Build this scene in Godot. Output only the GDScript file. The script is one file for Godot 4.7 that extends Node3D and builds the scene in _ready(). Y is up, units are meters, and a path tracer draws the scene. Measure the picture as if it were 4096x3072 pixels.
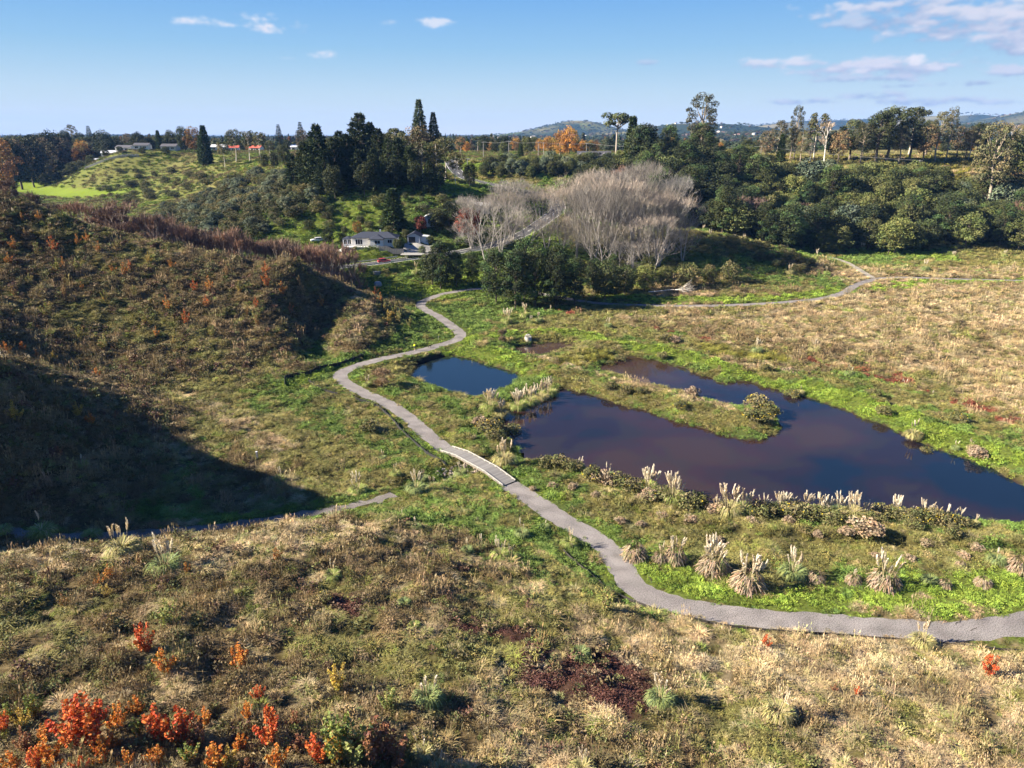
extends Node3D
# A stormwater wetland with a winding shared path, seen from the air: ponds, pampas, bush, farm plateau and far hills.

const CLOUDS := [[-21.40, 7.19, 1.62, 0.38, 0.9, 0], [-23.04, 7.08, 0.55, 0.16, 0.7, 0], [-17.63, 7.20, 1.56, 0.65, 1, 0], [-15.05, 7.22, 0.61, 0.43, 0.8, 0], [-8.52, 7.63, 0.96, 0.21, 0.45, 0], [-5.93, 7.64, 1.33, 0.40, 0.85, 0], [-15.84, 5.19, 0.98, 0.12, 0.6, 0], [-13.42, 5.38, 1.01, 0.29, 0.85, 0], [26.32, 7.75, 5.27, 1.15, 0.95, 0.5], [30.13, 6.59, 4.92, 1.31, 1, 0.55], [32.72, 5.38, 3.17, 1.21, 1, 0.6], [24.38, 7.08, 3.21, 0.74, 0.7, 0.7], [34.19, 6.77, 4.08, 1.99, 0.9, 0.5], [17.72, 4.74, 1.71, 0.44, 0.9, 0.4], [20.52, 4.71, 1.38, 0.47, 0.9, 0.35], [24.35, 4.28, 4.28, 0.72, 1, 0.55], [27.35, 4.12, 3.27, 0.64, 1, 0.5], [23.67, 3.68, 2.29, 0.31, 0.7, 0.9], [26.12, 3.56, 1.53, 0.31, 0.8, 0.8], [27.27, 4.62, 0.60, 0.49, 0.9, 0], [33.03, 3.78, 1.47, 0.39, 0.9, 0.7], [26.93, 3.12, 1.43, 0.19, 0.7, 0.9], [30.62, 3.16, 1.94, 0.24, 0.8, 0.9], [9.81, 5.02, 0.73, 0.25, 0.6, 0.9], [21.15, 2.27, 3.31, 0.26, 0.75, 0.9], [25.37, 2.57, 2.08, 0.30, 0.75, 0.9], [27.24, 2.12, 3.48, 0.35, 0.75, 0.9], [30.65, 2.23, 1.02, 0.22, 0.7, 0.9], [32.32, 2.00, 1.37, 0.19, 0.6, 0.9]]
const PATH_A := [61.1, -64.1, 54.1, -62.5, 46.8, -61.1, 40.8, -61.5, 33.9, -62.4, 26.9, -63.3, 19.8, -64.8, 16.1, -66.5, 14, -68.9, 13, -72.9, 12.2, -76.6, 10.1, -80.4, 7.1, -83.8, 3.5, -88.8, 0.9, -92.5, -0.7, -94.7]
const PATH_B := [-10.8, -106.6, -14.9, -113.2, -19.1, -120.3, -23.5, -126.5, -30, -132.7, -34.3, -137.6, -36, -140.8, -35.4, -145.1, -31.6, -151.3, -25.6, -159.4, -18.8, -167.2, -14.1, -172.9, -13.4, -178.5, -16.4, -186.3, -20.3, -194.6, -24.2, -200.9, -27.3, -207.6, -27, -213.3, -23.4, -219.2, -17.2, -223.9, -8.4, -227.6, 2.1, -228, 13.8, -222.2, 26.3, -215.2, 41.5, -212.1, 55.4, -211.2, 69.9, -213, 85.8, -217.7, 98.1, -223, 109.4, -231.7, 119, -242.8, 129.5, -251.4, 141.2, -254.9, 156.6, -252.6, 181.4, -249.5, 197.6, -245.3]
const PATH_D := [129.7, -253.7, 130.9, -264.5, 132.6, -274.9, 135, -290.3, 133.5, -300.3, 129.5, -301, 128.3, -306.8]
const TRACK := [-80, -72.5, -70, -73.5, -60, -75, -50, -76.5, -42, -78, -34, -80, -26, -84, -20, -88, -16.5, -91.5]
const POND_A := [-22.5, -148.1, -21.8, -154.5, -20.7, -159.3, -17.2, -162.3, -13.9, -162.8, -10.2, -160.8, -6, -156.4, -2.8, -153.6, 0.9, -150, 1.6, -146.6, -0.2, -142.5, -3, -139, -5.5, -135.6, -6.7, -134.6, -9.3, -135.3, -12.5, -137.5, -15.9, -140.5, -18.8, -143.3, -21, -145.8]
const POND_B := [-2.3, -115.9, -2.1, -121.1, -0.9, -126, 1.3, -130.7, 5.9, -136, 10.7, -139, 13.9, -137.5, 16.7, -134.6, 19.6, -132.1, 21.9, -129.3, 25.6, -127, 28, -123.2, 30.4, -121.7, 33.1, -119.3, 35.7, -117.3, 37.8, -114.5, 40, -113.2, 43.3, -113.2, 45.7, -115.3, 49, -118.1, 49, -120.7, 48.7, -121.9, 51.6, -126.9, 51.3, -129.4, 51, -130, 48, -130.3, 43.8, -129.5, 39.9, -132.9, 35.9, -137.1, 31.3, -140.9, 26.8, -144.1, 23.7, -148.3, 20.1, -150.8, 18.8, -152.3, 20.1, -155, 22.2, -158.3, 26.8, -161.8, 30.2, -161.3, 33.7, -159.3, 37, -155.5, 40.2, -152.3, 41, -148.7, 43.1, -147, 44.4, -142.9, 46.5, -142.9, 48.7, -144, 51.4, -143.2, 53.5, -140.8, 56.5, -137, 59.8, -133.7, 62.3, -130.3, 64.4, -126.3, 65.9, -122.8, 67.9, -119, 69.4, -114.5, 70.7, -111.1, 72.7, -107.8, 74.8, -104.5, 76.5, -100.9, 77.1, -95.7, 80.1, -89.6, 80.6, -84.8, 76.1, -84.1, 70.3, -85.8, 64.8, -85.4, 56.9, -86.1, 50.3, -87.1, 42, -87.8, 33.7, -88.9, 27.7, -90.3, 23.8, -92.5, 18.8, -95.7, 15.1, -98.1, 11.5, -101.1, 8.1, -103.2, 5, -104.8, 2.6, -107.7, 0.9, -110.7, -0.8, -113.9]
const POND_C := [1.7, -170.2, 5.7, -171.8, 10.2, -172.6, 14.2, -172, 10.6, -168.5, 7, -164.1, 5.2, -163.5, 3.1, -166.4]
const SILT_A := [-45.4, -133.9, -46.2, -138.1, -43.2, -140.6, -40, -144.6, -35.9, -150.4, -33.3, -155.4]
const SILT_B := [-41.6, -137.4, -37.6, -132.6, -33.6, -130.3]
const SILT_C := [-30, -127.8, -25.9, -125.4, -22.2, -119.7, -18.9, -113.2, -14.7, -106.4, -12.3, -103.2, -10.1, -100.7]
const BOARD := [6.4, -75.6, 7.6, -73.5, 9.1, -71.1, 11.1, -68, 13.5, -66, 16, -64.4, 19, -63.2, 22.4, -62, 27.3, -61.2, 32.3, -60.7, 36.7, -60.1, 40, -59.7, 44.2, -59, 48.7, -58.2, 53.1, -57.4]
const PAMPAS_JUNCTION := [[-4, -124.3, 4.6, 18, 0], [-2, -123.3, 3.9, 8, 2], [1.2, -128.5, 4.6, 16, 0], [3.6, -131.4, 4.6, 14, 0], [5.9, -134, 4.6, 12, 2], [7.7, -136.2, 4.6, 6, 0]]
const PAMPAS_BRIDGE := [[-1.1, -101, 4.6, 12, 2], [-8, -99.3, 2.6, 5, 0], [-11.8, -95, 2.4, 3, 0], [-13.4, -97.3, 2.1, 2, 0], [-13.8, -91.8, 3.7, 9, 0]]
const PAMPAS_BOWL := [[-34.6, -95.1, 2.5, 5, 0], [-22.2, -91.8, 3.5, 6, 0], [-17.7, -97.4, 2.2, 2, 0], [-20.6, -102.9, 1.7, 2, 0], [-29.3, -135.7, 2.5, 4, 0]]
const PAMPAS_MOUND := [[-18.8, -63.5, 2.5, 2, 0], [-10.7, -59.4, 1.7, 0, 0], [-9.2, -55.8, 1.6, 1, 0], [-14.2, -80.6, 1.5, 2, 0], [-11.9, -77.4, 1.8, 2, 0], [-5.3, -73.3, 2, 2, 0], [-3.7, -74.9, 2.1, 3, 0], [-1.3, -72.5, 2.9, 6, 0], [0, -72.2, 2.3, 3, 0], [1.3, -79, 2.5, 2, 0], [4.3, -81.7, 1.8, 1, 0], [7.2, -77.5, 2.6, 5, 0]]
const PAMPAS_ROWD := [[15, -75.1, 3.8, 0, 1], [18.1, -74.6, 2.6, 4, 1], [19.9, -74.7, 3.6, 8, 1], [24.1, -72.8, 4.6, 20, 1], [27, -69.1, 4.6, 15, 1], [33.1, -71.3, 4, 9, 0], [35.4, -70.5, 2.8, 0, 1], [39.7, -70.4, 2.2, 3, 1], [42.8, -69.5, 4.6, 7, 1], [48.3, -69.9, 2.4, 0, 0], [49.6, -69.2, 2.1, 0, 1], [54.3, -69.6, 2.4, 0, 1], [58.6, -73.9, 2.8, 1, 0], [60.5, -72.6, 3.5, 0, 1], [54.2, -73.7, 1.6, 0, 1]]
const PAMPAS_SHORE := [[10.5, -100.2, 2.7, 4, 0], [14.7, -98.1, 2.9, 2, 0], [19.9, -92.8, 4.6, 14, 0], [22.8, -89.7, 4.6, 18, 0], [29.9, -86, 4.6, 14, 2], [32, -86.6, 4.1, 8, 0], [37.4, -87.3, 3.8, 14, 0], [41, -87.7, 3.7, 9, 0], [42.5, -86.7, 3.6, 8, 0], [45.6, -87.6, 3.5, 10, 0], [46.7, -85.8, 4.3, 12, 2], [53, -86.5, 3.4, 10, 0], [57.3, -87.2, 3.1, 6, 0], [60, -86.6, 2.9, 5, 0], [61.6, -86.5, 2.7, 5, 0], [58.5, -86.8, 2.7, 5, 0], [62.3, -84, 1.8, 4, 2], [35.1, -87, 2.9, 8, 0], [39, -87.4, 2.8, 9, 0], [43.8, -87.1, 2.9, 8, 0], [48.3, -85.8, 2.8, 7, 2], [28.3, -87, 2.8, 6, 0], [25.4, -88.8, 2.6, 5, 0], [55.1, -86.6, 2.2, 5, 0]]
const PAMPAS_FRONT := [[12.7, -48.4, 3.1, 9, 0], [6.4, -54.1, 2.4, 1, 0], [5.1, -39.4, 2.3, 6, 2], [22.4, -47.1, 3.3, 6, 2], [41.4, -58.9, 3.1, 5, 2], [-6.8, -45.9, 3.1, 3, 0], [-6.5, -40.2, 2.3, 2, 2], [-3.6, -38.7, 1.8, 3, 2], [-5.1, -38.4, 1.8, 2, 2]]
const PAMPAS_TRACKSIDE := [[-42.8, -67.6, 4.6, 4, 2], [-36.4, -64.2, 4.5, 8, 0], [-56.8, -75.1, 4.1, 1, 0], [-51.4, -75.9, 2.8, 0, 0], [-60.8, -74.2, 2.7, 0, 0], [-31.4, -71.8, 2.1, 1, 0]]
const PAMPAS_SHADE := [[-59.3, -88.7, 2.4, 1, 0], [-80.5, -107.5, 2.2, 4, 0], [-83.8, -117.8, 1.9, 5, 0]]
const PAMPAS_WET := [[-1.2, -189, 4.6, 12, 0], [3.7, -196.2, 4.4, 8, 0], [5.1, -189.3, 3, 3, 0], [7.5, -190.9, 3.2, 4, 0], [11.2, -204, 2.1, 3, 0], [26, -186.2, 3.1, 5, 0], [42.9, -174.5, 1.8, 3, 0], [58.9, -163.5, 3.8, 10, 0], [22.5, -195.6, 1.7, 2, 0], [72.8, -163.7, 3.8, 6, 2], [73.1, -146, 2.7, 3, 0], [81.2, -138.7, 2.1, 2, 0], [83.9, -133, 1.4, 2, 0], [69.9, -113.7, 3.8, 2, 2], [74.1, -108.4, 1.9, 2, 0], [76.3, -108, 1.9, 3, 2], [58.5, -135.8, 2.8, 1, 2]]
const PAMPAS_BACK := [[119.1, -278.7, 4.6, 5, 0], [98.8, -251.4, 4.1, 6, 2], [113.9, -256.1, 3, 3, 0], [153.4, -313.4, 4.3, 8, 0], [183.9, -296.7, 3, 10, 0], [156.3, -267.9, 4.6, 4, 0], [205.9, -298.1, 3.2, 4, 0], [187.1, -272.8, 2.3, 3, 0], [122.1, -320.6, 3.7, 2, 0], [61.2, -324.9, 4.5, 10, 0], [60.4, -281.4, 2.8, 6, 0], [76.7, -278.3, 3.2, 10, 0], [83.4, -315.4, 3.6, 6, 0], [87.4, -283, 2.4, 5, 0], [93.2, -288.6, 2.7, 6, 2], [-31.7, -234.7, 4.6, 4, 0]]
const PAMPAS_RIDGE := [[-126.8, -184.6, 2.1, 5, 0], [-126, -195, 1.3, 4, 0], [-119, -186.9, 2, 4, 0], [-113, -195, 1.6, 4, 0], [-93.6, -195, 1.7, 4, 0], [-99.4, -247.2, 2.5, 8, 0], [-109.2, -187.2, 2.2, 0, 0]]
const SAPLINGS_FRONT := [[-32, -50.8, 3.2, 0], [-29.1, -48.4, 2.6, 1], [-23.7, -50.3, 2.7, 1], [-31.9, -55, 3.2, 3], [-36.5, -41.6, 2, 2], [-37.2, -40.7, 2.1, 0], [-36.5, -42.9, 2.6, 5], [-31, -39, 4.3, 0], [-29.8, -39.1, 4.9, 0], [-31.3, -42.4, 2.4, 0], [-29.1, -41.2, 2.6, 1], [-28.8, -43.2, 2, 1], [-25.4, -40.1, 3.6, 0], [-23.9, -40.1, 3.6, 0], [-22.6, -40, 2.6, 4], [-20.5, -37.8, 2.6, 1], [-19.6, -37.7, 2.5, 2], [-17.6, -40.1, 3.4, 0], [-20.1, -44.9, 1.7, 0], [-12.1, -38.1, 4.6, 5], [-10.9, -38.1, 4, 3], [-9.5, -38.2, 4.2, 4], [-8.3, -38.5, 3.6, 4], [-16.1, -37.6, 2.5, 1], [-32.2, -36.8, 2.2, 0], [-33.7, -36.6, 2, 1], [-30.9, -36.7, 1.8, 1], [-26.1, -36.9, 1.8, 1], [-24.7, -37, 1.6, 1], [-29.1, -36.7, 1.6, 0], [-14.3, -46.6, 2.6, 2], [-9.7, -44.8, 2.7, 3], [-18.3, -37.4, 1.7, 4], [-28.2, -37.7, 2.5, 1], [-32.2, -38, 2.7, 1], [-34.5, -38.9, 2.3, 4], [-27.2, -40.4, 2, 5], [-22.5, -38, 2.1, 5], [-33.5, -41.8, 2, 4], [-15.3, -39.6, 1.9, 4], [-13.5, -38.1, 2.7, 0], [-37.9, -42.2, 1.8, 5], [-28.5, -39.2, 1.9, 1], [-33.9, -40.1, 1.7, 1], [-24.5, -37.9, 1.9, 1], [-23.2, -42.2, 1.8, 1], [-19.6, -39.6, 1.9, 1], [-19.9, -42.3, 1.8, 1], [-16.4, -42, 1.6, 4], [-32.9, -43.2, 1.6, 1]]
const SAPLINGS_MOUND := [[-25, -65.2, 1.8, 1], [-25.4, -67.8, 1.5, 3], [-41.2, -62.1, 2.1, 1], [-41.7, -61.2, 1.7, 1], [-40.3, -59.9, 1.6, 2], [-46.8, -59.9, 2.1, 3], [9.8, -62.5, 3.2, 3], [-8.9, -66.1, 1.8, 3], [-7.2, -68.1, 1.8, 3], [-43.4, -57.9, 1.9, 4], [-39.7, -65.1, 1.8, 4], [-33.7, -63.1, 1.6, 1]]
const SAPLINGS_RIGHT := [[25.2, -58, 1.7, 0], [44.6, -53.8, 2.5, 0], [28.9, -51.1, 1.2, 4], [30.9, -50.8, 1.4, 0]]
const SAPLINGS_SPUR := [[-120.9, -173.5, 3.7, 1], [-113.8, -177.5, 3.8, 0], [-110.3, -181.8, 3.1, 1], [-108.8, -183.7, 3.2, 1], [-108.2, -171.2, 3.3, 1], [-120.7, -178.5, 2.7, 4], [-121.6, -186.3, 2.8, 1], [-124.5, -184.3, 2.5, 1], [-208.8, -357.2, 6.1, 0], [-187.2, -333.3, 5.1, 0], [-161.5, -307.5, 4.1, 2], [-168.6, -311.9, 4.2, 2], [-138.1, -282.7, 3.3, 1], [-91.1, -178.2, 3.1, 2], [-108.5, -169, 3.6, 5], [-104.5, -170.4, 3.6, 3], [-94.5, -172.5, 3.7, 1], [-94.2, -174.8, 2.7, 0], [-97.9, -173.6, 2.4, 1], [-76.9, -170.1, 3.3, 0], [-73.4, -170.3, 4.5, 1], [-79.9, -161.2, 3.7, 1], [-71.5, -163.3, 3.2, 0], [-74.1, -157.2, 3.9, 0], [-60.8, -174.1, 4, 0], [-82.5, -155.2, 3.4, 5], [-100.8, -164.5, 2.3, 1], [-73.6, -148.8, 2.1, 2], [-69.4, -145.7, 2.6, 3], [-66.7, -152.6, 3.4, 3], [-78.3, -151.2, 2.7, 1], [-61.6, -161.9, 2.6, 4], [-58.6, -159, 2.9, 4], [-101.8, -152, 4.2, 3], [-92.3, -146.7, 3.5, 3], [-85.9, -144.2, 3.8, 3], [-56.9, -173.6, 4.1, 1], [-49.4, -180.3, 3.6, 1], [-35.8, -189.6, 3.7, 1], [-40.5, -207.2, 3.7, 0], [-43.9, -213, 3.3, 4], [-31.7, -177.8, 4.3, 2], [-47.5, -218.1, 3.4, 1], [-62.5, -179.3, 3.5, 0], [-60.4, -164.6, 2.9, 0], [-54.5, -171, 2.7, 0], [-59.1, -160, 3.5, 3], [-115.8, -174.2, 3.4, 5], [-118.6, -167.6, 2.9, 1], [-103.8, -179.7, 3.1, 1], [-101.1, -183.1, 2.8, 5], [-85, -177.2, 2.8, 1], [-71.3, -176.6, 2.8, 4], [-66, -169.8, 3, 5], [-54.7, -181.1, 2.8, 4], [-50.5, -173.2, 2.7, 4], [-67, -161.7, 2.6, 3], [-89.1, -165.2, 3.2, 3], [-94.6, -162.2, 2.9, 5], [-103.1, -161.3, 2.9, 4], [-111.6, -162.9, 3.2, 3], [-111.5, -156.9, 2.5, 4], [-29.6, -182.3, 4, 3], [-31.2, -184.7, 3.7, 5], [-26.7, -180.3, 3.2, 3], [-34, -185.6, 3.7, 5]]
const SAPLINGS_SHADE := [[-93, -129.7, 2.4, 1], [-88.9, -131.7, 2.1, 2], [-79.8, -129.6, 2, 1], [-64.1, -100.1, 2.3, 1], [-67.9, -90.2, 3.2, 2], [-66.3, -100.9, 2.5, 2], [-61.7, -88.3, 1.9, 4], [-91, -130, 1.8, 1], [-91, -122.5, 2.5, 1], [-63.1, -105, 2, 4]]
const GORSE := [[5.2, -100.7, 2.1], [7.5, -100.3, 2.7], [9.4, -99.3, 2.4], [12.1, -96, 3], [13.9, -95.1, 2.7], [16, -94.2, 2.9], [17.6, -92.8, 2.5], [19.7, -90.3, 2.2], [21.1, -90, 2.6], [24.9, -88, 3.1], [26.4, -88.4, 2.6], [28, -86.3, 2.2], [34, -85.7, 2.9], [35.8, -86, 2.2], [38.6, -85.4, 2.9], [40.4, -84.7, 2.8], [42.4, -83, 2.4], [44.3, -84.3, 2.1], [45.6, -79.8, 3], [48.9, -84.1, 2.1], [51.2, -86.1, 2.7], [53.3, -84.7, 2.7], [55, -84.3, 2.8], [56.9, -83.9, 2.8], [58.3, -83.6, 2.5], [60.1, -83.2, 1.9], [52.6, -82.1, 2.1], [56.3, -79.5, 2], [-0.4, -117.2, 2.8], [-3.9, -114.8, 3.2], [-5.7, -117.1, 2.3], [-2.7, -110.5, 2.7], [20, -136.5, 2.4], [22.8, -134.3, 2.4], [25.7, -133.7, 1.8], [31.9, -125.6, 2.2], [46.7, -125.8, 3.7], [48.2, -123.2, 2.9], [44.2, -119.5, 3.1], [25.4, -159.9, 2.5], [22.7, -156.9, 1.8], [35.3, -159.2, 2.5], [38.7, -173.2, 2.7], [41, -172.1, 2.3], [36.3, -133.9, 2.6], [55.4, -147.4, 2.3], [60, -146.5, 2.3], [56.9, -135.4, 2.4], [69.2, -123.2, 2.5], [71.8, -132.6, 2.4], [70.4, -113.3, 1.6], [69.7, -109, 2], [76, -105.5, 2.4], [81.1, -119.6, 2.4], [77.1, -154.5, 2.4], [-24.5, -112.8, 2.7], [-18.6, -59.4, 1.3], [54.9, -152.8, 2.4], [5.9, -93.3, 1.2, 1], [8.8, -92.5, 1.3, 1], [18.1, -89.5, 1.3, 1], [17.1, -83, 1, 1], [23.9, -83.6, 1.3, 1], [36.8, -83.2, 1.4, 1], [31.7, -82.9, 1.3, 1], [43, -79.9, 1.4, 1], [52.4, -78.3, 1.3, 1], [55.5, -75.4, 1.3, 1], [48.8, -75, 1.2, 1], [58, -77.1, 1.3, 1], [14.5, -83.7, 1.1, 1], [11.9, -90.4, 1.2, 1], [3, -92.5, 1, 1], [39.5, -79.9, 1.2, 1], [26.7, -79.3, 1.2, 1], [44.9, -75.7, 1.1, 1], [20.4, -84.8, 1.2, 1]]
const STROKES := [
	[2, 16, 150.1, -203.4, 116.2, -194.5, 96, -181.7, 106.3, -155.4, 101, -131.2],
	[2, 12, 65.4, -189.4, 102.5, -210.8, 142.3, -227.3, 170.9, -234.1],
	[7, 7, 124.7, -210, 133.8, -200.2, 140.2, -188.8],
	[5, 8, 37.9, -189.4, 56.3, -181.7, 70, -165.6, 86.2, -161.3],
	[2, 5, 32.3, -197.7, 49.5, -194.8, 68.9, -200.5],
	[6, 6, 18.2, -200.4, 36, -179.1, 51.8, -165.6, 61.1, -157.5],
	[3, 1.6, 36, -188.1, 37.3, -186.2, 41.8, -181.6],
	[3, 1.5, 15.5, -203.4, 19.7, -200.5],
	[3, 2.2, 76.9, -150.8, 81.1, -143.1, 83.3, -139.2, 86.4, -131.1, 89.3, -127.8, 90.4, -122, 93.2, -119.7],
	[3, 2, 67.5, -157.4, 70.9, -154.5],
	[3, 1.5, 48.1, -178, 50.5, -174.4],
	[8, 5, 11.5, -154.7, 16.3, -156.7, 20.8, -160.7],
	[8, 4, 49.3, -167.7, 55.9, -159.5, 64, -157.5],
	[0, 4.5, -11.8, -171.1, 0.1, -179.7, 13.2, -179.2, 22.3, -173.7, 31, -168.4, 36.1, -163.3],
	[0, 4, 36.1, -163.3, 45.3, -152.7, 53.4, -143.2, 63.5, -135.4, 69, -125.8, 73.2, -116.1, 76.8, -107.6, 80.4, -100.9],
	[0, 4, -11.9, -164.1, -2.8, -160.1, 3, -154.5, 7.2, -147.5],
	[6, 4, 7.3, -149.2, 15.7, -139.5, 22.7, -133.6, 31.2, -126.9, 38.7, -119.5, 45.2, -118.4],
	[2, 1.6, 5.9, -158.3, 16.4, -145.9, 25.9, -138.1, 34.6, -131, 42.5, -124.5],
	[1, 7, -17.8, -136.5, -9.2, -123, -4.1, -108.5],
	[1, 6, 1.2, -97.3, 7.2, -89.6, 13.3, -82.4, 17.4, -77.8],
	[6, 6, 15.6, -86.5, 24.7, -81.7, 36.3, -77.5, 47.9, -75.7, 63, -75.4],
	[6, 5, 31.3, -81.8, 46.2, -78.5, 63.1, -80.1],
	[0, 5.2, 16.1, -70.4, 21.3, -68.1, 26.6, -66.8, 34.3, -65.4, 42.5, -65.4, 57.3, -67.1, 63.3, -67.5],
	[0, 3, 48.8, -60.2, 52.9, -60.8, 57.2, -61.2],
	[1, 6, -10.7, -90.6, -3.3, -84.6, 1.6, -77.4, 5.9, -71.7, 8.6, -68.7],
	[1, 5, -21.6, -101.8, -19.1, -111.2, -11.4, -98.3],
	[1, 6, -44.4, -132, -36.5, -121, -27.4, -110.5],
	[6, 12, -58.5, -130.6, -47.7, -114.1, -38.2, -104.5, -30.3, -97.2],
	[0, 2.5, -45.1, -134.6, -39.8, -143.4, -33.6, -152.8],
	[2, 2, -65.1, -129.2, -54.6, -120.5, -44.5, -111, -37.4, -104.6],
	[5, 8, -82.2, -126.6, -62.5, -106, -47.6, -98.3, -38.1, -92.4],
	[6, 5, -38.9, -65.6, -31.8, -68.2, -21.6, -71.6, -17.2, -78.5],
	[7, 5, -55.7, -66.4, -46.9, -65.5, -37.5, -65.6, -29.4, -69.2, -19.4, -74.5, -13.8, -72.6],
	[5, 10, -45, -54.6, -37.1, -57, -28.3, -59, -18.6, -59.4, -9.1, -63],
	[6, 6, -45, -54.6, -40.4, -52.7, -33.3, -49.8, -38.9, -52],
	[5, 9, -40.3, -44.5, -31.5, -46.4, -22.1, -48.4, -12.3, -52.2],
	[5, 9, -35, -37.1, -22.4, -39.5, -10.5, -42.9, -4.5, -39.4],
	[6, 6, -14.9, -53.9, -7.7, -50.9, -2.3, -55.2, 1.3, -59],
	[6, 5, 5.4, -64.1, 9.2, -62.4, 14, -59.9, 19.1, -59.7],
	[2, 9, 10.5, -53.7, 20.9, -57.2, 31.1, -57.8, 39.9, -55.8, 49.5, -55.8],
	[7, 9, 13.7, -47.1, 24.2, -52.7, 32.3, -50.3, 44.4, -48.7],
	[2, 9, 4.8, -41.6, 15, -44.3, 26.9, -43.8, 40.2, -42.8],
	[6, 4, 13.5, -46.1, 17.4, -45.4, 21, -44],
	[6, 4, 18.8, -43.4, 21.2, -42],
	[5, 4, 2.9, -42.8, 8.7, -42.1, 13.5, -42.1],
	[4, 5, 4.5, -50.8, 6.7, -50.4, 8.7, -49.4],
	[4, 3, 1.6, -50.3, 4.4, -49.4, 10.1, -48.3],
	[3, 2, 4.2, -46.4, 5.8, -46.4],
	[4, 1.8, -17.7, -59.1, -15.3, -58.1],
	[4, 2, -4.8, -56.8, -1.2, -56.7, 0.8, -55.4],
	[4, 1.5, -1.2, -59.3, 0.3, -60.6],
	[4, 2, -2.2, -51.8, -1.3, -51.3],
	[3, 1.2, -77.4, -133.8, -74.2, -132.1],
	[3, 1.4, -54.8, -133.6, -52.8, -135.1],
	[3, 1, -53, -148.8, -51.3, -148.6],
	[5, 14, -114, -165.2, -95.6, -161.9, -78, -160.6, -60.8, -160],
	[6, 6, -96.1, -157.1, -81.5, -155.2, -64.8, -147.5],
	[2, 2.2, -298.5, -441.7, -120.6, -199.5, -103.6, -191.5, -86.5, -189.3, -100.1, -246.9, -82.1, -244.5, -61.8, -232.6, -45.7, -194.7, -39.8, -185.6, -37.9, -177.1, -38.9, -165.2, -40.2, -157.5],
	[2, 3, -38.2, -183.8, -37.6, -173.5, -39.2, -160.7],
	[0, 6, -48.4, -227.6, -35.9, -224.7, -24.3, -229.9, -12.2, -233],
	[1, 6, -45.5, -234.8, -28.7, -232.9],
	[0, 4, 28, -222.6, 50.9, -218, 75.2, -220.7, 97.8, -227.8, 108.9, -238.5],
	[1, 8, 75.1, -249.4, 90.9, -243.5, 110, -247.6],
	[5, 5, 103.7, -267.7, 115.7, -261.6],
	[0, 6, 152.3, -310, 173.4, -309, 180.2, -292.6],
	[2, 8, 119.3, -270.5, 142.9, -269.4, 173.7, -265.3, 195.2, -269.8],
	[0, 4, 121.9, -235.4, 144.4, -246.1, 182, -250.4],
	[0, 7, -84.1, -269.8, -71.2, -275, -58.2, -282.4, -44.9, -293.1],
	[0, 6, -65.8, -250.9, -47.1, -244.6, -30.6, -251.1],
	[1, 7, -45.7, -299.3, -25.2, -297.9, -55, -293.4]]
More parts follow.
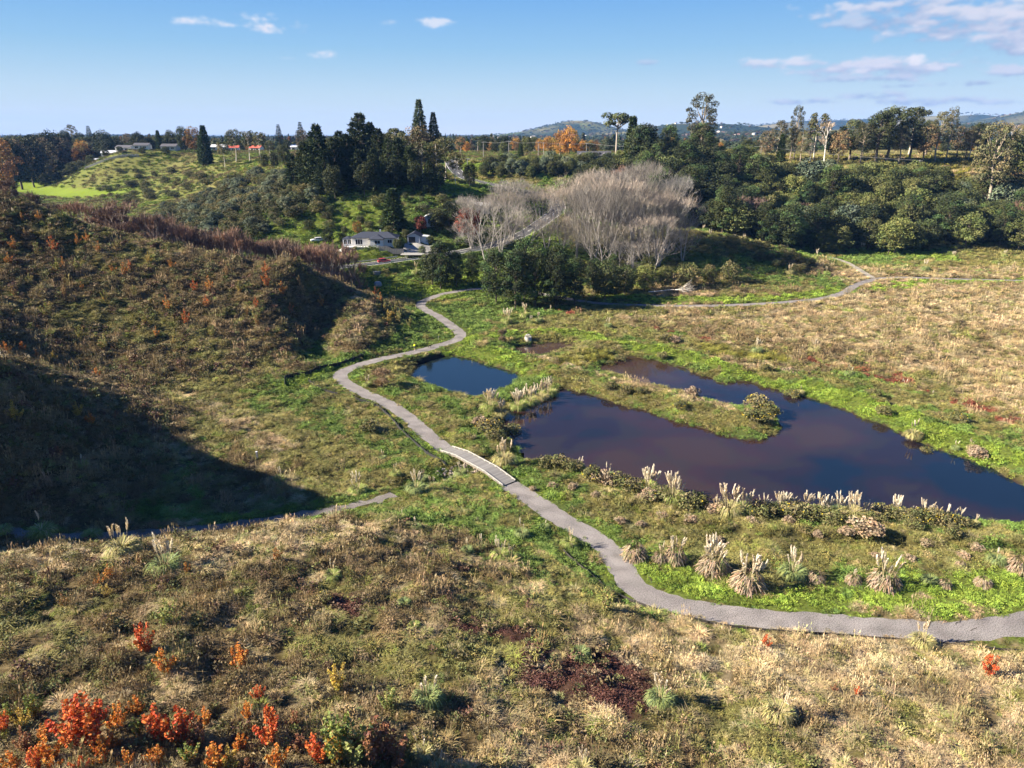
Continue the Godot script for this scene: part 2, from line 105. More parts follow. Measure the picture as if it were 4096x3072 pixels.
const CP := [0, -97, 1.3, -11, -110, 1.3, -25, -161, 1.5, -14, -172, 1.5, -25, -203, 2, -10, -215, 2, 20, -110, 0.9, 60, -90, 0.9, 100, -80, 1, 130, -90, 1, 40, -150, 0.8, 80, -150, 0.8, 120, -150, 0.8, 160, -150, 1, 10, -140, 1, 10, -180, 1.2, 60, -200, 1, 120, -200, 1, 180, -200, 1, 240, -200, 1, 150, -256, 1.6, 100, -240, 1.6, 200, -258, 1.6, 20, -225, 1.8, 60, -222, 1.6, 190, -300, 2.2, 240, -310, 2.4, 54, -62, 1.4, 20, -65, 1.4, 10, -75, 1.4, 14, -68, 1.4, 80, -60, 1.6, 5, -88, 1.3, -5, -80, 2, 55, -45, 3.2, 20, -45, 4, 0, -50, 5.6, -5, -62, 5.2, -20, -55, 6.5, -40, -60, 6.5, -57, -66, 7, -30, -40, 8.5, 30, -30, 6, 0, -30, 8.5, -60, -50, 8, 60, -30, 5, -8, -70, 4, -22, -75, 6, -40, -69, 6.8, 0, -5, 15, 50, -5, 12, -60, -5, 17, 100, -30, 4, -60, -74, 3.6, -42, -78, 2.8, -26, -84, 2.2, -16, -92, 1.3, -94, -69, 12, -62, -86, 9, -75, -84, 19, -86, -82, 30, -97, -94, 30.5, -104, -108, 23, -72, -79, 13, -100, -80, 43, -98, -73, 43, -98, -65, 26, -84, -73, 20, -97, -130, 12, -82, -131, 5.8, -60, -98, 5.5, -72, -106, 11, -84, -116, 13, -45, -100, 2.8, -58, -119, 3.2, -70, -129, 4, -110, -130, 20, -130, -122, 28, -150, -110, 35, -120, -88, 41, -114, -70, 33, -130, -60, 22, -100, -56, 12, -80, -62, 8.5, -30, -110, 1.8, -30, -130, 2, -45, -137, 2.8, -15, -130, 1.4, -70, -146, 6.5, -100, -150, 11, -135, -150, 22, -68, -166, 12, -98, -168, 17, -130, -170, 25, -133, -190, 34, -103, -190, 23.3, -86, -190, 20, -66, -190, 16.5, -50, -190, 14, -42, -183, 9, -41, -170, 7.8, -41, -158, 4.6, -49, -171, 4.4, -57, -176, 13, -60, -168, 11.5, -47, -179, 8, -33, -178, 3.8, -30, -165, 2.2, -55, -150, 5, -98, -214, 14, -60, -212, 7, -140, -215, 26, -38, -203, 4, -170, -190, 43, -210, -190, 48, -190, -240, 40, -230, -140, 48, -44, -241, 9.2, -66, -237, 8, -90, -236, 7.5, -18, -257, 11, 3, -281, 13.2, 16, -300, 16, 22, -340, 20.5, -6, -369, 25, -26, -393, 28, -35, -447, 35.5, -45, -226, 4.6, -20, -226, 3.6, -8, -238, 5, -62, -226, 5, 20, -262, 7, -50, -255, 13.6, -36, -258, 13.5, -22, -265, 13.2, -66, -257, 12.4, -52, -274, 17.5, -50, -302, 29, -20, -300, 26, -80, -300, 26, -94, -270, 15, -112, -268, 11, -112, -300, 19, -40, -330, 33, -60, -360, 35, -2, -330, 23, -90, -340, 31, -150, -255, 9, -150, -300, 8, -180, -340, 8, -200, -400, 8, -292, -490, 9, -372, -600, 10, -220, -640, 37, -280, -620, 38, -312, -602, 37, -335, -600, 30, -405, -615, 10, -150, -200, 36, -200, -270, 18, -240, -330, 10, -300, -400, 14, -360, -480, 22, -300, -570, 37, -230, -570, 36, -262, -545, 26, -200, -505, 31, -155, -450, 32, -120, -400, 33, -362, -560, 12, -330, -525, 10, -240, -470, 11, -185, -415, 12, -148, -360, 14, -450, -635, 14, -420, -690, 38, -520, -600, 40, -600, -480, 42, -450, -540, 20, -330, -690, 34, -230, -690, 37, -520, -300, 40, -400, -300, 34, 60, -318, 10, 122, -315, 2.8, 175, -315, 2.8, 227, -317, 3, 300, -330, 5, 100, -400, 33, 160, -405, 34, 230, -410, 35, 300, -400, 35, 350, -380, 34, 420, -360, 34, 150, -360, 17, 220, -360, 17, 270, -365, 18, 100, -350, 17, 62, -350, 18, 300, -250, 3, 300, -150, 2, 450, -200, 6, 400, -300, 8, 47, -430, 35.5, 0, -430, 34, -30, -430, 34, 75, -430, 35, 30, -380, 27, 50, -405, 32, 70, -385, 28, 0, -400, 31, 0, -500, 37, 100, -480, 36, 200, -500, 37, -100, -500, 37, 300, -500, 38, 420, -480, 38, 0, -700, 36, 200, -700, 38, 400, -700, 38, -100, -700, 37, -500, -800, 40, -200, -850, 38, 200, -850, 38, 78, -280, 13, 60, -282, 14, 42, -286, 13.5, 42, -262, 8, 72, -252, 6, 100, -265, 6, 116, -258, 2.6, 105, -300, 7, 60, -236, 2.5, 30, -242, 4, 90, -242, 2.6]
const HILLS := [[470, 5000, 330, 600, 72], [250, 5200, 500, 600, 28], [805, 4000, 230, 500, 58], [1183, 4000, 300, 500, 70], [2300, 6500, 600, 700, 100], [3100, 6700, 800, 700, 140], [4000, 6500, 700, 700, 150], [3700, 4700, 900, 900, 250], [1500, 2500, 900, 700, 32], [2400, 3200, 900, 700, 60], [-200, 3000, 900, 700, 15], [-2500, 5000, 2500, 900, 20]]
const BIG_TREES := [['p', -46.9, -308, 17.7], ['p', -42.3, -305, 16.1], ['e', -37.7, -310, 17.7], ['e', -31.9, -315, 17.7], ['e', -24.4, -322, 14.7], ['d', -47.8, -300, 12.4], ['d', -39.7, -300, 11.6], ['d', -30, -306, 10.1], ['p', -56, -300, 16.4], ['d', -59.8, -298, 12.7], ['d', -71.7, -296, 13.8], ['d', -19, -332, 11.2], ['p', -33.6, -300, 12.9], ['p', -81.2, -312, 26], ['p', -88.5, -318, 19.9], ['p', -72.9, -306, 20.9], ['p', -67.9, -335, 26.1], ['p', -69.5, -315, 19.8], ['p', -64.1, -340, 21.7], ['p', -56.7, -318, 19.9], ['p', -76.3, -302, 17.5], ['p', -62.9, -304, 15.6], ['p', -51.7, -312, 16.7], ['p', -75.7, -330, 19.9], ['p', -95.2, -322, 15.7], ['e', -47.5, -318, 18.2], ['e', -42.1, -312, 13], ['e', -29.9, -330, 18.8], ['e', -35.4, -318, 14.8], ['b', -43.3, -340, 21.6], ['b', -40.6, -345, 19.6], ['r', -43.1, -352, 33.8], ['r', -36.6, -352, 29], ['u', -55, -350, 19.5], ['d', -128.7, -420, 12.9], ['d', -146.6, -440, 9.5], ['d', -137.5, -430, 10.1], ['n', -174, -620, 23.2], ['n', -198.3, -640, 22.3], ['n', -449.4, -800, 27.1], ['b', -145.4, -520, 17.4], ['e', -187.3, -505, 21.3], ['e', -176.1, -500, 19.7], ['e', -189.6, -490, 17.3], ['e', -167, -495, 18.5], ['e', -155.4, -480, 12.8], ['c', -213.3, -520, 26.8], ['c', -218.1, -525, 20.7], ['u', 58.6, -415, 30.2], ['c', 64.8, -405, 27.6], ['d', 67.8, -398, 25], ['d', 71, -395, 22.2], ['k', 100.9, -400, 39.4], ['y', 36.3, -470, 18.9], ['y', 30.6, -475, 16.5], ['y', 45.4, -480, 10.5], ['k', 151.5, -425, 21.7], ['k', 160.6, -430, 18.5], ['s', 161.7, -428, 30], ['e', 172.1, -425, 26.2], ['w', 175.6, -418, 24.3], ['w', 166.4, -415, 12], ['m', 192.5, -425, 23.2], ['m', 202.8, -415, 28], ['m', 211.4, -420, 29.2], ['m', 222.9, -418, 23.2], ['u', 249.8, -470, 29.2], ['k', 236.1, -415, 27.2], ['s', 244.5, -420, 28.8], ['b', 253.4, -425, 18.6], ['b', 258.7, -425, 15.9], ['k', 228.3, -352, 42.8], ['m', 235.8, -356, 36.2], ['w', 281.5, -425, 20], ['c', 150.5, -418, 15.2], ['m', 293.1, -430, 14.3], ['k', 159.7, -412, 17.5], ['b', 179.8, -410, 18.5], ['k', 193.1, -412, 22.2], ['k', 213.9, -412, 20.5], ['b', 227.6, -412, 20], ['m', 243.8, -440, 20.2], ['k', 257.2, -420, 18.5], ['m', 267.3, -430, 19.3], ['k', 272.7, -420, 18.8], ['k', 280.7, -415, 19.8], ['b', 142.9, -420, 16.9], ['d', 279.3, -405, 18.6], ['d', 207, -440, 17.9], ['d', 185.2, -430, 16], ['k', -421, -720, 23.7], ['d', -416.3, -700, 17.5], ['d', -405.2, -705, 15.8], ['d', -319.3, -640, 19.7], ['d', -277.1, -610, 15.6], ['d', -258.3, -590, 19], ['y', -248.4, -585, 19.6], ['b', -353.3, -690, 19], ['d', -353.7, -650, 26.7], ['b', -391.1, -620, 38.3], ['d', -395.5, -640, 35.8], ['b', -400, -600, 41.2], ['d', -395.8, -610, 41], ['y', -386.9, -560, 40.3], ['d', -399.5, -590, 38.6], ['b', -384.4, -640, 29.6], ['y', -368.8, -640, 23.9], ['c', -282.5, -600, 15], ['c', -316.7, -640, 16.3], ['d', -346.2, -640, 19.5], ['d', -310.5, -640, 14.4]]
var rng := RandomNumberGenerator.new()
var noise_a := FastNoiseLite.new()
var noise_b := FastNoiseLite.new()
var noise_c := FastNoiseLite.new()
var noise_d := FastNoiseLite.new()
var names := {}
var mats := {}

# ---------------------------------------------------------------- view, sky, sun
func set_view() -> void:
	var cam := Camera3D.new()
	cam.name = "camera"
	cam.fov = 56.8
	cam.near = 1.0
	cam.far = 30000.0
	cam.position = Vector3(0, 50, 0)
	cam.rotation_degrees = Vector3(-19.3, 0, 0)
	add_child(cam)
	cam.current = true
	var sun := DirectionalLight3D.new()
	sun.name = "sun"
	sun.light_energy = 1.6
	sun.light_color = Color(1.0, 0.945, 0.85)
	sun.light_angular_distance = 0.53
	sun.shadow_enabled = true
	sun.directional_shadow_max_distance = 900.0
	add_child(sun)
	sun.look_at_from_position(Vector3.ZERO, Vector3(0.873, -0.484, -0.061), Vector3.UP)
	var env := Environment.new()
	env.background_mode = Environment.BG_SKY
	var pano := PanoramaSkyMaterial.new()
	pano.panorama = ImageTexture.create_from_image(sky_image())
	var sky := Sky.new()
	sky.sky_material = pano
	env.sky = sky
	env.background_energy_multiplier = 0.24
	env.tonemap_mode = Environment.TONE_MAPPER_LINEAR
	env.tonemap_exposure = 4.4
	env.fog_enabled = true
	env.fog_density = 0.00004
	env.fog_light_color = Color(0.45, 0.67, 1.0)
	env.sdfgi_enabled = true
	env.ssao_enabled = true
	env.ssil_enabled = true
	var we := WorldEnvironment.new()
	we.name = "environment"
	we.environment = env
	add_child(we)

func sky_color(el: float) -> Color:
	var stops := [[-90.0, Color8(110, 125, 140)], [-3.0, Color8(150, 172, 196)], [-0.2, Color8(224, 225, 220)], [0.6, Color8(222, 227, 224)], [3.0, Color8(194, 217, 228)], [6.0, Color8(152, 196, 229)], [9.5, Color8(119, 174, 230)], [20.0, Color8(96, 152, 226)], [45.0, Color8(64, 114, 198)], [90.0, Color8(44, 88, 168)]]
	for i in range(1, stops.size()):
		if el <= stops[i][0]:
			var t: float = (el - stops[i - 1][0]) / (stops[i][0] - stops[i - 1][0])
			return (stops[i - 1][1] as Color).lerp(stops[i][1], clampf(t, 0.0, 1.0))
	return stops[-1][1]

func sky_image() -> Image:
	var w := 4096
	var h := 2048
	var im := Image.create(w, h, false, Image.FORMAT_RGBA8)
	for y in h:
		im.fill_rect(Rect2i(0, y, w, 1), sky_color(90.0 - (y + 0.5) * 180.0 / h))
	var n := FastNoiseLite.new()
	n.seed = 5
	n.frequency = 0.02
	n.fractal_octaves = 5
	var all := CLOUDS.duplicate()
	# the same fair-weather clouds go on round the rest of the sky
	var r := RandomNumberGenerator.new()
	r.seed = 21
	for i in 46:
		var az := r.randf_range(44.0, 316.0)
		var el := r.randf_range(2.0, 30.0)
		all.append([az, el, r.randf_range(1.5, 7.0), r.randf_range(0.25, 0.9) * (0.6 + el * 0.05), r.randf_range(0.5, 1.0), r.randf_range(0.1, 0.8)])
	for c in all:
		cloud(im, n, c)
	# low bank of far haze cloud over the horizon on the seaward side
	for y in range(int((90.0 - 1.9) / 180.0 * h), int((90.0 + 0.2) / 180.0 * h)):
		var el := 90.0 - (y + 0.5) * 180.0 / h
		for xx in range(int(-75.0 / 360.0 * w), int(12.0 / 360.0 * w)):
			var az := (xx + 0.5) / w * 360.0
			var x := posmod(xx, w)
			var nn := n.get_noise_2d(xx * 0.35 + 900.0, y * 5.0) * 0.5 + 0.5
			var d := clampf((1.45 - el + (nn - 0.5) * 0.7) * 2.0, 0.0, 1.0) * clampf((6.0 - az) / 14.0, 0.0, 1.0)
			if d > 0.0:
				im.set_pixel(x, y, im.get_pixel(x, y).lerp(Color8(206, 218, 236).lerp(Color8(228, 233, 242), nn), d * 0.62))
	return im

func cloud(im: Image, n: FastNoiseLite, c: Array) -> void:
	var w := im.get_width()
	var h := im.get_height()
	var cx: float = c[0] / 360.0 * w
	var cy: float = (90.0 - c[1]) / 180.0 * h
	var hw: float = c[2] / 360.0 * w
	var hh: float = c[3] / 180.0 * h
	for y in range(int(cy - hh * 1.6), int(cy + hh * 1.6) + 1):
		for x in range(int(cx - hw * 1.4), int(cx + hw * 1.4) + 1):
			var dx := (x - cx) / hw
			var dy := (y - cy) / hh
			if dy > 0.0:
				dy *= 1.5
			var r := dx * dx + dy * dy
			if r > 2.2:
				continue
			var nn := n.get_noise_2d(x * 1.3 + c[1] * 97.0, y * 4.6 + c[0] * 31.0)
			var nf := n.get_noise_2d(x * 6.0 + 400.0, y * 10.0 + c[0] * 57.0)
			var d: float = clampf((0.80 - r * 0.66 + nn * 1.25 + nf * 0.45) * 1.2, 0.0, 1.0)
			if d <= 0.01:
				continue
			d = pow(d, 1.35) * c[4]
			var body: float = clampf(0.5 + dy * 0.55 - nn * 1.3, 0.0, 1.0)
			var col := Color8(238, 235, 242).lerp(Color8(158, 172, 206), clampf(c[5] * 0.95 + (body - 0.35) * 0.95 * (0.25 + c[5]), 0.0, 1.0))
			var xx := posmod(x, w)
			im.set_pixel(xx, y, im.get_pixel(xx, y).lerp(col, d * 0.92))

# ---------------------------------------------------------------- naming and small helpers
func numbered(called: String) -> String:
	var k: int = names.get(called, 0)
	names[called] = k + 1
	return called if k == 0 else "%s_%03d" % [called, k]

func tag(o: Node, label: String, category: String, group := "", kind := "") -> Node:
	if label:
		o.set_meta("label", label)
	if category:
		o.set_meta("category", category)
	if group:
		o.set_meta("group", group)
	o.set_meta("kind", kind if kind else "thing")
	return o

func thing(called: String, at: Vector3, turn := 0.0, size := 1.0) -> Node3D:
	var o := Node3D.new()
	o.name = numbered(called)
	add_child(o)
	o.position = at
	o.rotation.y = turn
	o.scale = Vector3.ONE * size
	return o

func part(called: String, mesh: Mesh, m: Material, parent: Node = null, at := Vector3.ZERO, turn := Vector3.ZERO) -> MeshInstance3D:
	var o := MeshInstance3D.new()
	o.name = called if parent else numbered(called)
	o.mesh = mesh
	o.material_override = m
	o.position = at
	o.rotation = turn
	(parent if parent else self).add_child(o, true)
	return o

func mat(key: String, c: Color, rough := 0.9, extra := {}) -> StandardMaterial3D:
	if mats.has(key):
		return mats[key]
	var m := StandardMaterial3D.new()
	m.albedo_color = c.linear_to_srgb()
	m.roughness = rough
	m.metallic_specular = 0.35
	for k in extra:
		m.set(k, extra[k])
	mats[key] = m
	return m

func leafy(key: String, tint := Color.WHITE, back := 0.5) -> StandardMaterial3D:
	if mats.has(key):
		return mats[key]
	var m := StandardMaterial3D.new()
	m.albedo_color = tint.linear_to_srgb()
	m.vertex_color_use_as_albedo = true
	m.roughness = 0.75
	m.metallic_specular = 0.3
	m.cull_mode = BaseMaterial3D.CULL_DISABLED
	m.backlight_enabled = back > 0.0
	m.backlight = Color(back, back, back * 0.6)
	mats[key] = m
	return m

func rand(a: float, b: float) -> float:
	return rng.randf_range(a, b)

func rdir() -> Vector3:
	var y := rng.randf_range(-1.0, 1.0)
	var a := rng.randf() * TAU
	var r := sqrt(1.0 - y * y)
	return Vector3(cos(a) * r, y, sin(a) * r)

class MB:
	# collects triangles: positions, normals and linear vertex colours
	var v := PackedVector3Array()
	var n := PackedVector3Array()
	var c := PackedColorArray()
	func tri(a: Vector3, b: Vector3, d: Vector3, col: Color) -> void:
		var nn := (d - a).cross(b - a).normalized()
		v.append(a); v.append(b); v.append(d)
		n.append(nn); n.append(nn); n.append(nn)
		c.append(col); c.append(col); c.append(col)
	func quad(a: Vector3, b: Vector3, d: Vector3, e: Vector3, col: Color) -> void:
		tri(a, b, d, col)
		tri(a, d, e, col)
	func leaf(p: Vector3, along: Vector3, side: Vector3, col: Color) -> void:
		# a kite: base, two shoulders, tip
		quad(p - along * 0.5, p + side * 0.5 - along * 0.08, p + along * 0.5, p - side * 0.5 - along * 0.08, col)
	func box(lo: Vector3, hi: Vector3, col := Color.WHITE) -> void:
		var x := [lo.x, hi.x]
		var y := [lo.y, hi.y]
		var z := [lo.z, hi.z]
		var p := func(i, j, k): return Vector3(x[i], y[j], z[k])
		quad(p.call(0, 0, 1), p.call(0, 1, 1), p.call(1, 1, 1), p.call(1, 0, 1), col)
		quad(p.call(1, 0, 0), p.call(1, 1, 0), p.call(0, 1, 0), p.call(0, 0, 0), col)
		quad(p.call(0, 0, 0), p.call(0, 1, 0), p.call(0, 1, 1), p.call(0, 0, 1), col)
		quad(p.call(1, 0, 1), p.call(1, 1, 1), p.call(1, 1, 0), p.call(1, 0, 0), col)
		quad(p.call(0, 1, 1), p.call(0, 1, 0), p.call(1, 1, 0), p.call(1, 1, 1), col)
		quad(p.call(0, 0, 0), p.call(0, 0, 1), p.call(1, 0, 1), p.call(1, 0, 0), col)
	func tube(a: Vector3, b: Vector3, ra: float, rb: float, sides: int, col: Color) -> void:
		var d := (b - a).normalized()
		var s := d.cross(Vector3.UP if absf(d.y) < 0.9 else Vector3.RIGHT).normalized()
		var t := s.cross(d)
		for i in sides:
			var a0 := TAU * i / sides
			var a1 := TAU * (i + 1) / sides
			var n0 := s * cos(a0) + t * sin(a0)
			var n1 := s * cos(a1) + t * sin(a1)
			var q := [a + n0 * ra, b + n0 * rb, b + n1 * rb, a + n1 * ra]
			var nn := [n0, n0, n1, n1]
			for k in [0, 2, 1, 0, 3, 2]:
				v.append(q[k]); n.append(nn[k]); c.append(col)
	func add(o: MB, t: Transform3D) -> void:
		for i in o.v.size():
			v.append(t * o.v[i])
			n.append((t.basis * o.n[i]).normalized())
			c.append(o.c[i])
	func done() -> ArrayMesh:
		var m := ArrayMesh.new()
		var a := []
		a.resize(Mesh.ARRAY_MAX)
		a[Mesh.ARRAY_VERTEX] = v
		a[Mesh.ARRAY_NORMAL] = n
		a[Mesh.ARRAY_COLOR] = c
		m.add_surface_from_arrays(Mesh.PRIMITIVE_TRIANGLES, a)
		return m

func jit(c: Color, k := 0.25) -> Color:
	var f := 1.0 + rng.randf_range(-k, k)
	return Color(c.r * f * (1.0 + rng.randf_range(-k, k) * 0.4), c.g * f, c.b * f * (1.0 + rng.randf_range(-k, k) * 0.4))

# ---------------------------------------------------------------- terrain
const G0X := -640.0
const G0Z := -900.0
const GS := 5.0
const GNX := 225
const GNZ := 185
const FX0 := -170
const FZ0 := -465
const FNX := 446
const FNZ := 451
var grid := PackedFloat32Array()
var fine := PackedFloat32Array()
var pond_d := PackedFloat32Array()
var path_d := PackedFloat32Array()

func solve_terrain() -> void:
	var n := CP.size() / 3
	var m := n + 3
	var rows := []
	for i in m:
		var r := PackedFloat64Array()
		r.resize(m + 1)
		rows.append(r)
	for i in n:
		var r: PackedFloat64Array = rows[i]
		for j in n:
			var dx: float = CP[i * 3] - CP[j * 3]
			var dz: float = CP[i * 3 + 1] - CP[j * 3 + 1]
			r[j] = sqrt(dx * dx + dz * dz + 144.0)
		r[i] -= 0.6
		r[n] = 1.0
		r[n + 1] = CP[i * 3] / 100.0
		r[n + 2] = CP[i * 3 + 1] / 100.0
		r[m] = CP[i * 3 + 2]
		rows[i] = r
		for k in 3:
			rows[n + k][i] = r[n + k]
	for k in m:
		var best := k
		for i in range(k + 1, m):
			if absf(rows[i][k]) > absf(rows[best][k]):
				best = i
		var t = rows[k]
		rows[k] = rows[best]
		rows[best] = t
		var pk: PackedFloat64Array = rows[k]
		for i in range(k + 1, m):
			var r: PackedFloat64Array = rows[i]
			var f := r[k] / pk[k]
			if f != 0.0:
				for j in range(k, m + 1):
					r[j] -= f * pk[j]
				rows[i] = r
	var wgt := PackedFloat64Array()
	wgt.resize(m)
	for k in range(m - 1, -1, -1):
		var s: float = rows[k][m]
		for j in range(k + 1, m):
			s -= rows[k][j] * wgt[j]
		wgt[k] = s / rows[k][k]
	var px := PackedFloat64Array()
	var pz := PackedFloat64Array()
	for i in n:
		px.append(CP[i * 3])
		pz.append(CP[i * 3 + 1])
	grid.resize(GNX * GNZ)
	for j in GNZ:
		var z := G0Z + j * GS
		for i in GNX:
			var x := G0X + i * GS
			var o := wgt[n] + wgt[n + 1] * x / 100.0 + wgt[n + 2] * z / 100.0
			for k in n:
				var dx := x - px[k]
				var dz := z - pz[k]
				o += wgt[k] * sqrt(dx * dx + dz * dz + 144.0)
			grid[j * GNX + i] = o

func cub(a: float, b: float, c: float, d: float, t: float) -> float:
	return b + 0.5 * t * (c - a + t * (2.0 * a - 5.0 * b + 4.0 * c - d + t * (3.0 * (b - c) + d - a)))

func far_height(x: float, z: float) -> float:
	var f := -z
	var y := 33.0 - 12.0 * clampf((f - 900.0) / 6000.0, 0.0, 1.0) + 3.0 * sin(x / 310.0 + f / 500.0) * clampf((f - 800.0) / 800.0, 0.0, 1.0)
	for q in HILLS:
		var a: float = (x - q[0]) / q[2]
		var b: float = (f - q[1]) / q[3]
		var e := a * a + b * b
		if e < 12.0:
			y += q[4] * exp(-e) * (1.0 + 0.35 * noise_b.get_noise_2d(x * 0.01, z * 0.01))
	return y

func base_height(x: float, z: float) -> float:
	var fx := clampf((x - G0X) / GS, 1.0, GNX - 2.001)
	var fz := clampf((z - G0Z) / GS, 1.0, GNZ - 2.001)
	var i := int(fx)
	var j := int(fz)
	var u := fx - i
	var w := fz - j
	var r := [0.0, 0.0, 0.0, 0.0]
	for k in 4:
		var o := (clampi(j + k - 1, 0, GNZ - 1)) * GNX + i
		r[k] = cub(grid[o - 1], grid[o], grid[o + 1], grid[o + 2], u)
	var h := cub(r[0], r[1], r[2], r[3], w)
	var t := maxf(clampf((-z - 620.0) / 200.0, 0.0, 1.0), clampf((absf(x + 80.0) - 430.0) / 120.0, 0.0, 1.0))
	if t > 0.0:
		t = t * t * (3.0 - 2.0 * t)
		h = lerpf(h, far_height(x, z), t)
	return h

func hgt(x: float, z: float) -> float:
	var fx := x - FX0
	var fz := z - FZ0
	if fx < 0.0 or fz < 0.0 or fx >= FNX - 1.001 or fz >= FNZ - 1.001:
		return base_height(x, z)
	var i := int(fx)
	var j := int(fz)
	var u := fx - i
	var w := fz - j
	var o := j * FNX + i
	# the two triangles of the ground mesh's cell
	if u + w < 1.0:
		return fine[o] + (fine[o + 1] - fine[o]) * u + (fine[o + FNX] - fine[o]) * w
	var e := o + FNX + 1
	return fine[e] + (fine[e - 1] - fine[e]) * (1.0 - u) + (fine[e - FNX] - fine[e]) * (1.0 - w)

func on(x: float, z: float, up := 0.0) -> Vector3:
	return Vector3(x, hgt(x, z) + up, z)

func near_field(field: PackedFloat32Array, x: float, z: float, other := 99.0) -> float:
	var i := int(round(x)) - FX0
	var j := int(round(z)) - FZ0
	if i < 0 or j < 0 or i >= FNX or j >= FNZ:
		return other
	return field[j * FNX + i]

func points(a: Array) -> PackedVector2Array:
	var p := PackedVector2Array()
	for i in range(0, a.size(), 2):
		p.append(Vector2(a[i], a[i + 1]))
	return p

func smooth_line(a: PackedVector2Array, step := 1.0, closed := false) -> PackedVector2Array:
	# Catmull-Rom through the points, then even spacing
	var n := a.size()
	var dense := PackedVector2Array()
	for i in (n if closed else n - 1):
		var p0 := a[(i - 1 + n) % n] if closed else a[maxi(i - 1, 0)]
		var p1 := a[i]
		var p2 := a[(i + 1) % n]
		var p3 := a[(i + 2) % n] if closed else a[mini(i + 2, n - 1)]
		var k := maxi(2, int(p1.distance_to(p2) / (step * 0.4)))
		for s in k:
			var t := float(s) / k
			dense.append(Vector2(cub(p0.x, p1.x, p2.x, p3.x, t), cub(p0.y, p1.y, p2.y, p3.y, t)))
	if not closed:
		dense.append(a[n - 1])
	var out := PackedVector2Array([dense[0]])
	var left := step
	for i in range(1, dense.size()):
		var q := dense[i - 1]
		var d := q.distance_to(dense[i])
		while d >= left:
			q = q.move_toward(dense[i], left)
			d -= left
			out.append(q)
			left = step
		left -= d
	return out

func stamp(field: PackedFloat32Array, line: PackedVector2Array, reach: float, closed := false, heights := PackedFloat32Array(), into := PackedFloat32Array()) -> void:
	# distance to a polyline on the fine grid; also the line's height at the nearest point
	var n := line.size()
	for s in (n if closed else n - 1):
		var a := line[s]
		var b := line[(s + 1) % n]
		var ab := b - a
		var l2 := maxf(ab.length_squared(), 1e-6)
		for j in range(maxi(0, int(minf(a.y, b.y) - reach) - FZ0), mini(FNZ - 1, int(maxf(a.y, b.y) + reach) - FZ0 + 1) + 1):
			for i in range(maxi(0, int(minf(a.x, b.x) - reach) - FX0), mini(FNX - 1, int(maxf(a.x, b.x) + reach) - FX0 + 1) + 1):
				var p := Vector2(i + FX0, j + FZ0)
				var t := clampf((p - a).dot(ab) / l2, 0.0, 1.0)
				var d := p.distance_to(a + ab * t)
				var o := j * FNX + i
				if d < field[o]:
					field[o] = d
					if heights.size():
						into[o] = lerpf(heights[s], heights[(s + 1) % n], t)

var ways := []   # [line, heights, half width, name]
var pond_lines := []

func lay_way(called: String, a: Array, half: float, step := 1.0) -> void:
	var line := smooth_line(points(a), step)
	var hs := PackedFloat32Array()
	for i in line.size():
		var s := 0.0
		for k in range(-4, 5):
			var p := line[clampi(i + k, 0, line.size() - 1)]
			s += base_height(p.x, p.y)
		hs.append(s / 9.0)
	ways.append([line, hs, half, called])

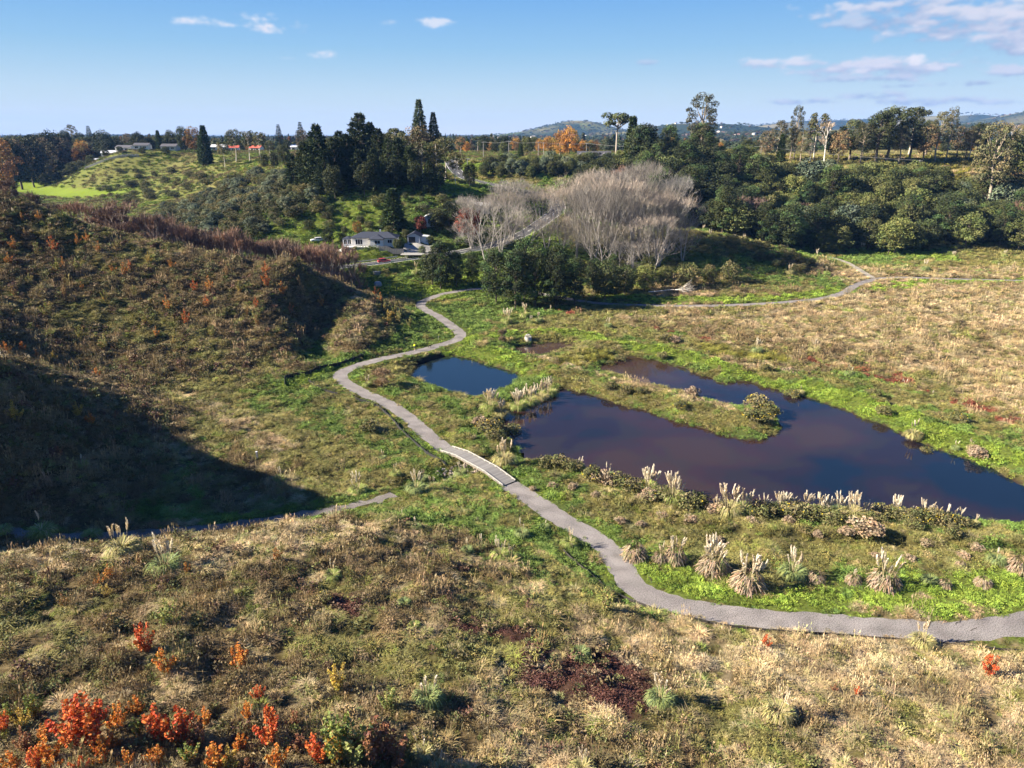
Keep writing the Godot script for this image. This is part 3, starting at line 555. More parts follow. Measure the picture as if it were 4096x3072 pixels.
func build_heights() -> void:
	solve_terrain()
	fine.resize(FNX * FNZ)
	pond_d.resize(FNX * FNZ)
	path_d.resize(FNX * FNZ)
	pond_d.fill(99.0)
	path_d.fill(99.0)
	for j in FNZ:
		for i in FNX:
			var x := float(i + FX0)
			var z := float(j + FZ0)
			var h := base_height(x, z)
			var rough := clampf((h - 1.5) / 6.0, 0.0, 1.0)
			h += noise_d.get_noise_2d(x, z) * (0.2 + 0.5 * rough) + noise_a.get_noise_2d(x, z) * (0.22 + 0.55 * rough) + noise_b.get_noise_2d(x * 0.6, z * 0.6) * (0.15 + 0.9 * rough)
			fine[j * FNX + i] = h
	# the blunt end of the spur: a knob, the hollow cut beside it and the rib beyond; the crest line; hummocks on the near hill's shoulder
	for r in [[[-58, -188, -59, -178, -58, -168, -54, -158], 1.5, 5.0], [[-48, -186, -49, -178, -48, -170, -46, -160, -43, -152], -2.3, 4.4], [[-38, -188, -38, -174, -37, -162], 0.5, 3.6], [[-133, -191, -103, -191, -86, -191, -66, -191, -56, -189], 1.6, 4.0], [[-120, -176, -95, -174, -70, -171], -1.0, 3.0], [[-98, -92, -96, -100], 2.4, 5.0], [[-104, -112, -100, -118], 1.8, 3.5], [[-97, -82, -93, -86], 2.0, 3.0]]:
		var rd := PackedFloat32Array()
		rd.resize(FNX * FNZ)
		rd.fill(99.0)
		stamp(rd, smooth_line(points(r[0]), 1.5), r[2] * 2.6)
		for o in fine.size():
			if rd[o] < r[2] * 2.6:
				fine[o] += r[1] * exp(-pow(rd[o] / r[2], 2.0))
	# ponds: banks that fall to the water, beds below it
	for src in [POND_A, POND_B, POND_C]:
		var line := smooth_line(points(src), 1.5, true)
		if src == POND_C:
			line = Geometry2D.offset_polygon(line, 1.3)[0]
		for i in line.size():
			var q := line[i]
			line[i] = q + Vector2(noise_a.get_noise_2d(q.x * 3.0, q.y * 3.0), noise_a.get_noise_2d(q.x * 3.0 + 70.0, q.y * 3.0)) * 0.7
		pond_lines.append(line)
		stamp(pond_d, line, 8.0, true)
		var lo := line[0]
		var hi := line[0]
		for q in line:
			lo = lo.min(q)
			hi = hi.max(q)
		for j in range(maxi(0, int(lo.y) - FZ0), mini(FNZ - 1, int(hi.y) - FZ0 + 1)):
			for i in range(maxi(0, int(lo.x) - FX0), mini(FNX - 1, int(hi.x) - FX0 + 1)):
				if Geometry2D.is_point_in_polygon(Vector2(i + FX0, j + FZ0), line):
					pond_d[j * FNX + i] *= -1.0
	for o in fine.size():
		var d := pond_d[o]
		if d < 0.0:
			fine[o] = -0.12 - minf(1.3, -d * 0.4)
		elif d < 8.0:
			var t := clampf(d / 3.2, 0.0, 1.0)
			fine[o] = maxf(0.06 + d * 0.22, lerpf(0.1, maxf(fine[o], 0.75), t * t * (3.0 - 2.0 * t)))
		elif fine[o] < 0.45 and o % FNX > 60:
			fine[o] = 0.45 + (fine[o] - 0.45) * 0.2
	# the gully under the footbridge
	var gully := smooth_line(PackedVector2Array([Vector2(-19, -92), Vector2(-11, -97), Vector2(-6, -101.5), Vector2(0, -105), Vector2(5, -109)]), 1.0)
	var gd := PackedFloat32Array()
	gd.resize(FNX * FNZ)
	gd.fill(99.0)
	stamp(gd, gully, 7.0)
	for o in fine.size():
		if gd[o] < 6.0:
			fine[o] -= 1.3 * exp(-pow(gd[o] / 2.3, 2.0))
	lay_way("footpath", PATH_A, 1.75)
	lay_way("footpath", PATH_B, 1.55)
	lay_way("gravel_path", PATH_D, 1.3)
	lay_way("dirt_track", TRACK, 0.95)
	lay_way("road", ROAD, 3.6, 2.0)
	var level := PackedFloat32Array()
	level.resize(FNX * FNZ)
	for w in ways:
		var df := PackedFloat32Array()
		df.resize(FNX * FNZ)
		df.fill(99.0)
		var half: float = w[2]
		stamp_level(df, w[0], half + 4.0, w[1], level)
		for o in fine.size():
			var d := df[o]
			if d < half + 4.0:
				var t := clampf((d - half - 0.7) / 3.0, 0.0, 1.0)
				fine[o] = lerpf(level[o] - 0.07, fine[o], t * t * (3.0 - 2.0 * t))
				path_d[o] = minf(path_d[o], d - half)

func stamp_level(field: PackedFloat32Array, line: PackedVector2Array, reach: float, heights: PackedFloat32Array, into: PackedFloat32Array) -> void:
	stamp(field, line, reach, false, heights, into)

# ---------------------------------------------------------------- ground cover map
const ROAD := [-125, -232, -105, -234, -88, -235.5, -66, -237.5, -44, -241.5, -18, -256, 2, -279, 13, -300, 21, -330, 17, -352, -4, -372, -24, -394, -34, -425, -35, -455, -30, -500]
const PALETTE := [Color(0.185, 0.262, 0.04), Color(0.125, 0.19, 0.042), Color(0.385, 0.30, 0.17), Color(0.21, 0.065, 0.042), Color(0.10, 0.045, 0.036), Color(0.18, 0.137, 0.068), Color(0.19, 0.178, 0.06), Color(0.48, 0.385, 0.23), Color(0.20, 0.195, 0.04)]
var cover := PackedByteArray()

func cover_base(x: float, z: float, h: float) -> int:
	var n := noise_b.get_noise_2d(x * 0.5, z * 0.5) + 0.6 * noise_a.get_noise_2d(x * 1.3, z * 1.3)
	if z > -78.0 - maxf(0.0, -x) * 0.05:
		if x > 16.0 and z > -61.0:
			return 2 if n > -0.22 else (7 if n < -0.45 else 6)
		if x > 10.0:
			return 6 if n > -0.1 else 1
		return 5 if n > -0.2 else (6 if n > -0.32 else 2)
	if x < -28.0 and z > -205.0 and h > 3.2:
		return 5 if n > -0.2 else 6
	if x > 45.0 and z < -148.0 and z > -262.0 and h < 4.0:
		return 2 if n > 0.05 else (5 if n > -0.25 else 6)
	if z < -330.0:
		if x > 60.0:
			return 6 if n > -0.12 else (2 if n < -0.35 else 8)
		return 0 if n > 0.0 else (6 if n > -0.35 else 1)
	if x > 60.0 and z < -262.0:
		return 6 if n > -0.1 else 1
	if z < -215.0 and x < 20.0:
		return 0 if n > 0.1 else 1
	return 6 if n > 0.0 else 1

func build_cover() -> void:
	cover.resize(FNX * FNZ)
	for j in FNZ:
		for i in FNX:
			var o := j * FNX + i
			cover[o] = cover_base(i + FX0, j + FZ0, fine[o])
	for s in STROKES:
		var code: int = s[0]
		var width: float = s[1]
		var pts := points(s.slice(2))
		var d := PackedFloat32Array()
		d.resize(FNX * FNZ)
		d.fill(99.0)
		var line := smooth_line(pts, 2.0)
		stamp(d, line, width + 3.0)
		for o in d.size():
			if d[o] < width + 3.0:
				var x := o % FNX + FX0
				var z := o / FNX + FZ0
				var n := noise_a.get_noise_2d(x * 2.2 + code * 31.0, z * 2.2) * 0.9 + noise_b.get_noise_2d(x + code * 57.0, z) * 0.8
				if d[o] < width * (0.75 + n) + rng.randf_range(-0.6, 0.6):
					var put := code
					var m := noise_a.get_noise_2d(x * 1.7 + 300.0, z * 1.7) + rng.randf_range(-0.2, 0.2)
					if code == 2 or code == 7:
						put = 6 if m > 0.26 else (5 if m < -0.3 else code)
					elif code == 3 and m > 0.02:
						put = 6 if m > 0.2 else 5
					elif code == 1 and m > 0.22:
						put = 6
					elif code == 5 and m > 0.25:
						put = 2 if m > 0.4 else 6
					cover[o] = put
	# lush edge along the paths
	for o in cover.size():
		if path_d[o] < 2.2 + noise_a.get_noise_2d(o % FNX * 3.0, o / FNX * 3.0) * 2.0 and cover[o] in [1, 6] and rng.randf() < 0.5:
			cover[o] = 0 if rng.randf() < 0.45 else 1

func cover_at(x: float, z: float) -> int:
	var i := int(round(x)) - FX0
	var j := int(round(z)) - FZ0
	if i < 0 or j < 0 or i >= FNX or j >= FNZ:
		return cover_base(x, z, 40.0)
	return cover[j * FNX + i]

func ground_color(x: float, z: float) -> Color:
	var c: Color
	var far := -z
	if far < 465.0 and x > FX0 and x < FX0 + FNX - 1:
		c = PALETTE[cover_at(x, z)]
		if near_field(pond_d, x, z) < 0.4:
			return Color(0.045, 0.035, 0.024)
		return c.lerp(Color(0.05, 0.04, 0.025), 0.55) * (1.0 + 0.25 * noise_a.get_noise_2d(x * 4.0, z * 4.0))
	# pastures, hedged paddocks and bush on the plateau and the far hills
	var cell := noise_c.get_noise_2d(x * 0.3, z * 0.3)
	var n := noise_b.get_noise_2d(x * 0.06, z * 0.06)
	c = Color(0.13, 0.17, 0.04).lerp(Color(0.27, 0.23, 0.10), clampf(0.5 + cell * 0.9 + (0.35 if x > 60.0 else -0.25), 0.0, 1.0))
	if x < -150.0 and far > 500.0 and far < 660.0 and base_height(x, z) < 14.0:
		return Color(0.21, 0.29, 0.045)
	if far > 700.0:
		c = c.lerp(Color(0.04, 0.055, 0.028), clampf(0.75 + n * 2.2 - clampf((x - 900.0) / 2500.0, 0.0, 0.45), 0.0, 1.0))
		if noise_b.get_noise_2d(x * 0.021 + 40.0, z * 0.021) > 0.16:
			c = Color(0.035, 0.05, 0.028)
	return c * (1.0 + 0.2 * noise_a.get_noise_2d(x, z))

func build_ground() -> void:
	var v := PackedVector3Array()
	var nrm := PackedVector3Array()
	var col := PackedColorArray()
	var idx := PackedInt32Array()
	for j in FNZ:
		for i in FNX:
			var o := j * FNX + i
			var x := i + FX0
			var z := j + FZ0
			v.append(Vector3(x, fine[o], z))
			var a := fine[o - 1] if i > 0 else fine[o]
			var b := fine[o + 1] if i < FNX - 1 else fine[o]
			var c := fine[o - FNX] if j > 0 else fine[o]
			var d := fine[o + FNX] if j < FNZ - 1 else fine[o]
			nrm.append(Vector3(a - b, 2.0, c - d).normalized())
			col.append(ground_color(x, z))
	for j in FNZ - 1:
		for i in FNX - 1:
			var o := j * FNX + i
			for k in [o, o + 1, o + FNX, o + 1, o + FNX + 1, o + FNX]:
				idx.append(k)
	# coarse sheet from there to the horizon, with a skirt where it meets the fine one
	var xs := [FX0, FX0 + FNX - 1]
	var zs := [FZ0, FZ0 + FNZ - 1]
	for side in [-1, 1]:
		var x: float = FX0 if side < 0 else FX0 + FNX - 1
		var step := 8.0
		while absf(x) < 9000.0:
			x += side * step
			xs.append(x)
			if absf(x) > 560.0:
				step *= 1.11
	var q := FX0 + 5.0
	while q < FX0 + FNX - 2:
		xs.append(q)
		q += 8.0
	q = FZ0
	var st := 6.0
	while q > -9500.0:
		q -= st
		zs.append(q)
		if q < -760.0:
			st *= 1.07
	q = FZ0 + 10.0
	while q < FZ0 + FNZ - 4:
		zs.append(q)
		q += 10.0
	for e in [5.0, 40.0, 100.0]:
		zs.append(e)
	xs.sort()
	zs.sort()
	var at := v.size()
	for z in zs:
		for x in xs:
			var lower := 0.0
			if x >= FX0 and x <= FX0 + FNX - 1 and z >= FZ0 and z <= FZ0 + FNZ - 1:
				lower = 0.05
			v.append(Vector3(x, base_height(x, z) - lower, z))
			var e := 4.0 + absf(z) * 0.004
			nrm.append(Vector3(base_height(x - e, z) - base_height(x + e, z), 2.0 * e, base_height(x, z - e) - base_height(x, z + e)).normalized())
			col.append(ground_color(x, z))
	var nx := xs.size()
	for j in zs.size() - 1:
		for i in nx - 1:
			if xs[i] >= FX0 and xs[i + 1] <= FX0 + FNX - 1 and zs[j] >= FZ0 and zs[j + 1] <= FZ0 + FNZ - 1:
				continue
			var o := at + j * nx + i
			for k in [o, o + 1, o + nx, o + 1, o + nx + 1, o + nx]:
				idx.append(k)
	var rim := []
	for i in FNX:
		rim.append(i)
	for j in range(1, FNZ):
		rim.append(j * FNX + FNX - 1)
	for i in range(FNX - 2, -1, -1):
		rim.append((FNZ - 1) * FNX + i)
	for j in range(FNZ - 2, -1, -1):
		rim.append(j * FNX)
	for k in rim.size() - 1:
		var a: int = rim[k]
		var b: int = rim[k + 1]
		var o := v.size()
		for e in [a, b]:
			v.append(v[e] - Vector3(0, 3.0, 0))
			nrm.append(nrm[e])
			col.append(col[e])
		for t in [a, b, o, b, o + 1, o]:
			idx.append(t)
	var arr := []
	arr.resize(Mesh.ARRAY_MAX)
	arr[Mesh.ARRAY_VERTEX] = v
	arr[Mesh.ARRAY_NORMAL] = nrm
	arr[Mesh.ARRAY_COLOR] = col
	arr[Mesh.ARRAY_INDEX] = idx
	var m := ArrayMesh.new()
	m.add_surface_from_arrays(Mesh.PRIMITIVE_TRIANGLES, arr)
	var gm := StandardMaterial3D.new()
	gm.vertex_color_use_as_albedo = true
	gm.roughness = 1.0
	gm.metallic_specular = 0.1
	gm.albedo_texture = grain(512, 0.03, 0.62, 1.0, 3)
	gm.uv1_triplanar = true
	gm.uv1_world_triplanar = true
	gm.uv1_scale = Vector3.ONE * 0.11
	var g := part("ground", m, gm)
	tag(g, "rough grassy ground of the valley, slopes and plateau", "ground", "", "structure")

func grain(size: int, freq: float, lo: float, hi: float, sd: int) -> NoiseTexture2D:
	var t := NoiseTexture2D.new()
	var n := FastNoiseLite.new()
	n.seed = sd
	n.frequency = freq
	n.fractal_octaves = 5
	t.noise = n
	t.width = size
	t.height = size
	t.seamless = true
	var g := Gradient.new()
	g.set_color(0, Color(lo, lo, lo))
	g.set_color(1, Color(hi, hi, hi))
	t.color_ramp = g
	return t

func build_water() -> void:
	var nt := NoiseTexture2D.new()
	var fn := FastNoiseLite.new()
	fn.seed = 12
	fn.frequency = 0.03
	fn.fractal_octaves = 4
	nt.noise = fn
	nt.width = 256
	nt.height = 256
	nt.seamless = true
	nt.as_normal_map = true
	nt.bump_strength = 1.0
	# base water tints: silty brown in the large pond, clear dark in the small one
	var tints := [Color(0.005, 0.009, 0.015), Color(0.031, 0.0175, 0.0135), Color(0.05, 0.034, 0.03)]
	var called := ["small oval pond of deep blue water beside the path bend", "large brown pond wrapped round a grassy spit", "shallow muddy pool among reeds behind the ponds"]
	for k in 3:
		var ring: PackedVector2Array = Geometry2D.offset_polygon(pond_lines[k], 1.7)[0]
		var lo := ring[0]
		var hi := ring[0]
		for q in ring:
			lo = lo.min(q)
			hi = hi.max(q)
		var v := PackedVector3Array()
		var n := PackedVector3Array()
		var c := PackedColorArray()
		var idx := PackedInt32Array()
		var at := {}
		for j in range(int(lo.y) - 3, int(hi.y) + 4):
			for i in range(int(lo.x) - 3, int(hi.x) + 4):
				if near_field(pond_d, i, j) < 1.6 and Geometry2D.is_point_in_polygon(Vector2(i, j), ring):
					at[Vector2i(i, j)] = v.size()
					v.append(Vector3(i, 0.0, j))
					n.append(Vector3.UP)
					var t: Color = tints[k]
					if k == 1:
						# brown silty water; its eastward fade to dark blue paints in the sky reflection
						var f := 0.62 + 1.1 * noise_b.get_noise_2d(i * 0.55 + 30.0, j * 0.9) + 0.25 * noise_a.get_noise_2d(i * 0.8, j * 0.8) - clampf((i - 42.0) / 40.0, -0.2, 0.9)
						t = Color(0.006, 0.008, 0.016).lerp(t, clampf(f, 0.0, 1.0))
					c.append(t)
		for q in at:
			var e: int = at[q]
			if at.has(q + Vector2i(1, 0)) and at.has(q + Vector2i(0, 1)) and at.has(q + Vector2i(1, 1)):
				var x1: int = at[q + Vector2i(1, 0)]
				var z1: int = at[q + Vector2i(0, 1)]
				var d1: int = at[q + Vector2i(1, 1)]
				idx.append_array([e, x1, z1, x1, d1, z1])
		var arr := []
		arr.resize(Mesh.ARRAY_MAX)
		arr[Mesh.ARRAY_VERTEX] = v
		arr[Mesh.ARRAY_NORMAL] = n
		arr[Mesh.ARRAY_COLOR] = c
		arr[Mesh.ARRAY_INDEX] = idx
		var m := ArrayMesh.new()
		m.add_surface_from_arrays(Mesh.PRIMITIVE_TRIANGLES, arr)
		var wm := StandardMaterial3D.new()
		wm.vertex_color_use_as_albedo = true
		wm.roughness = 0.04
		wm.metallic_specular = 0.31 if k == 1 else 0.45
		wm.normal_enabled = true
		wm.normal_texture = nt
		wm.normal_scale = 0.05
		wm.uv1_triplanar = true
		wm.uv1_world_triplanar = true
		wm.uv1_scale = Vector3.ONE * 0.16
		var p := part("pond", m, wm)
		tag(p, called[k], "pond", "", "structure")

func ribbon(line: PackedVector2Array, half: float, lift: float, ragged: float, m: Material, called: String, label: String, tint: Color) -> void:
	var cross := [-1.0, -0.6, -0.2, 0.2, 0.6, 1.0]
	var v := PackedVector3Array()
	var n := PackedVector3Array()
	var c := PackedColorArray()
	var idx := PackedInt32Array()
	for i in line.size():
		var d := (line[mini(i + 1, line.size() - 1)] - line[maxi(i - 1, 0)]).normalized()
		var s := Vector2(-d.y, d.x)
		for k in cross.size():
			var w: float = cross[k] * half
			if absf(cross[k]) == 1.0:
				w += cross[k] * ragged * (noise_a.get_noise_2d(line[i].x * 5.0 + k * 40.0, line[i].y * 5.0) * 1.6)
			var p := line[i] + s * w
			var up := lift - (0.06 if absf(cross[k]) == 1.0 else 0.0)
			v.append(Vector3(p.x, hgt(p.x, p.y) + up, p.y))
			n.append(Vector3.UP)
			var f := 1.0 + 0.3 * noise_a.get_noise_2d(p.x * 3.0, p.y * 3.0) + 0.25 * noise_d.get_noise_2d(p.x * 2.0, p.y * 2.0)
			c.append(tint * f)
	var nc := cross.size()
	for i in line.size() - 1:
		for k in nc - 1:
			var o := i * nc + k
			for t in [o, o + nc, o + 1, o + 1, o + nc, o + nc + 1]:
				idx.append(t)
	var arr := []
	arr.resize(Mesh.ARRAY_MAX)
	arr[Mesh.ARRAY_VERTEX] = v
	arr[Mesh.ARRAY_NORMAL] = n
	arr[Mesh.ARRAY_COLOR] = c
	arr[Mesh.ARRAY_INDEX] = idx
	var am := ArrayMesh.new()
	am.add_surface_from_arrays(Mesh.PRIMITIVE_TRIANGLES, arr)
	tag(part(called, am, m), label, called.replace("_", " "), "", "structure")

func build_ways() -> void:
	var pm := StandardMaterial3D.new()
	pm.vertex_color_use_as_albedo = true
	pm.roughness = 0.95
	pm.metallic_specular = 0.2
	pm.albedo_texture = grain(512, 0.05, 0.5, 1.3, 9)
	pm.uv1_triplanar = true
	pm.uv1_world_triplanar = true
	pm.uv1_scale = Vector3.ONE * 0.23
	var looks := {"footpath": Color(0.21, 0.195, 0.192), "gravel_path": Color(0.30, 0.275, 0.235), "dirt_track": Color(0.17, 0.155, 0.145), "road": Color(0.085, 0.085, 0.09)}
	var labels := ["grey sealed footpath curving from the right edge to the bridge", "grey sealed footpath winding from the bridge round the hill to the far flats", "pale gravel branch path running toward the bush", "shaded dirt track in the hollow below the dark hillside", "two-lane asphalt road climbing past the white house"]
	for k in ways.size():
		var w: Array = ways[k]
		ribbon(w[0], w[2], 0.05 if w[3] != "road" else 0.09, 0.0 if w[3] == "road" else (0.75 if w[3] == "dirt_track" else 0.3), pm, w[3], labels[k], looks[w[3]])
	# painted lines on the road
	var white := mat("line_paint", Color(0.7, 0.7, 0.68), 0.7)
	var road: PackedVector2Array = ways[4][0]
	for off in [-3.2, 3.2, 0.0]:
		var mb := MB.new()
		for i in range(0, road.size() - 1):
			if off == 0.0 and i % 5 > 1:
				continue
			var d := (road[i + 1] - road[i]).normalized()
			var s := Vector2(-d.y, d.x)
			var q := []
			for e in [[road[i], off - 0.09], [road[i + 1], off - 0.09], [road[i + 1], off + 0.09], [road[i], off + 0.09]]:
				var p: Vector2 = e[0] + s * e[1]
				q.append(Vector3(p.x, hgt(p.x, p.y) + 0.115, p.y))
			mb.quad(q[0], q[1], q[2], q[3], Color.WHITE)
		tag(part("road_line", mb.done(), white), "white centre dashes painted on the road" if off == 0.0 else ("white edge line on the house side of the road" if off < 0.0 else "white edge line on the pond side of the road"), "road line", "", "structure")

	# cracks in the seal where the path leaves on the right, and at the bend
	for q in [[46.6, -62.0, 1.9, 0.5], [47.6, -61.2, 1.2, 0.4], [16.0, -69.5, 2.2, 1.3], [54.0, -60.0, 1.6, 0.9]]:
		var mb := MB.new()
		var p := Vector2(q[0], q[1])
		var d := Vector2(cos(q[3]), -sin(q[3]))
		for i in 8:
			var e: Vector2 = p + d.rotated(rand(-0.7, 0.7)) * q[2] / 8.0
			var s := d.orthogonal() * rand(0.025, 0.06)
			var pts := []
			for v in [p - s, e - s, e + s, p + s]:
				pts.append(Vector3(v.x, hgt(v.x, v.y) + 0.058, v.y))
			mb.quad(pts[0], pts[1], pts[2], pts[3], Color.WHITE)
			p = e
		tag(part("path_crack", mb.done(), mat("crack", Color(0.05, 0.045, 0.04), 1.0)), "dark crack in the grey footpath seal", "crack", "path cracks", "structure")

# ---------------------------------------------------------------- grass
func blade(mb: MB, p: Vector3, lean: Vector3, h: float, w: float, droop: float, col: Color) -> void:
	var s := lean.cross(Vector3.UP).normalized() * w * 0.5
	var a := p + Vector3.UP * h * 0.55 + lean * h * 0.22
	var b := p + Vector3.UP * h * (1.0 - droop) + lean * h * (0.45 + droop)
	mb.quad(p - s, a - s * 0.8, a + s * 0.8, p + s, col)
	mb.tri(a - s * 0.8, b, a + s * 0.8, col)

func tuft(blades: int, h: float, spread: float, w: float, droop: float, lean: float, var_: float) -> ArrayMesh:
	var mb := MB.new()
	for i in blades:
		var a := rng.randf() * TAU
		var d := Vector3(cos(a), 0, sin(a))
		var r := sqrt(rng.randf()) * spread
		var q := d.rotated(Vector3.UP, rand(-0.6, 0.6)) * lean * rand(0.4, 1.4)
		blade(mb, d * r + Vector3(0, -0.05, 0), q, h * rand(0.55, 1.15) * (1.0 - 0.35 * r / spread), w * rand(0.7, 1.3), droop * rand(0.5, 1.5), jit(Color(1, 1, 1), var_))
	return mb.done()

func herb(leaves: int, h: float, spread: float, size: float) -> ArrayMesh:
	var mb := MB.new()
	for i in leaves:
		var d := rdir()
		d.y = absf(d.y)
		var p := Vector3(d.x * spread, d.y * h, d.z * spread) * rand(0.5, 1.0)
		var t := (rdir() + Vector3(0, 0.6, 0)).normalized()
		var s := t.cross(rdir()).normalized()
		mb.leaf(p, t * size * rand(0.7, 1.4), s * size * 0.55, jit(Color(1, 1, 1), 0.3))
	return mb.done()

func stalks(n: int, h: float, spread: float) -> ArrayMesh:
	var mb := MB.new()
	for i in n:
		var p := Vector3(rand(-spread, spread), 0, rand(-spread, spread))
		var l := Vector3(rand(-0.25, 0.25), 1, rand(-0.25, 0.25)) * h * rand(0.6, 1.1)
		var s := Vector3(0.014, 0, 0).rotated(Vector3.UP, rng.randf() * PI)
		var c := jit(Color(1, 1, 1), 0.3)
		mb.tri(p - s, p + l, p + s, c)
		mb.leaf(p + l * 0.9, l * 0.28, s * 4.5, c * 0.9)
	return mb.done()

func in_view(p: Vector3, margin := 130.0) -> bool:
	var dy := p.y - 50.0
	var depth := -p.z * 0.9438 - dy * 0.3305
	if depth < 10.0:
		return false
	var u := 512.0 + 710.0 * p.x / depth
	var v := 384.0 - 710.0 * (-p.z * 0.3305 + dy * 0.9438) / depth
	return u > -margin and u < 1024.0 + margin and v < 768.0 + margin * 1.3

class Scatter:
	var buf := PackedFloat32Array()
	var count := 0
	func put(p: Vector3, turn: float, sx: float, sy: float, c: Color, tilt := Vector3.UP) -> void:
		var b := Basis(Quaternion(Vector3.UP, tilt)) * Basis(Vector3.UP, turn)
		var x := b.x * sx
		var y := b.y * sy
		var z := b.z * sx
		buf.append_array([x.x, y.x, z.x, p.x, x.y, y.y, z.y, p.y, x.z, y.z, z.z, p.z, c.r, c.g, c.b, 1.0])
		count += 1
	func node(mesh: Mesh, m: Material) -> MultiMeshInstance3D:
		var mm := MultiMesh.new()
		mm.transform_format = MultiMesh.TRANSFORM_3D
		mm.use_colors = true
		mm.mesh = mesh
		mm.instance_count = count
		mm.buffer = buf
		var o := MultiMeshInstance3D.new()
		o.multimesh = mm
		o.material_override = m
		return o

func build_grass() -> void:
	var meshes := [tuft(46, 0.34, 0.42, 0.045, 0.25, 0.7, 0.2), tuft(70, 0.58, 0.34, 0.036, 0.5, 1.25, 0.2), tuft(50, 0.72, 0.3, 0.03, 0.42, 1.0, 0.2), herb(90, 0.42, 0.5, 0.13), stalks(26, 1.05, 0.5), herb(70, 0.7, 0.42, 0.16)]
	var sc := []
	for m in meshes:
		sc.append(Scatter.new())
	# cover code -> [mesh, chance] pairs
	var mix := [[0, 0.8, 3, 0.17, 1, 0.03], [0, 0.45, 3, 0.35, 1, 0.2], [1, 0.62, 2, 0.32, 4, 0.06], [3, 0.75, 1, 0.2, 4, 0.05], [3, 0.8, 4, 0.12, 1, 0.08], [1, 0.38, 3, 0.3, 2, 0.14, 4, 0.1, 5, 0.08], [1, 0.45, 0, 0.25, 3, 0.2, 2, 0.1], [1, 0.45, 2, 0.4, 4, 0.15], [2, 0.8, 1, 0.2]]
	var bands := [[-15.0, -62.0, 0.36, 1.0], [-62.0, -95.0, 0.42, 1.05], [-95.0, -140.0, 0.55, 1.2], [-140.0, -200.0, 0.8, 1.5], [-200.0, -270.0, 1.15, 1.9], [-270.0, -340.0, 1.6, 2.4], [-340.0, -463.0, 2.4, 3.2]]
	for b in bands:
		var step: float = b[2]
		var z: float = b[0]
		while z > b[1]:
			var reach := -z * 0.86 + 14.0
			var x := maxf(-reach, FX0 + 2.0)
			var most := minf(reach, FX0 + FNX - 3.0)
			while x < most:
				var px := x + rand(-0.5, 0.5) * step
				var pz := z + rand(-0.5, 0.5) * step
				x += step
				var pd := near_field(path_d, px, pz)
				if pd < 0.15 and not (pd > -0.25 and rng.randf() < 0.35):
					continue
				if near_field(pond_d, px, pz) < 0.25 or yard(px, pz):
					continue
				var code := cover_at(px + rand(-0.7, 0.7), pz + rand(-0.7, 0.7))
				var p := on(px, pz)
				if not in_view(p):
					continue
				var clump := noise_a.get_noise_2d(px * 5.0, pz * 5.0)
				var gap := noise_d.get_noise_2d(px * 0.9, pz * 0.9)
				if rng.randf() > 0.92 + clump * 0.4 or (gap < -0.18 and rng.randf() < 0.6):
					continue
				var r := rng.randf()
				var kinds: Array = mix[code]
				var which: int = kinds[0]
				for k in range(0, kinds.size(), 2):
					which = kinds[k]
					r -= kinds[k + 1]
					if r <= 0.0:
						break
				var c: Color = PALETTE[code]
				var tone := 1.0 + 0.5 * noise_b.get_noise_2d(px * 4.0, pz * 4.0) + 0.4 * noise_a.get_noise_2d(px * 2.0 + 80.0, pz * 2.0) + rand(-0.12, 0.12)
				if code in [2, 5, 6, 7] and rng.randf() < 0.12:
					c = c.lerp(PALETTE[rng.randi() % 3], 0.6)
				if which == 4 or (which == 2 and rng.randf() < 0.5 and code != 8):
					c = c.lerp(Color(0.29, 0.225, 0.14), 0.5)
				c = Color(c.r * tone * rand(0.9, 1.12), c.g * tone, c.b * tone * rand(0.85, 1.15))
				var s: float = b[3] * rand(0.65, 1.3) * (1.0 + clump * 0.5 + gap * 0.7)
				if pd < 0.8:
					s *= 0.6
				var tall := rand(0.75, 1.15)
				if code == 4:
					tall *= 0.5
					which = 3
				sc[which].put(p, rng.randf() * TAU, s, s * tall, c, Vector3(rand(-0.18, 0.18), 1, rand(-0.18, 0.18)).normalized())
			z -= step
	# knee- to waist-high shrubby lumps over the slopes
	for i in 16000:
		var px := rand(-165.0, 75.0)
		var pz := rand(-25.0, -215.0)
		var steep := hgt(px, pz) > 3.4 and (pz > -80.0 or px < -30.0)
		if not steep or (px > 12.0 and rng.randf() < 0.75) or near_field(path_d, px, pz) < 1.0:
			continue
		var p := on(px, pz)
		if not in_view(p) or noise_a.get_noise_2d(px * 2.0 + 50.0, pz * 2.0) < -0.05:
			continue
		var c: Color = [Color(0.09, 0.10, 0.04), Color(0.13, 0.105, 0.055), Color(0.16, 0.12, 0.075), Color(0.12, 0.13, 0.05), Color(0.11, 0.06, 0.045)][rng.randi() % 5]
		var s := rand(0.9, 1.9) if pz > -80.0 else rand(1.2, 2.6)
		sc[5].put(p, rng.randf() * TAU, s * rand(0.9, 1.4), s * rand(0.7, 1.1), c * rand(0.8, 1.25))
	# rank grass on the valley sides beyond
	for i in 26000:
		var pz := -rand(230.0, 660.0)
		var px := rand(-0.78, 0.2) * -pz
		if px > FX0 + 2.0 and pz > FZ0 + 2.0:
			continue
		var p := on(px, pz)
		if p.y < 14.0 and pz < -500.0:
			continue
		var g := noise_b.get_noise_2d(px * 0.9, pz * 0.9) + rand(-0.15, 0.15)
		var c: Color = (PALETTE[0 if g > 0.2 else (6 if g > -0.02 else (1 if g > -0.2 else 5))] as Color) * rand(0.55, 1.0)
		sc[1 if g > -0.1 else 3].put(p, rng.randf() * TAU, rand(2.5, 5.0), rand(1.6, 3.4), c)
	var labels := ["short lush green grass over banks and verges", "rough tussocky grass over the slopes and flats", "long dry yellow grass over the flats and slopes", "low leafy weeds among the grass", "thin dry seed stalks standing above the grass", "small leafy undergrowth on the slopes"]
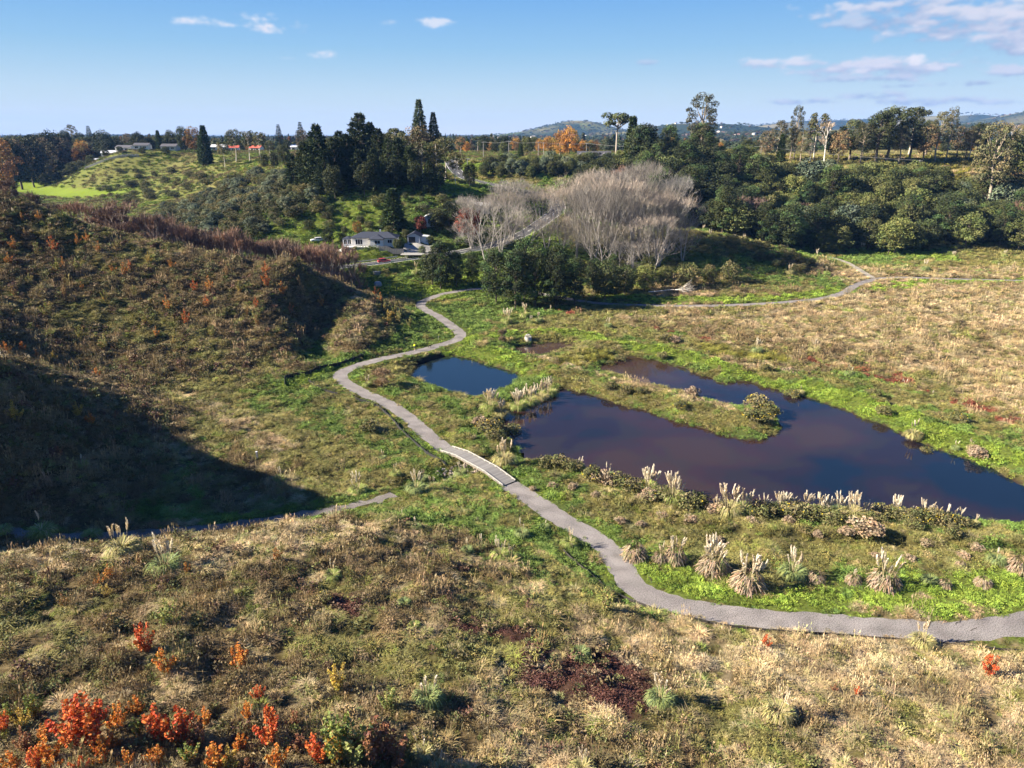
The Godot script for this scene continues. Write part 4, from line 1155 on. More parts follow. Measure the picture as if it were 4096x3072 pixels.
	var called := ["grass", "tussock_grass", "dry_grass", "weeds", "seed_stalks", "undergrowth"]
	for k in meshes.size():
		var o: MultiMeshInstance3D = sc[k].node(meshes[k], leafy("grass", Color.WHITE, 0.35))
		o.name = called[k]
		add_child(o)
		tag(o, labels[k], "grass" if k < 3 else "weeds", "", "stuff")
		print(called[k], " ", sc[k].count)

func yard(x: float, z: float) -> bool:
	# house platform, garage and drive
	return (z < -249.5 and z > -264.0 and x > -60.0 and x < -41.0) or (z < -248.0 and z > -266.0 and x > -39.0 and x < -26.0)

# ---------------------------------------------------------------- plants
const ORDINALS := ["first", "second", "third", "fourth", "fifth", "sixth", "seventh", "eighth", "ninth", "tenth", "eleventh", "twelfth", "thirteenth", "fourteenth", "fifteenth", "sixteenth", "seventeenth", "eighteenth", "nineteenth", "twentieth", "twenty-first", "twenty-second", "twenty-third", "twenty-fourth", "twenty-fifth", "twenty-sixth", "twenty-seventh", "twenty-eighth", "twenty-ninth", "thirtieth"]
var kinds := {}   # tree kind -> list of {trunk, crown}

func blob(mb: MB, at: Vector3, r: Vector3, leaves: int, size: float, col: Color, flat := 0.0) -> void:
	for i in leaves:
		var d := rdir()
		if d.y < -0.35:
			d.y *= 0.4
			d = d.normalized()
		var p := at + d * r * rand(0.62, 1.06)
		var nrm := (d + rdir() * 0.85 + Vector3(0, flat, 0)).normalized()
		var t := nrm.cross(rdir()).normalized()
		var s := nrm.cross(t)
		var k := size * rand(0.6, 1.35)
		mb.leaf(p, t * k, s * k * 0.62, jit(col, 0.28))

func bent_trunk(mb: MB, a: Vector3, b: Vector3, ra: float, rb: float, col: Color, bend := 0.06, sides := 7, segs := 4) -> void:
	var l := a.distance_to(b)
	var q := a
	var side := Vector3(rand(-1, 1), 0, rand(-1, 1)) * l * bend
	for i in segs:
		var t := float(i + 1) / segs
		var p := a.lerp(b, t) + side * sin(t * PI) + Vector3(rand(-1, 1), 0, rand(-1, 1)) * l * 0.012
		if i == segs - 1:
			p = b
		mb.tube(q, p, lerpf(ra, rb, float(i) / segs), lerpf(ra, rb, t), sides, col)
		q = p

func lobed(h: float, lo: float, rx: float, lobes: int, lobe_r: float, leaves: int, leaf: float, cols: Array, trunk_r: float, bark: Color, flat := 0.0, dome := 1.0) -> Dictionary:
	var wood := MB.new()
	var crown := MB.new()
	var fork := Vector3(rand(-0.3, 0.3), lerpf(lo, h, 0.25), rand(-0.3, 0.3))
	bent_trunk(wood, Vector3(0, -0.4, 0), fork, trunk_r, trunk_r * 0.62, bark, 0.05)
	bent_trunk(wood, fork, Vector3(fork.x, h - lobe_r, fork.z), trunk_r * 0.6, trunk_r * 0.15, bark, 0.08, 5)
	var mid := (lo + h) * 0.5
	for i in lobes:
		var a := i * 2.39996 + rand(-0.4, 0.4)
		var t := (i + 0.5) / lobes
		var y := lerpf(-0.85, 0.95, t)
		var rr := pow(maxf(0.02, 1.0 - absf(y) * absf(y)), 0.5 * dome) * rand(0.55, 1.0)
		var p := Vector3(cos(a) * rr * (rx - lobe_r * 0.6), mid + y * ((h - lo) * 0.5 - lobe_r * 0.5), sin(a) * rr * (rx - lobe_r * 0.6))
		var r := lobe_r * rand(0.7, 1.25)
		var c: Color = cols[rng.randi() % cols.size()]
		blob(crown, p, Vector3(r, r * rand(0.65, 0.9), r), leaves, leaf, jit(c, 0.16), flat)
		if i % 2 == 0:
			bent_trunk(wood, fork.lerp(Vector3(0, p.y, 0), 0.4), p, trunk_r * 0.32, 0.05, bark, 0.08, 4, 2)
	return {"trunk": wood.done(), "crown": crown.done()}

func needle_tuft(mb: MB, p: Vector3, d: Vector3, n: int, len: float, w: float, col: Color) -> void:
	for i in n:
		var t := (d * 0.8 + rdir()).normalized() * len * rand(0.7, 1.3)
		var s := t.cross(rdir()).normalized() * w
		mb.leaf(p + t * 0.4, t, s, jit(col, 0.25))

func conifer(h: float, lo: float, r: float, tiers: int, per: int, shape: float, droop: float, tuft_len: float, cols: Array, bark: Color, ragged: float) -> Dictionary:
	var wood := MB.new()
	var crown := MB.new()
	bent_trunk(wood, Vector3(0, -0.5, 0), Vector3(rand(-0.3, 0.3), h, rand(-0.3, 0.3)), h * 0.018 + 0.08, 0.04, bark, 0.01, 6, 6)
	for k in tiers:
		var t := (k + rand(0.0, 0.6) * ragged) / tiers
		var y := lerpf(lo, h * 0.985, t)
		var reach := r * pow(1.0 - t, shape) + 0.35
		var c: Color = cols[rng.randi() % cols.size()]
		for j in per:
			var a := TAU * (j + (k % 2) * 0.5) / per + rand(-0.5, 0.5) * ragged
			var l := reach * rand(1.0 - 0.55 * ragged, 1.0 + 0.15 * ragged)
			var d := Vector3(cos(a), rand(-0.15, 0.25) * ragged - droop, sin(a)).normalized()
			var from := Vector3(0, y, 0)
			var to := from + d * l
			wood.tube(from, to, 0.05 + l * 0.012, 0.02, 3, bark)
			var bits := maxi(2, int(l / (tuft_len * 0.55)))
			for b in bits:
				var f := lerpf(0.28, 1.0, float(b + 1) / bits)
				var side := d.cross(Vector3.UP).normalized() * rand(-1, 1) * l * 0.2 * f
				needle_tuft(crown, from.lerp(to, f) + side, d + Vector3(0, 0.35, 0), 7, tuft_len, tuft_len * 0.32, jit(c, 0.15))
	return {"trunk": wood.done(), "crown": crown.done()}

var twig_n := 9
var twig_w := 0.045

func limb(wood: MB, twigs: MB, p: Vector3, d: Vector3, l: float, r: float, depth: int, spread: float, up: float, bark: Color, twig: Color, fork := 3) -> void:
	var q := p
	var dd := d
	for s in 2:
		var e := q + dd * l * 0.5
		wood.tube(q, e, r * (1.0 - 0.2 * s), r * (0.8 - 0.2 * s), 5 if r > 0.12 else 3, bark)
		q = e
		dd = (dd + rdir() * 0.14 + Vector3(0, up * 0.1, 0)).normalized()
	if depth <= 0:
		for i in twig_n:
			var t := (dd + rdir() * spread * 1.1 + Vector3(0, up * 0.35, 0)).normalized() * l * rand(0.55, 1.15)
			var s := t.cross(rdir()).normalized() * twig_w
			var b := p.lerp(q, rand(0.2, 1.0))
			twigs.tri(b - s, b + t, b + s, jit(twig, 0.22))
			for k in 1 + twig_n / 7:
				var t2 := (t.normalized() + rdir() * 0.7 + Vector3(0, up * 0.3, 0)).normalized() * l * rand(0.25, 0.5)
				var b2 := b + t * rand(0.35, 0.8)
				twigs.tri(b2 - s * 0.7, b2 + t2, b2 + s * 0.7, jit(twig, 0.22))
		return
	for i in fork:
		var a := TAU * (i + rand(-0.25, 0.25)) / fork
		var s := dd.cross(Vector3.UP if absf(dd.y) < 0.95 else Vector3.RIGHT).normalized()
		var t := s.cross(dd)
		var nd := (dd + (s * cos(a) + t * sin(a)) * spread * rand(0.6, 1.2) + Vector3(0, up * 0.25, 0)).normalized()
		limb(wood, twigs, p.lerp(q, rand(0.7, 1.0)), nd, l * rand(0.68, 0.86), r * rand(0.48, 0.62), depth - 1, spread, up, bark, twig, fork)

func bare(h: float, trunk: float, depth: int, spread: float, up: float, stems: int, bark: Color, twig: Color, r := 0.25) -> Dictionary:
	var wood := MB.new()
	var twigs := MB.new()
	var l := (h - trunk) / 3.3
	for i in stems:
		var a := TAU * i / stems + rand(-0.3, 0.3)
		var lean := Vector3(cos(a) * 0.22, 1, sin(a) * 0.22).normalized() if stems > 1 else Vector3(rand(-0.06, 0.06), 1, rand(-0.06, 0.06)).normalized()
		var base := Vector3(cos(a), 0, sin(a)) * (r * 0.8 if stems > 1 else 0.0)
		var top := base + lean * trunk * rand(0.85, 1.1)
		bent_trunk(wood, base - Vector3(0, 0.4, 0), top, r, r * 0.75, bark, 0.05)
		limb(wood, twigs, top, lean, l, r * 0.72, depth, spread, up, bark, twig)
		# lower side limbs
		for k in 4:
			var b := base.lerp(top, rand(0.35, 1.0))
			var sd := Vector3(rand(-1, 1), 0.7, rand(-1, 1)).normalized()
			limb(wood, twigs, b, sd, l * 0.7, r * 0.3, maxi(0, depth - 2), spread, up, bark, twig)
	return {"trunk": wood.done(), "crown": twigs.done()}

func umbrella(h: float, r: float, cols: Array, bark: Color, leaf := 0.7, layers := 9) -> Dictionary:
	var wood := MB.new()
	var crown := MB.new()
	var top := Vector3(rand(-1, 1), h * 0.74, rand(-1, 1))
	bent_trunk(wood, Vector3(0, -0.4, 0), top, h * 0.022, h * 0.012, bark, 0.04, 6, 5)
	for i in layers:
		var a := i * 2.4
		var rr := r * sqrt((i + 0.6) / layers)
		var p := Vector3(cos(a) * rr, h * rand(0.78, 0.95) - rr * 0.2, sin(a) * rr)
		bent_trunk(wood, top.lerp(Vector3(0, h * 0.6, 0), rand(0, 0.6)), p, h * 0.008, 0.06, bark, 0.08, 4, 3)
		blob(crown, p, Vector3(r * 0.36, r * 0.22, r * 0.36) * rand(0.8, 1.25), 170, leaf, jit(cols[rng.randi() % cols.size()], 0.15), 0.5)
	return {"trunk": wood.done(), "crown": crown.done()}

func make_kinds() -> void:
	var bark := Color(0.10, 0.08, 0.06)
	var pale := Color(0.34, 0.31, 0.27)
	var grey := Color(0.27, 0.245, 0.225)
	var dark := [Color(0.032, 0.043, 0.017), Color(0.042, 0.053, 0.021), Color(0.026, 0.034, 0.015)]
	var mid := [Color(0.062, 0.076, 0.026), Color(0.078, 0.086, 0.033), Color(0.054, 0.064, 0.025)]
	var light := [Color(0.10, 0.12, 0.04), Color(0.085, 0.105, 0.035), Color(0.115, 0.125, 0.045)]
	var grey_green := [Color(0.085, 0.105, 0.065), Color(0.11, 0.13, 0.085), Color(0.07, 0.09, 0.055)]
	var olive := [Color(0.095, 0.085, 0.04), Color(0.115, 0.105, 0.05), Color(0.075, 0.075, 0.035)]
	var rust := [Color(0.15, 0.07, 0.045), Color(0.12, 0.065, 0.05)]
	var gold := [Color(0.30, 0.15, 0.035), Color(0.26, 0.17, 0.045), Color(0.20, 0.10, 0.04)]
	var plum := [Color(0.12, 0.035, 0.028), Color(0.15, 0.05, 0.035)]
	for i in 3:
		add_kind("dark_bush", lobed(10.0, 1.0, 4.2, 28, 1.45, 190, 0.37, dark, 0.22, bark))
		add_kind("thicket", lobed(17.0, 0.8, 4.8, 44, 1.6, 230, 0.38, dark + [Color(0.05, 0.085, 0.03)], 0.3, bark))
		add_kind("mid_bush", lobed(9.0, 0.6, 4.0, 28, 1.35, 190, 0.35, mid, 0.2, bark))
		add_kind("light_bush", lobed(8.5, 0.5, 3.8, 26, 1.3, 190, 0.34, light, 0.18, bark))
		add_kind("grey_bush", lobed(8.0, 0.5, 3.9, 24, 1.3, 160, 0.45, grey_green, 0.18, bark, 0.7))
		add_kind("scrub", lobed(4.2, 0.1, 2.3, 18, 0.9, 120, 0.27, olive + mid, 0.1, bark))
		add_kind("pine", conifer(26.0, 2.5, 8.0, 30, 7, 0.62, 0.02, 1.5, [Color(0.035, 0.052, 0.022), Color(0.045, 0.062, 0.026), Color(0.03, 0.045, 0.02)], Color(0.11, 0.09, 0.075), 1.0))
		add_kind("euc", lobed(18.0, 7.5, 5.0, 24, 1.5, 105, 0.55, olive + mid, 0.26, Color(0.46, 0.42, 0.37), 0.3, 0.6))
		add_kind("mac", lobed(24.0, 4.5, 8.5, 44, 2.2, 230, 0.6, [Color(0.055, 0.07, 0.03), Color(0.07, 0.078, 0.034), Color(0.042, 0.055, 0.025)], 0.75, Color(0.16, 0.13, 0.11), 0.6))
		add_kind("gum", lobed(26.0, 7.0, 6.5, 34, 1.6, 140, 0.5, [Color(0.09, 0.09, 0.05), Color(0.105, 0.098, 0.055), Color(0.075, 0.08, 0.045)], 0.55, Color(0.24, 0.2, 0.16), 0.0))
		twig_n = 4
		twig_w = 0.028
		add_kind("bare", bare(30.0, 6.0, 5, 0.40, 0.5, 2 + i % 2, Color(0.27, 0.25, 0.235), Color(0.225, 0.205, 0.192), 0.36))
		twig_n = 7
		twig_n = 10
		twig_w = 0.04
		add_kind("grove", bare(9.5, 2.2, 2, 0.3, 0.9, 3, Color(0.22, 0.19, 0.17), Color(0.19, 0.125, 0.10), 0.06))
		add_kind("rust", bare(7.5, 1.4, 3, 0.5, 0.4, 3, Color(0.2, 0.165, 0.15), Color(0.16, 0.105, 0.085), 0.08))
	for i in 2:
		add_kind("redwood", conifer(36.0, 9.0, 6.0, 34, 7, 0.85, 0.22, 1.15, [Color(0.05, 0.072, 0.04), Color(0.06, 0.08, 0.045)], Color(0.13, 0.09, 0.07), 0.35))
		add_kind("norfolk", conifer(24.0, 3.0, 4.2, 17, 9, 0.8, -0.12, 0.9, [Color(0.03, 0.05, 0.028), Color(0.035, 0.055, 0.03)], bark, 0.12))
		add_kind("cypress", conifer(15.0, 0.5, 2.3, 26, 9, 0.7, -0.25, 0.8, [Color(0.035, 0.055, 0.02), Color(0.045, 0.07, 0.024)], bark, 0.4))
		add_kind("umbrella", umbrella(20.0, 5.5, dark + mid, Color(0.3, 0.26, 0.23), 0.7, 10))
		add_kind("gold", lobed(16.0, 1.0, 7.0, 30, 2.0, 120, 0.6, gold, 0.35, bark))
		add_kind("brown", lobed(17.0, 3.0, 5.5, 26, 1.8, 75, 0.6, [Color(0.15, 0.105, 0.06), Color(0.12, 0.09, 0.055), Color(0.09, 0.085, 0.05)], 0.4, bark))
		add_kind("white", bare(17.0, 6.0, 3, 0.5, 0.5, 1, Color(0.52, 0.49, 0.45), Color(0.30, 0.26, 0.22), 0.3))
		add_kind("plum", lobed(8.0, 1.0, 3.4, 22, 1.2, 140, 0.4, plum, 0.18, bark))
		add_kind("willow", bare(4.2, 0.5, 3, 0.5, 0.45, 6, Color(0.22, 0.18, 0.14), Color(0.25, 0.19, 0.125), 0.05))

func add_kind(k: String, d: Dictionary) -> void:
	if not kinds.has(k):
		kinds[k] = []
	kinds[k].append(d)

const UNIT := {"dark_bush": 10.0, "mid_bush": 9.0, "thicket": 17.0, "light_bush": 8.5, "grey_bush": 8.0, "scrub": 4.2, "pine": 26.0, "euc": 18.0, "mac": 24.0, "gum": 26.0, "bare": 30.0, "grove": 9.5, "rust": 7.5, "redwood": 36.0, "norfolk": 24.0, "cypress": 15.0, "umbrella": 20.0, "gold": 16.0, "brown": 17.0, "white": 17.0, "plum": 8.0, "willow": 4.2}

func tree(kind: String, called: String, x: float, z: float, h: float, label: String, group := "", width := 1.0, category := "tree") -> Node3D:
	var list: Array = kinds[kind]
	var d: Dictionary = list[rng.randi() % list.size()]
	var o := thing(called, on(x, z, -0.1), rng.randf() * TAU)
	var s: float = h / UNIT[kind]
	o.scale = Vector3(s * width, s, s * width)
	part("trunk", d.trunk, leafy("bark", Color.WHITE, 0.0), o)
	var shade := rng.randi() % 5
	var f: float = [0.72, 0.86, 1.0, 1.16, 1.34][shade]
	var warm: float = [1.0, 0.94, 1.06, 1.0, 1.08][shade]
	part("crown", d.crown, leafy("crown%d" % shade, Color(f * warm, f, f * (2.0 - warm)), 0.4), o)
	tag(o, label, category, group)
	return o

func pampas_meshes() -> void:
	for v in 3:
		for dry in 3:
			var mb := MB.new()
			var n := 430
			for i in n:
				var a := rng.randf() * TAU
				var d := Vector3(cos(a), 0, sin(a))
				var out := rand(0.35, 1.0)
				var p := d * rand(0.0, 0.42)
				var l := rand(1.2, 1.95)
				var c := jit(Color(0.20, 0.235, 0.07).lerp(Color(0.13, 0.175, 0.085), rng.randf()), 0.25)
				if dry == 2:
					c = jit(Color(0.27, 0.25, 0.10), 0.35)
				elif dry == 0:
					c = jit(Color(0.19, 0.23, 0.06), 0.35)
				if dry != 1 and rng.randf() < 0.16:
					c = jit(Color(0.34, 0.29, 0.17), 0.2)
				var s := d.cross(Vector3.UP) * 0.021
				var p1 := p + (Vector3.UP * 0.85 + d * 0.35 * out) * l * 0.5
				var p2 := p1 + (Vector3.UP * (0.75 - out * 0.8) + d * (0.5 + 0.3 * out)) * l * 0.4
				var p3 := p2 + (Vector3.UP * (0.1 - out * 1.05) + d * 0.55) * l * 0.38
				mb.quad(p - s, p1 - s, p1 + s, p + s, c)
				mb.quad(p1 - s, p2 - s, p2 + s, p1 + s, c)
				mb.tri(p2 - s, p3, p2 + s, c)
			kinds["pampas%d%d" % [v, dry]] = mb.done()
		# the thatch of dead leaves hanging round an old clump
		var sk := MB.new()
		for i in 460:
			var a := rng.randf() * TAU
			var d := Vector3(cos(a), 0, sin(a))
			var y := rand(0.25, 1.25)
			var rr := 0.75 * sqrt(maxf(0.0, 1.0 - pow(y / 1.5, 2.0)))
			var p := d * rr * rand(0.75, 1.0) + Vector3(0, y, 0)
			var e := p + Vector3(d.x * 0.2, -rand(0.2, 0.5), d.z * 0.2) + rdir() * 0.16
			e.y = maxf(e.y, 0.0)
			var s := d.cross(Vector3.UP).rotated(d, rand(-0.9, 0.9)) * 0.022
			sk.quad(p - s, e - s * 0.6, e + s * 0.6, p + s, jit(Color(0.22, 0.165, 0.115), 0.5))
		kinds["skirt%d" % v] = sk.done()
		var pl := MB.new()
		pl.tube(Vector3(0, 0, 0), Vector3(0.02, 2.1, 0.02), 0.014, 0.01, 3, Color(0.42, 0.36, 0.2))
		for i in 60:
			var t := rng.randf()
			var y := lerpf(1.95, 2.82, t)
			var r := 0.085 * sin(PI * clampf(t * 0.85 + 0.12, 0.0, 1.0)) + 0.01
			var d := Vector3(rand(-1, 1), 0, rand(-1, 1)).normalized()
			var nod := (0.03 + 0.06 * v) * t * t
			var q := Vector3(0.02 + nod, y - nod * 0.5, 0.02) + d * r * rand(0.2, 1.0)
			pl.leaf(q, (Vector3(0.05 * v * t, 0.28, 0) + d * 0.1), d.cross(Vector3.UP) * 0.075, jit(Color(0.68, 0.62, 0.53) if v < 2 else Color(0.60, 0.51, 0.39), 0.14))
		kinds["plume%d" % v] = pl.done()

func pampas(q: Array, label: String, group: String) -> void:
	var o := thing("pampas_grass", on(q[0], q[1], -0.05), rng.randf() * TAU, q[2] / 2.85)
	var v := rng.randi() % 3
	var kind: int = q[4]
	part("leaves", kinds["pampas%d%d" % [v, 2 if kind == 2 else (1 if rng.randf() < 0.5 else 0)]], leafy("pampas_leaf", Color.WHITE, 0.4), o)
	if kind == 1:
		o.get_child(0).scale = Vector3(0.6, 0.85, 0.6)
		o.get_child(0).position = Vector3(rand(-0.5, 0.5), 0, rand(-0.5, 0.5))
		part("dead_skirt", kinds["skirt%d" % v], leafy("thatch", Color.WHITE, 0.1), o).scale = Vector3(rand(1.3, 1.6), rand(1.0, 1.3), rand(1.3, 1.6))
	for i in int(q[3] * 1.25 + 0.5):
		var a := rng.randf() * TAU
		var lean: float = rand(0.03, 0.2) + 0.016 * q[3] * rng.randf()
		var p := part("plume", kinds["plume%d" % (2 if kind == 2 and rng.randf() < 0.6 else rng.randi() % 3)], leafy("plume", Color.WHITE, 0.5), o, Vector3(cos(a), 0, sin(a)) * rand(0.05, 0.32))
		p.rotation = Vector3(sin(a) * lean, rng.randf() * TAU, -cos(a) * lean)
		p.scale = Vector3(rand(0.8, 1.3), rand(0.78, 1.04), rand(0.8, 1.3))
	tag(o, label, "pampas grass", group)

func ordered(list: Array, key := 0) -> Array:
	var l := list.duplicate()
	l.sort_custom(func(a, b): return a[key] < b[key])
	return l

func build_pampas() -> void:
	pampas_meshes()
	var sets := [[PAMPAS_JUNCTION, "%s tall plumed pampas from the left between the two ponds", "pampas between the ponds"],
		[PAMPAS_BRIDGE, "%s plumed pampas from the left beside the footbridge", "pampas by the bridge"],
		[PAMPAS_BOWL, "%s pampas tuft from the left in the hollow left of the path", "pampas in the hollow"],
		[PAMPAS_MOUND, "%s pampas tuft from the left on the slope below the footbridge", "pampas on the near slope"],
		[PAMPAS_ROWD, "%s pampas from the left in the row behind the lime-green verge", "pampas row behind the verge"],
		[PAMPAS_SHORE, "%s white-plumed pampas from the left on the large pond's near shore", "pampas on the near shore"],
		[PAMPAS_FRONT, "%s pampas from the left in the dry grass nearest the camera", "pampas in the dry foreground"],
		[PAMPAS_TRACKSIDE, "%s yellow-green pampas from the left along the shaded dirt track", "pampas along the track"],
		[PAMPAS_SHADE, "%s pampas from the left on the dark shaded hillside", "pampas on the shaded hill"],
		[PAMPAS_WET, "%s pampas from the left on the brown wetland flats", "pampas on the wetland"],
		[PAMPAS_BACK, "%s small pampas from the left along the far edge of the flats", "pampas along the far edge"],
		[PAMPAS_RIDGE, "%s little pampas from the left along the spur crest", "pampas on the spur crest"]]
	for s in sets:
		var l := ordered(s[0])
		for i in l.size():
			pampas(l[i], s[1] % ORDINALS[i], s[2])

const HUES := [[Color(0.46, 0.085, 0.025), Color(0.38, 0.05, 0.03), Color(0.50, 0.16, 0.04)], [Color(0.46, 0.16, 0.03), Color(0.42, 0.10, 0.025), Color(0.46, 0.24, 0.05)], [Color(0.46, 0.31, 0.06), Color(0.40, 0.28, 0.07), Color(0.30, 0.26, 0.06)], [Color(0.14, 0.19, 0.06), Color(0.20, 0.23, 0.09), Color(0.26, 0.25, 0.08)], [Color(0.22, 0.09, 0.05), Color(0.26, 0.14, 0.07), Color(0.17, 0.08, 0.06)], [Color(0.14, 0.18, 0.05), Color(0.40, 0.20, 0.04), Color(0.30, 0.25, 0.06)]]
const HUE_WORDS := ["red", "orange", "yellow", "green", "brown-red", "mixed green and orange"]

func sapling_mesh(hue: int, dull: float, stems: int) -> Dictionary:
	var wood := MB.new()
	var lv := MB.new()
	var bark := Color(0.16, 0.12, 0.09)
	for st in stems:
		var a := TAU * st / stems + rand(-0.4, 0.4)
		var reach := rand(0.25, 0.85)
		var top := Vector3(cos(a) * reach, rand(1.7, 3.0) - reach * 0.5, sin(a) * reach)
		if st == 0:
			top = Vector3(rand(-0.1, 0.1), 3.0, rand(-0.1, 0.1))
		bent_trunk(wood, Vector3(0, -0.2, 0), top, 0.026, 0.008, bark, 0.05, 4, 3)
		var own: Color = HUES[hue][st % 3]
		for i in 95:
			var t := pow(rng.randf(), 0.8) * 0.82 + 0.2
			var p := Vector3.ZERO.lerp(top, t) + rdir() * (0.23 - 0.13 * t)
			var c: Color = own.lerp(HUES[hue][rng.randi() % 3], 0.6)
			if hue == 5:
				c = HUES[5][0] if t > 0.55 + rand(-0.3, 0.3) else HUES[5][1 + rng.randi() % 2]
			if rng.randf() < dull:
				c = [Color(0.15, 0.14, 0.06), Color(0.20, 0.13, 0.07), Color(0.27, 0.20, 0.09)][rng.randi() % 3]
			var dd := (rdir() + Vector3(0, -0.2, 0)).normalized()
			lv.leaf(p, dd * rand(0.13, 0.23), dd.cross(rdir()).normalized() * 0.105, jit(c, 0.35))
	return {"trunk": wood.done(), "crown": lv.done()}

func build_saplings() -> void:
	for hue in 6:
		for k in 3:
			add_kind("sapling%d" % hue, sapling_mesh(hue, 0.12, 8))
			add_kind("spurling%d" % hue, sapling_mesh(hue, 0.5, 6))
	var sets := [[SAPLINGS_FRONT, "in the near left corner", "saplings in the near corner"], [SAPLINGS_MOUND, "on the brown slope below the track", "saplings on the near slope"], [SAPLINGS_RIGHT, "in the dry grass at the near right", "saplings in the dry grass"], [SAPLINGS_SPUR, "on the sunlit spur", "saplings on the spur"], [SAPLINGS_SHADE, "on the dark shaded hillside", "saplings on the shaded hill"]]
	for s in sets:
		var count := [0, 0, 0, 0, 0, 0]
		for q in ordered(s[0]):
			var hue: int = q[3]
			var o := thing("autumn_sapling", on(q[0], q[1], -0.1), rng.randf() * TAU)
			var k: float = q[2] / 3.1
			o.scale = Vector3(k * rand(1.15, 1.6), k, k * rand(1.15, 1.6))
			var d: Dictionary = kinds[("spurling%d" if s[2] in ["saplings on the spur", "saplings on the near slope"] else "sapling%d") % hue][rng.randi() % 3]
			part("stem", d.trunk, leafy("bark", Color.WHITE, 0.0), o)
			part("leaves", d.crown, leafy("sapling_leaf", Color.WHITE, 0.7), o)
			tag(o, "%s %s-leaved sapling from the left %s" % [ORDINALS[mini(count[hue], 29)], HUE_WORDS[hue], s[1]], "sapling", s[2])
			count[hue] += 1

func build_shrubs() -> void:
	for k in 4:
		var g := lobed(1.6, 0.0, 1.1, 15, 0.48, 75, 0.17, [Color(0.10, 0.105, 0.04), Color(0.14, 0.125, 0.06), Color(0.08, 0.085, 0.035)], 0.05, Color(0.14, 0.11, 0.08))
		var fl := MB.new()
		for i in (34 if k % 2 == 0 else 6):
			var d := rdir()
			d.y = absf(d.y)
			fl.leaf(Vector3(0, 0.8, 0) + d * Vector3(1.05, 0.75, 1.05) * rand(0.9, 1.08), rdir() * 0.11, rdir() * 0.09, jit(Color(0.50, 0.36, 0.03), 0.2))
		g["flowers"] = fl.done()
		add_kind("gorse", g)
	for k in 2:
		add_kind("dead_bush", lobed(1.5, 0.0, 1.1, 13, 0.45, 80, 0.2, [Color(0.22, 0.165, 0.11), Color(0.27, 0.2, 0.14)], 0.05, Color(0.16, 0.12, 0.09)))
	var l := ordered(GORSE)
	var nth := {}
	for i in l.size():
		var q: Array = l[i]
		var dead := i % 6 == 2 or q.size() > 3
		var d: Dictionary = kinds["dead_bush" if dead else "gorse"][rng.randi() % (2 if dead else 4)]
		var o := thing("dry_bush" if dead else "gorse_bush", on(q[0], q[1], -0.1), rng.randf() * TAU)
		var s: float = q[2] / 1.95
		o.scale = Vector3(s * rand(1.0, 1.5), s, s * rand(1.0, 1.5))
		part("stem", d.trunk, leafy("bark", Color.WHITE, 0.0), o)
		part("foliage", d.crown, leafy("gorse_leaf", Color.WHITE, 0.3), o)
		if not dead:
			part("flowers", d.flowers, leafy("gorse_flower", Color.WHITE, 0.3), o)
		var place := "on the large pond's near shore" if q[1] > -108.0 and q[0] > 0.0 else ("on the banks behind the ponds" if q[0] > -8.0 else "on the grass left of the ponds")
		var key := place + str(dead)
		nth[key] = nth.get(key, -1) + 1
		tag(o, "%s %s bush from the left %s" % [ORDINALS[mini(nth[key], 29)], "dry brown" if dead else "olive-green gorse", place], "bush", "dry bushes" if dead else "gorse bushes")

func inside(p: Vector2, poly: Array) -> bool:
	return Geometry2D.is_point_in_polygon(p, points(poly))

func scatter_region(poly: Array, step: float, blocked: Callable) -> Array:
	var pts := points(poly)
	var lo := pts[0]
	var hi := pts[0]
	for p in pts:
		lo = lo.min(p)
		hi = hi.max(p)
	var out := []
	var row := 0
	var z := lo.y
	while z < hi.y:
		var x := lo.x + (row % 2) * step * 0.5
		while x < hi.x:
			var p := Vector2(x + rand(-0.36, 0.36) * step, z + rand(-0.36, 0.36) * step)
			x += step
			if Geometry2D.is_point_in_polygon(p, pts) and not blocked.call(p) and in_view(Vector3(p.x, hgt(p.x, p.y), p.y), 50.0):
				out.append(p)
		z += step * 0.87
		row += 1
	return out

func by_road(p: Vector2) -> bool:
	if near_field(path_d, p.x, p.y) < 3.0:
		return true
	var road: PackedVector2Array = ways[4][0]
	for q in road:
		if q.distance_squared_to(p) < 42.0:
			return true
	return false

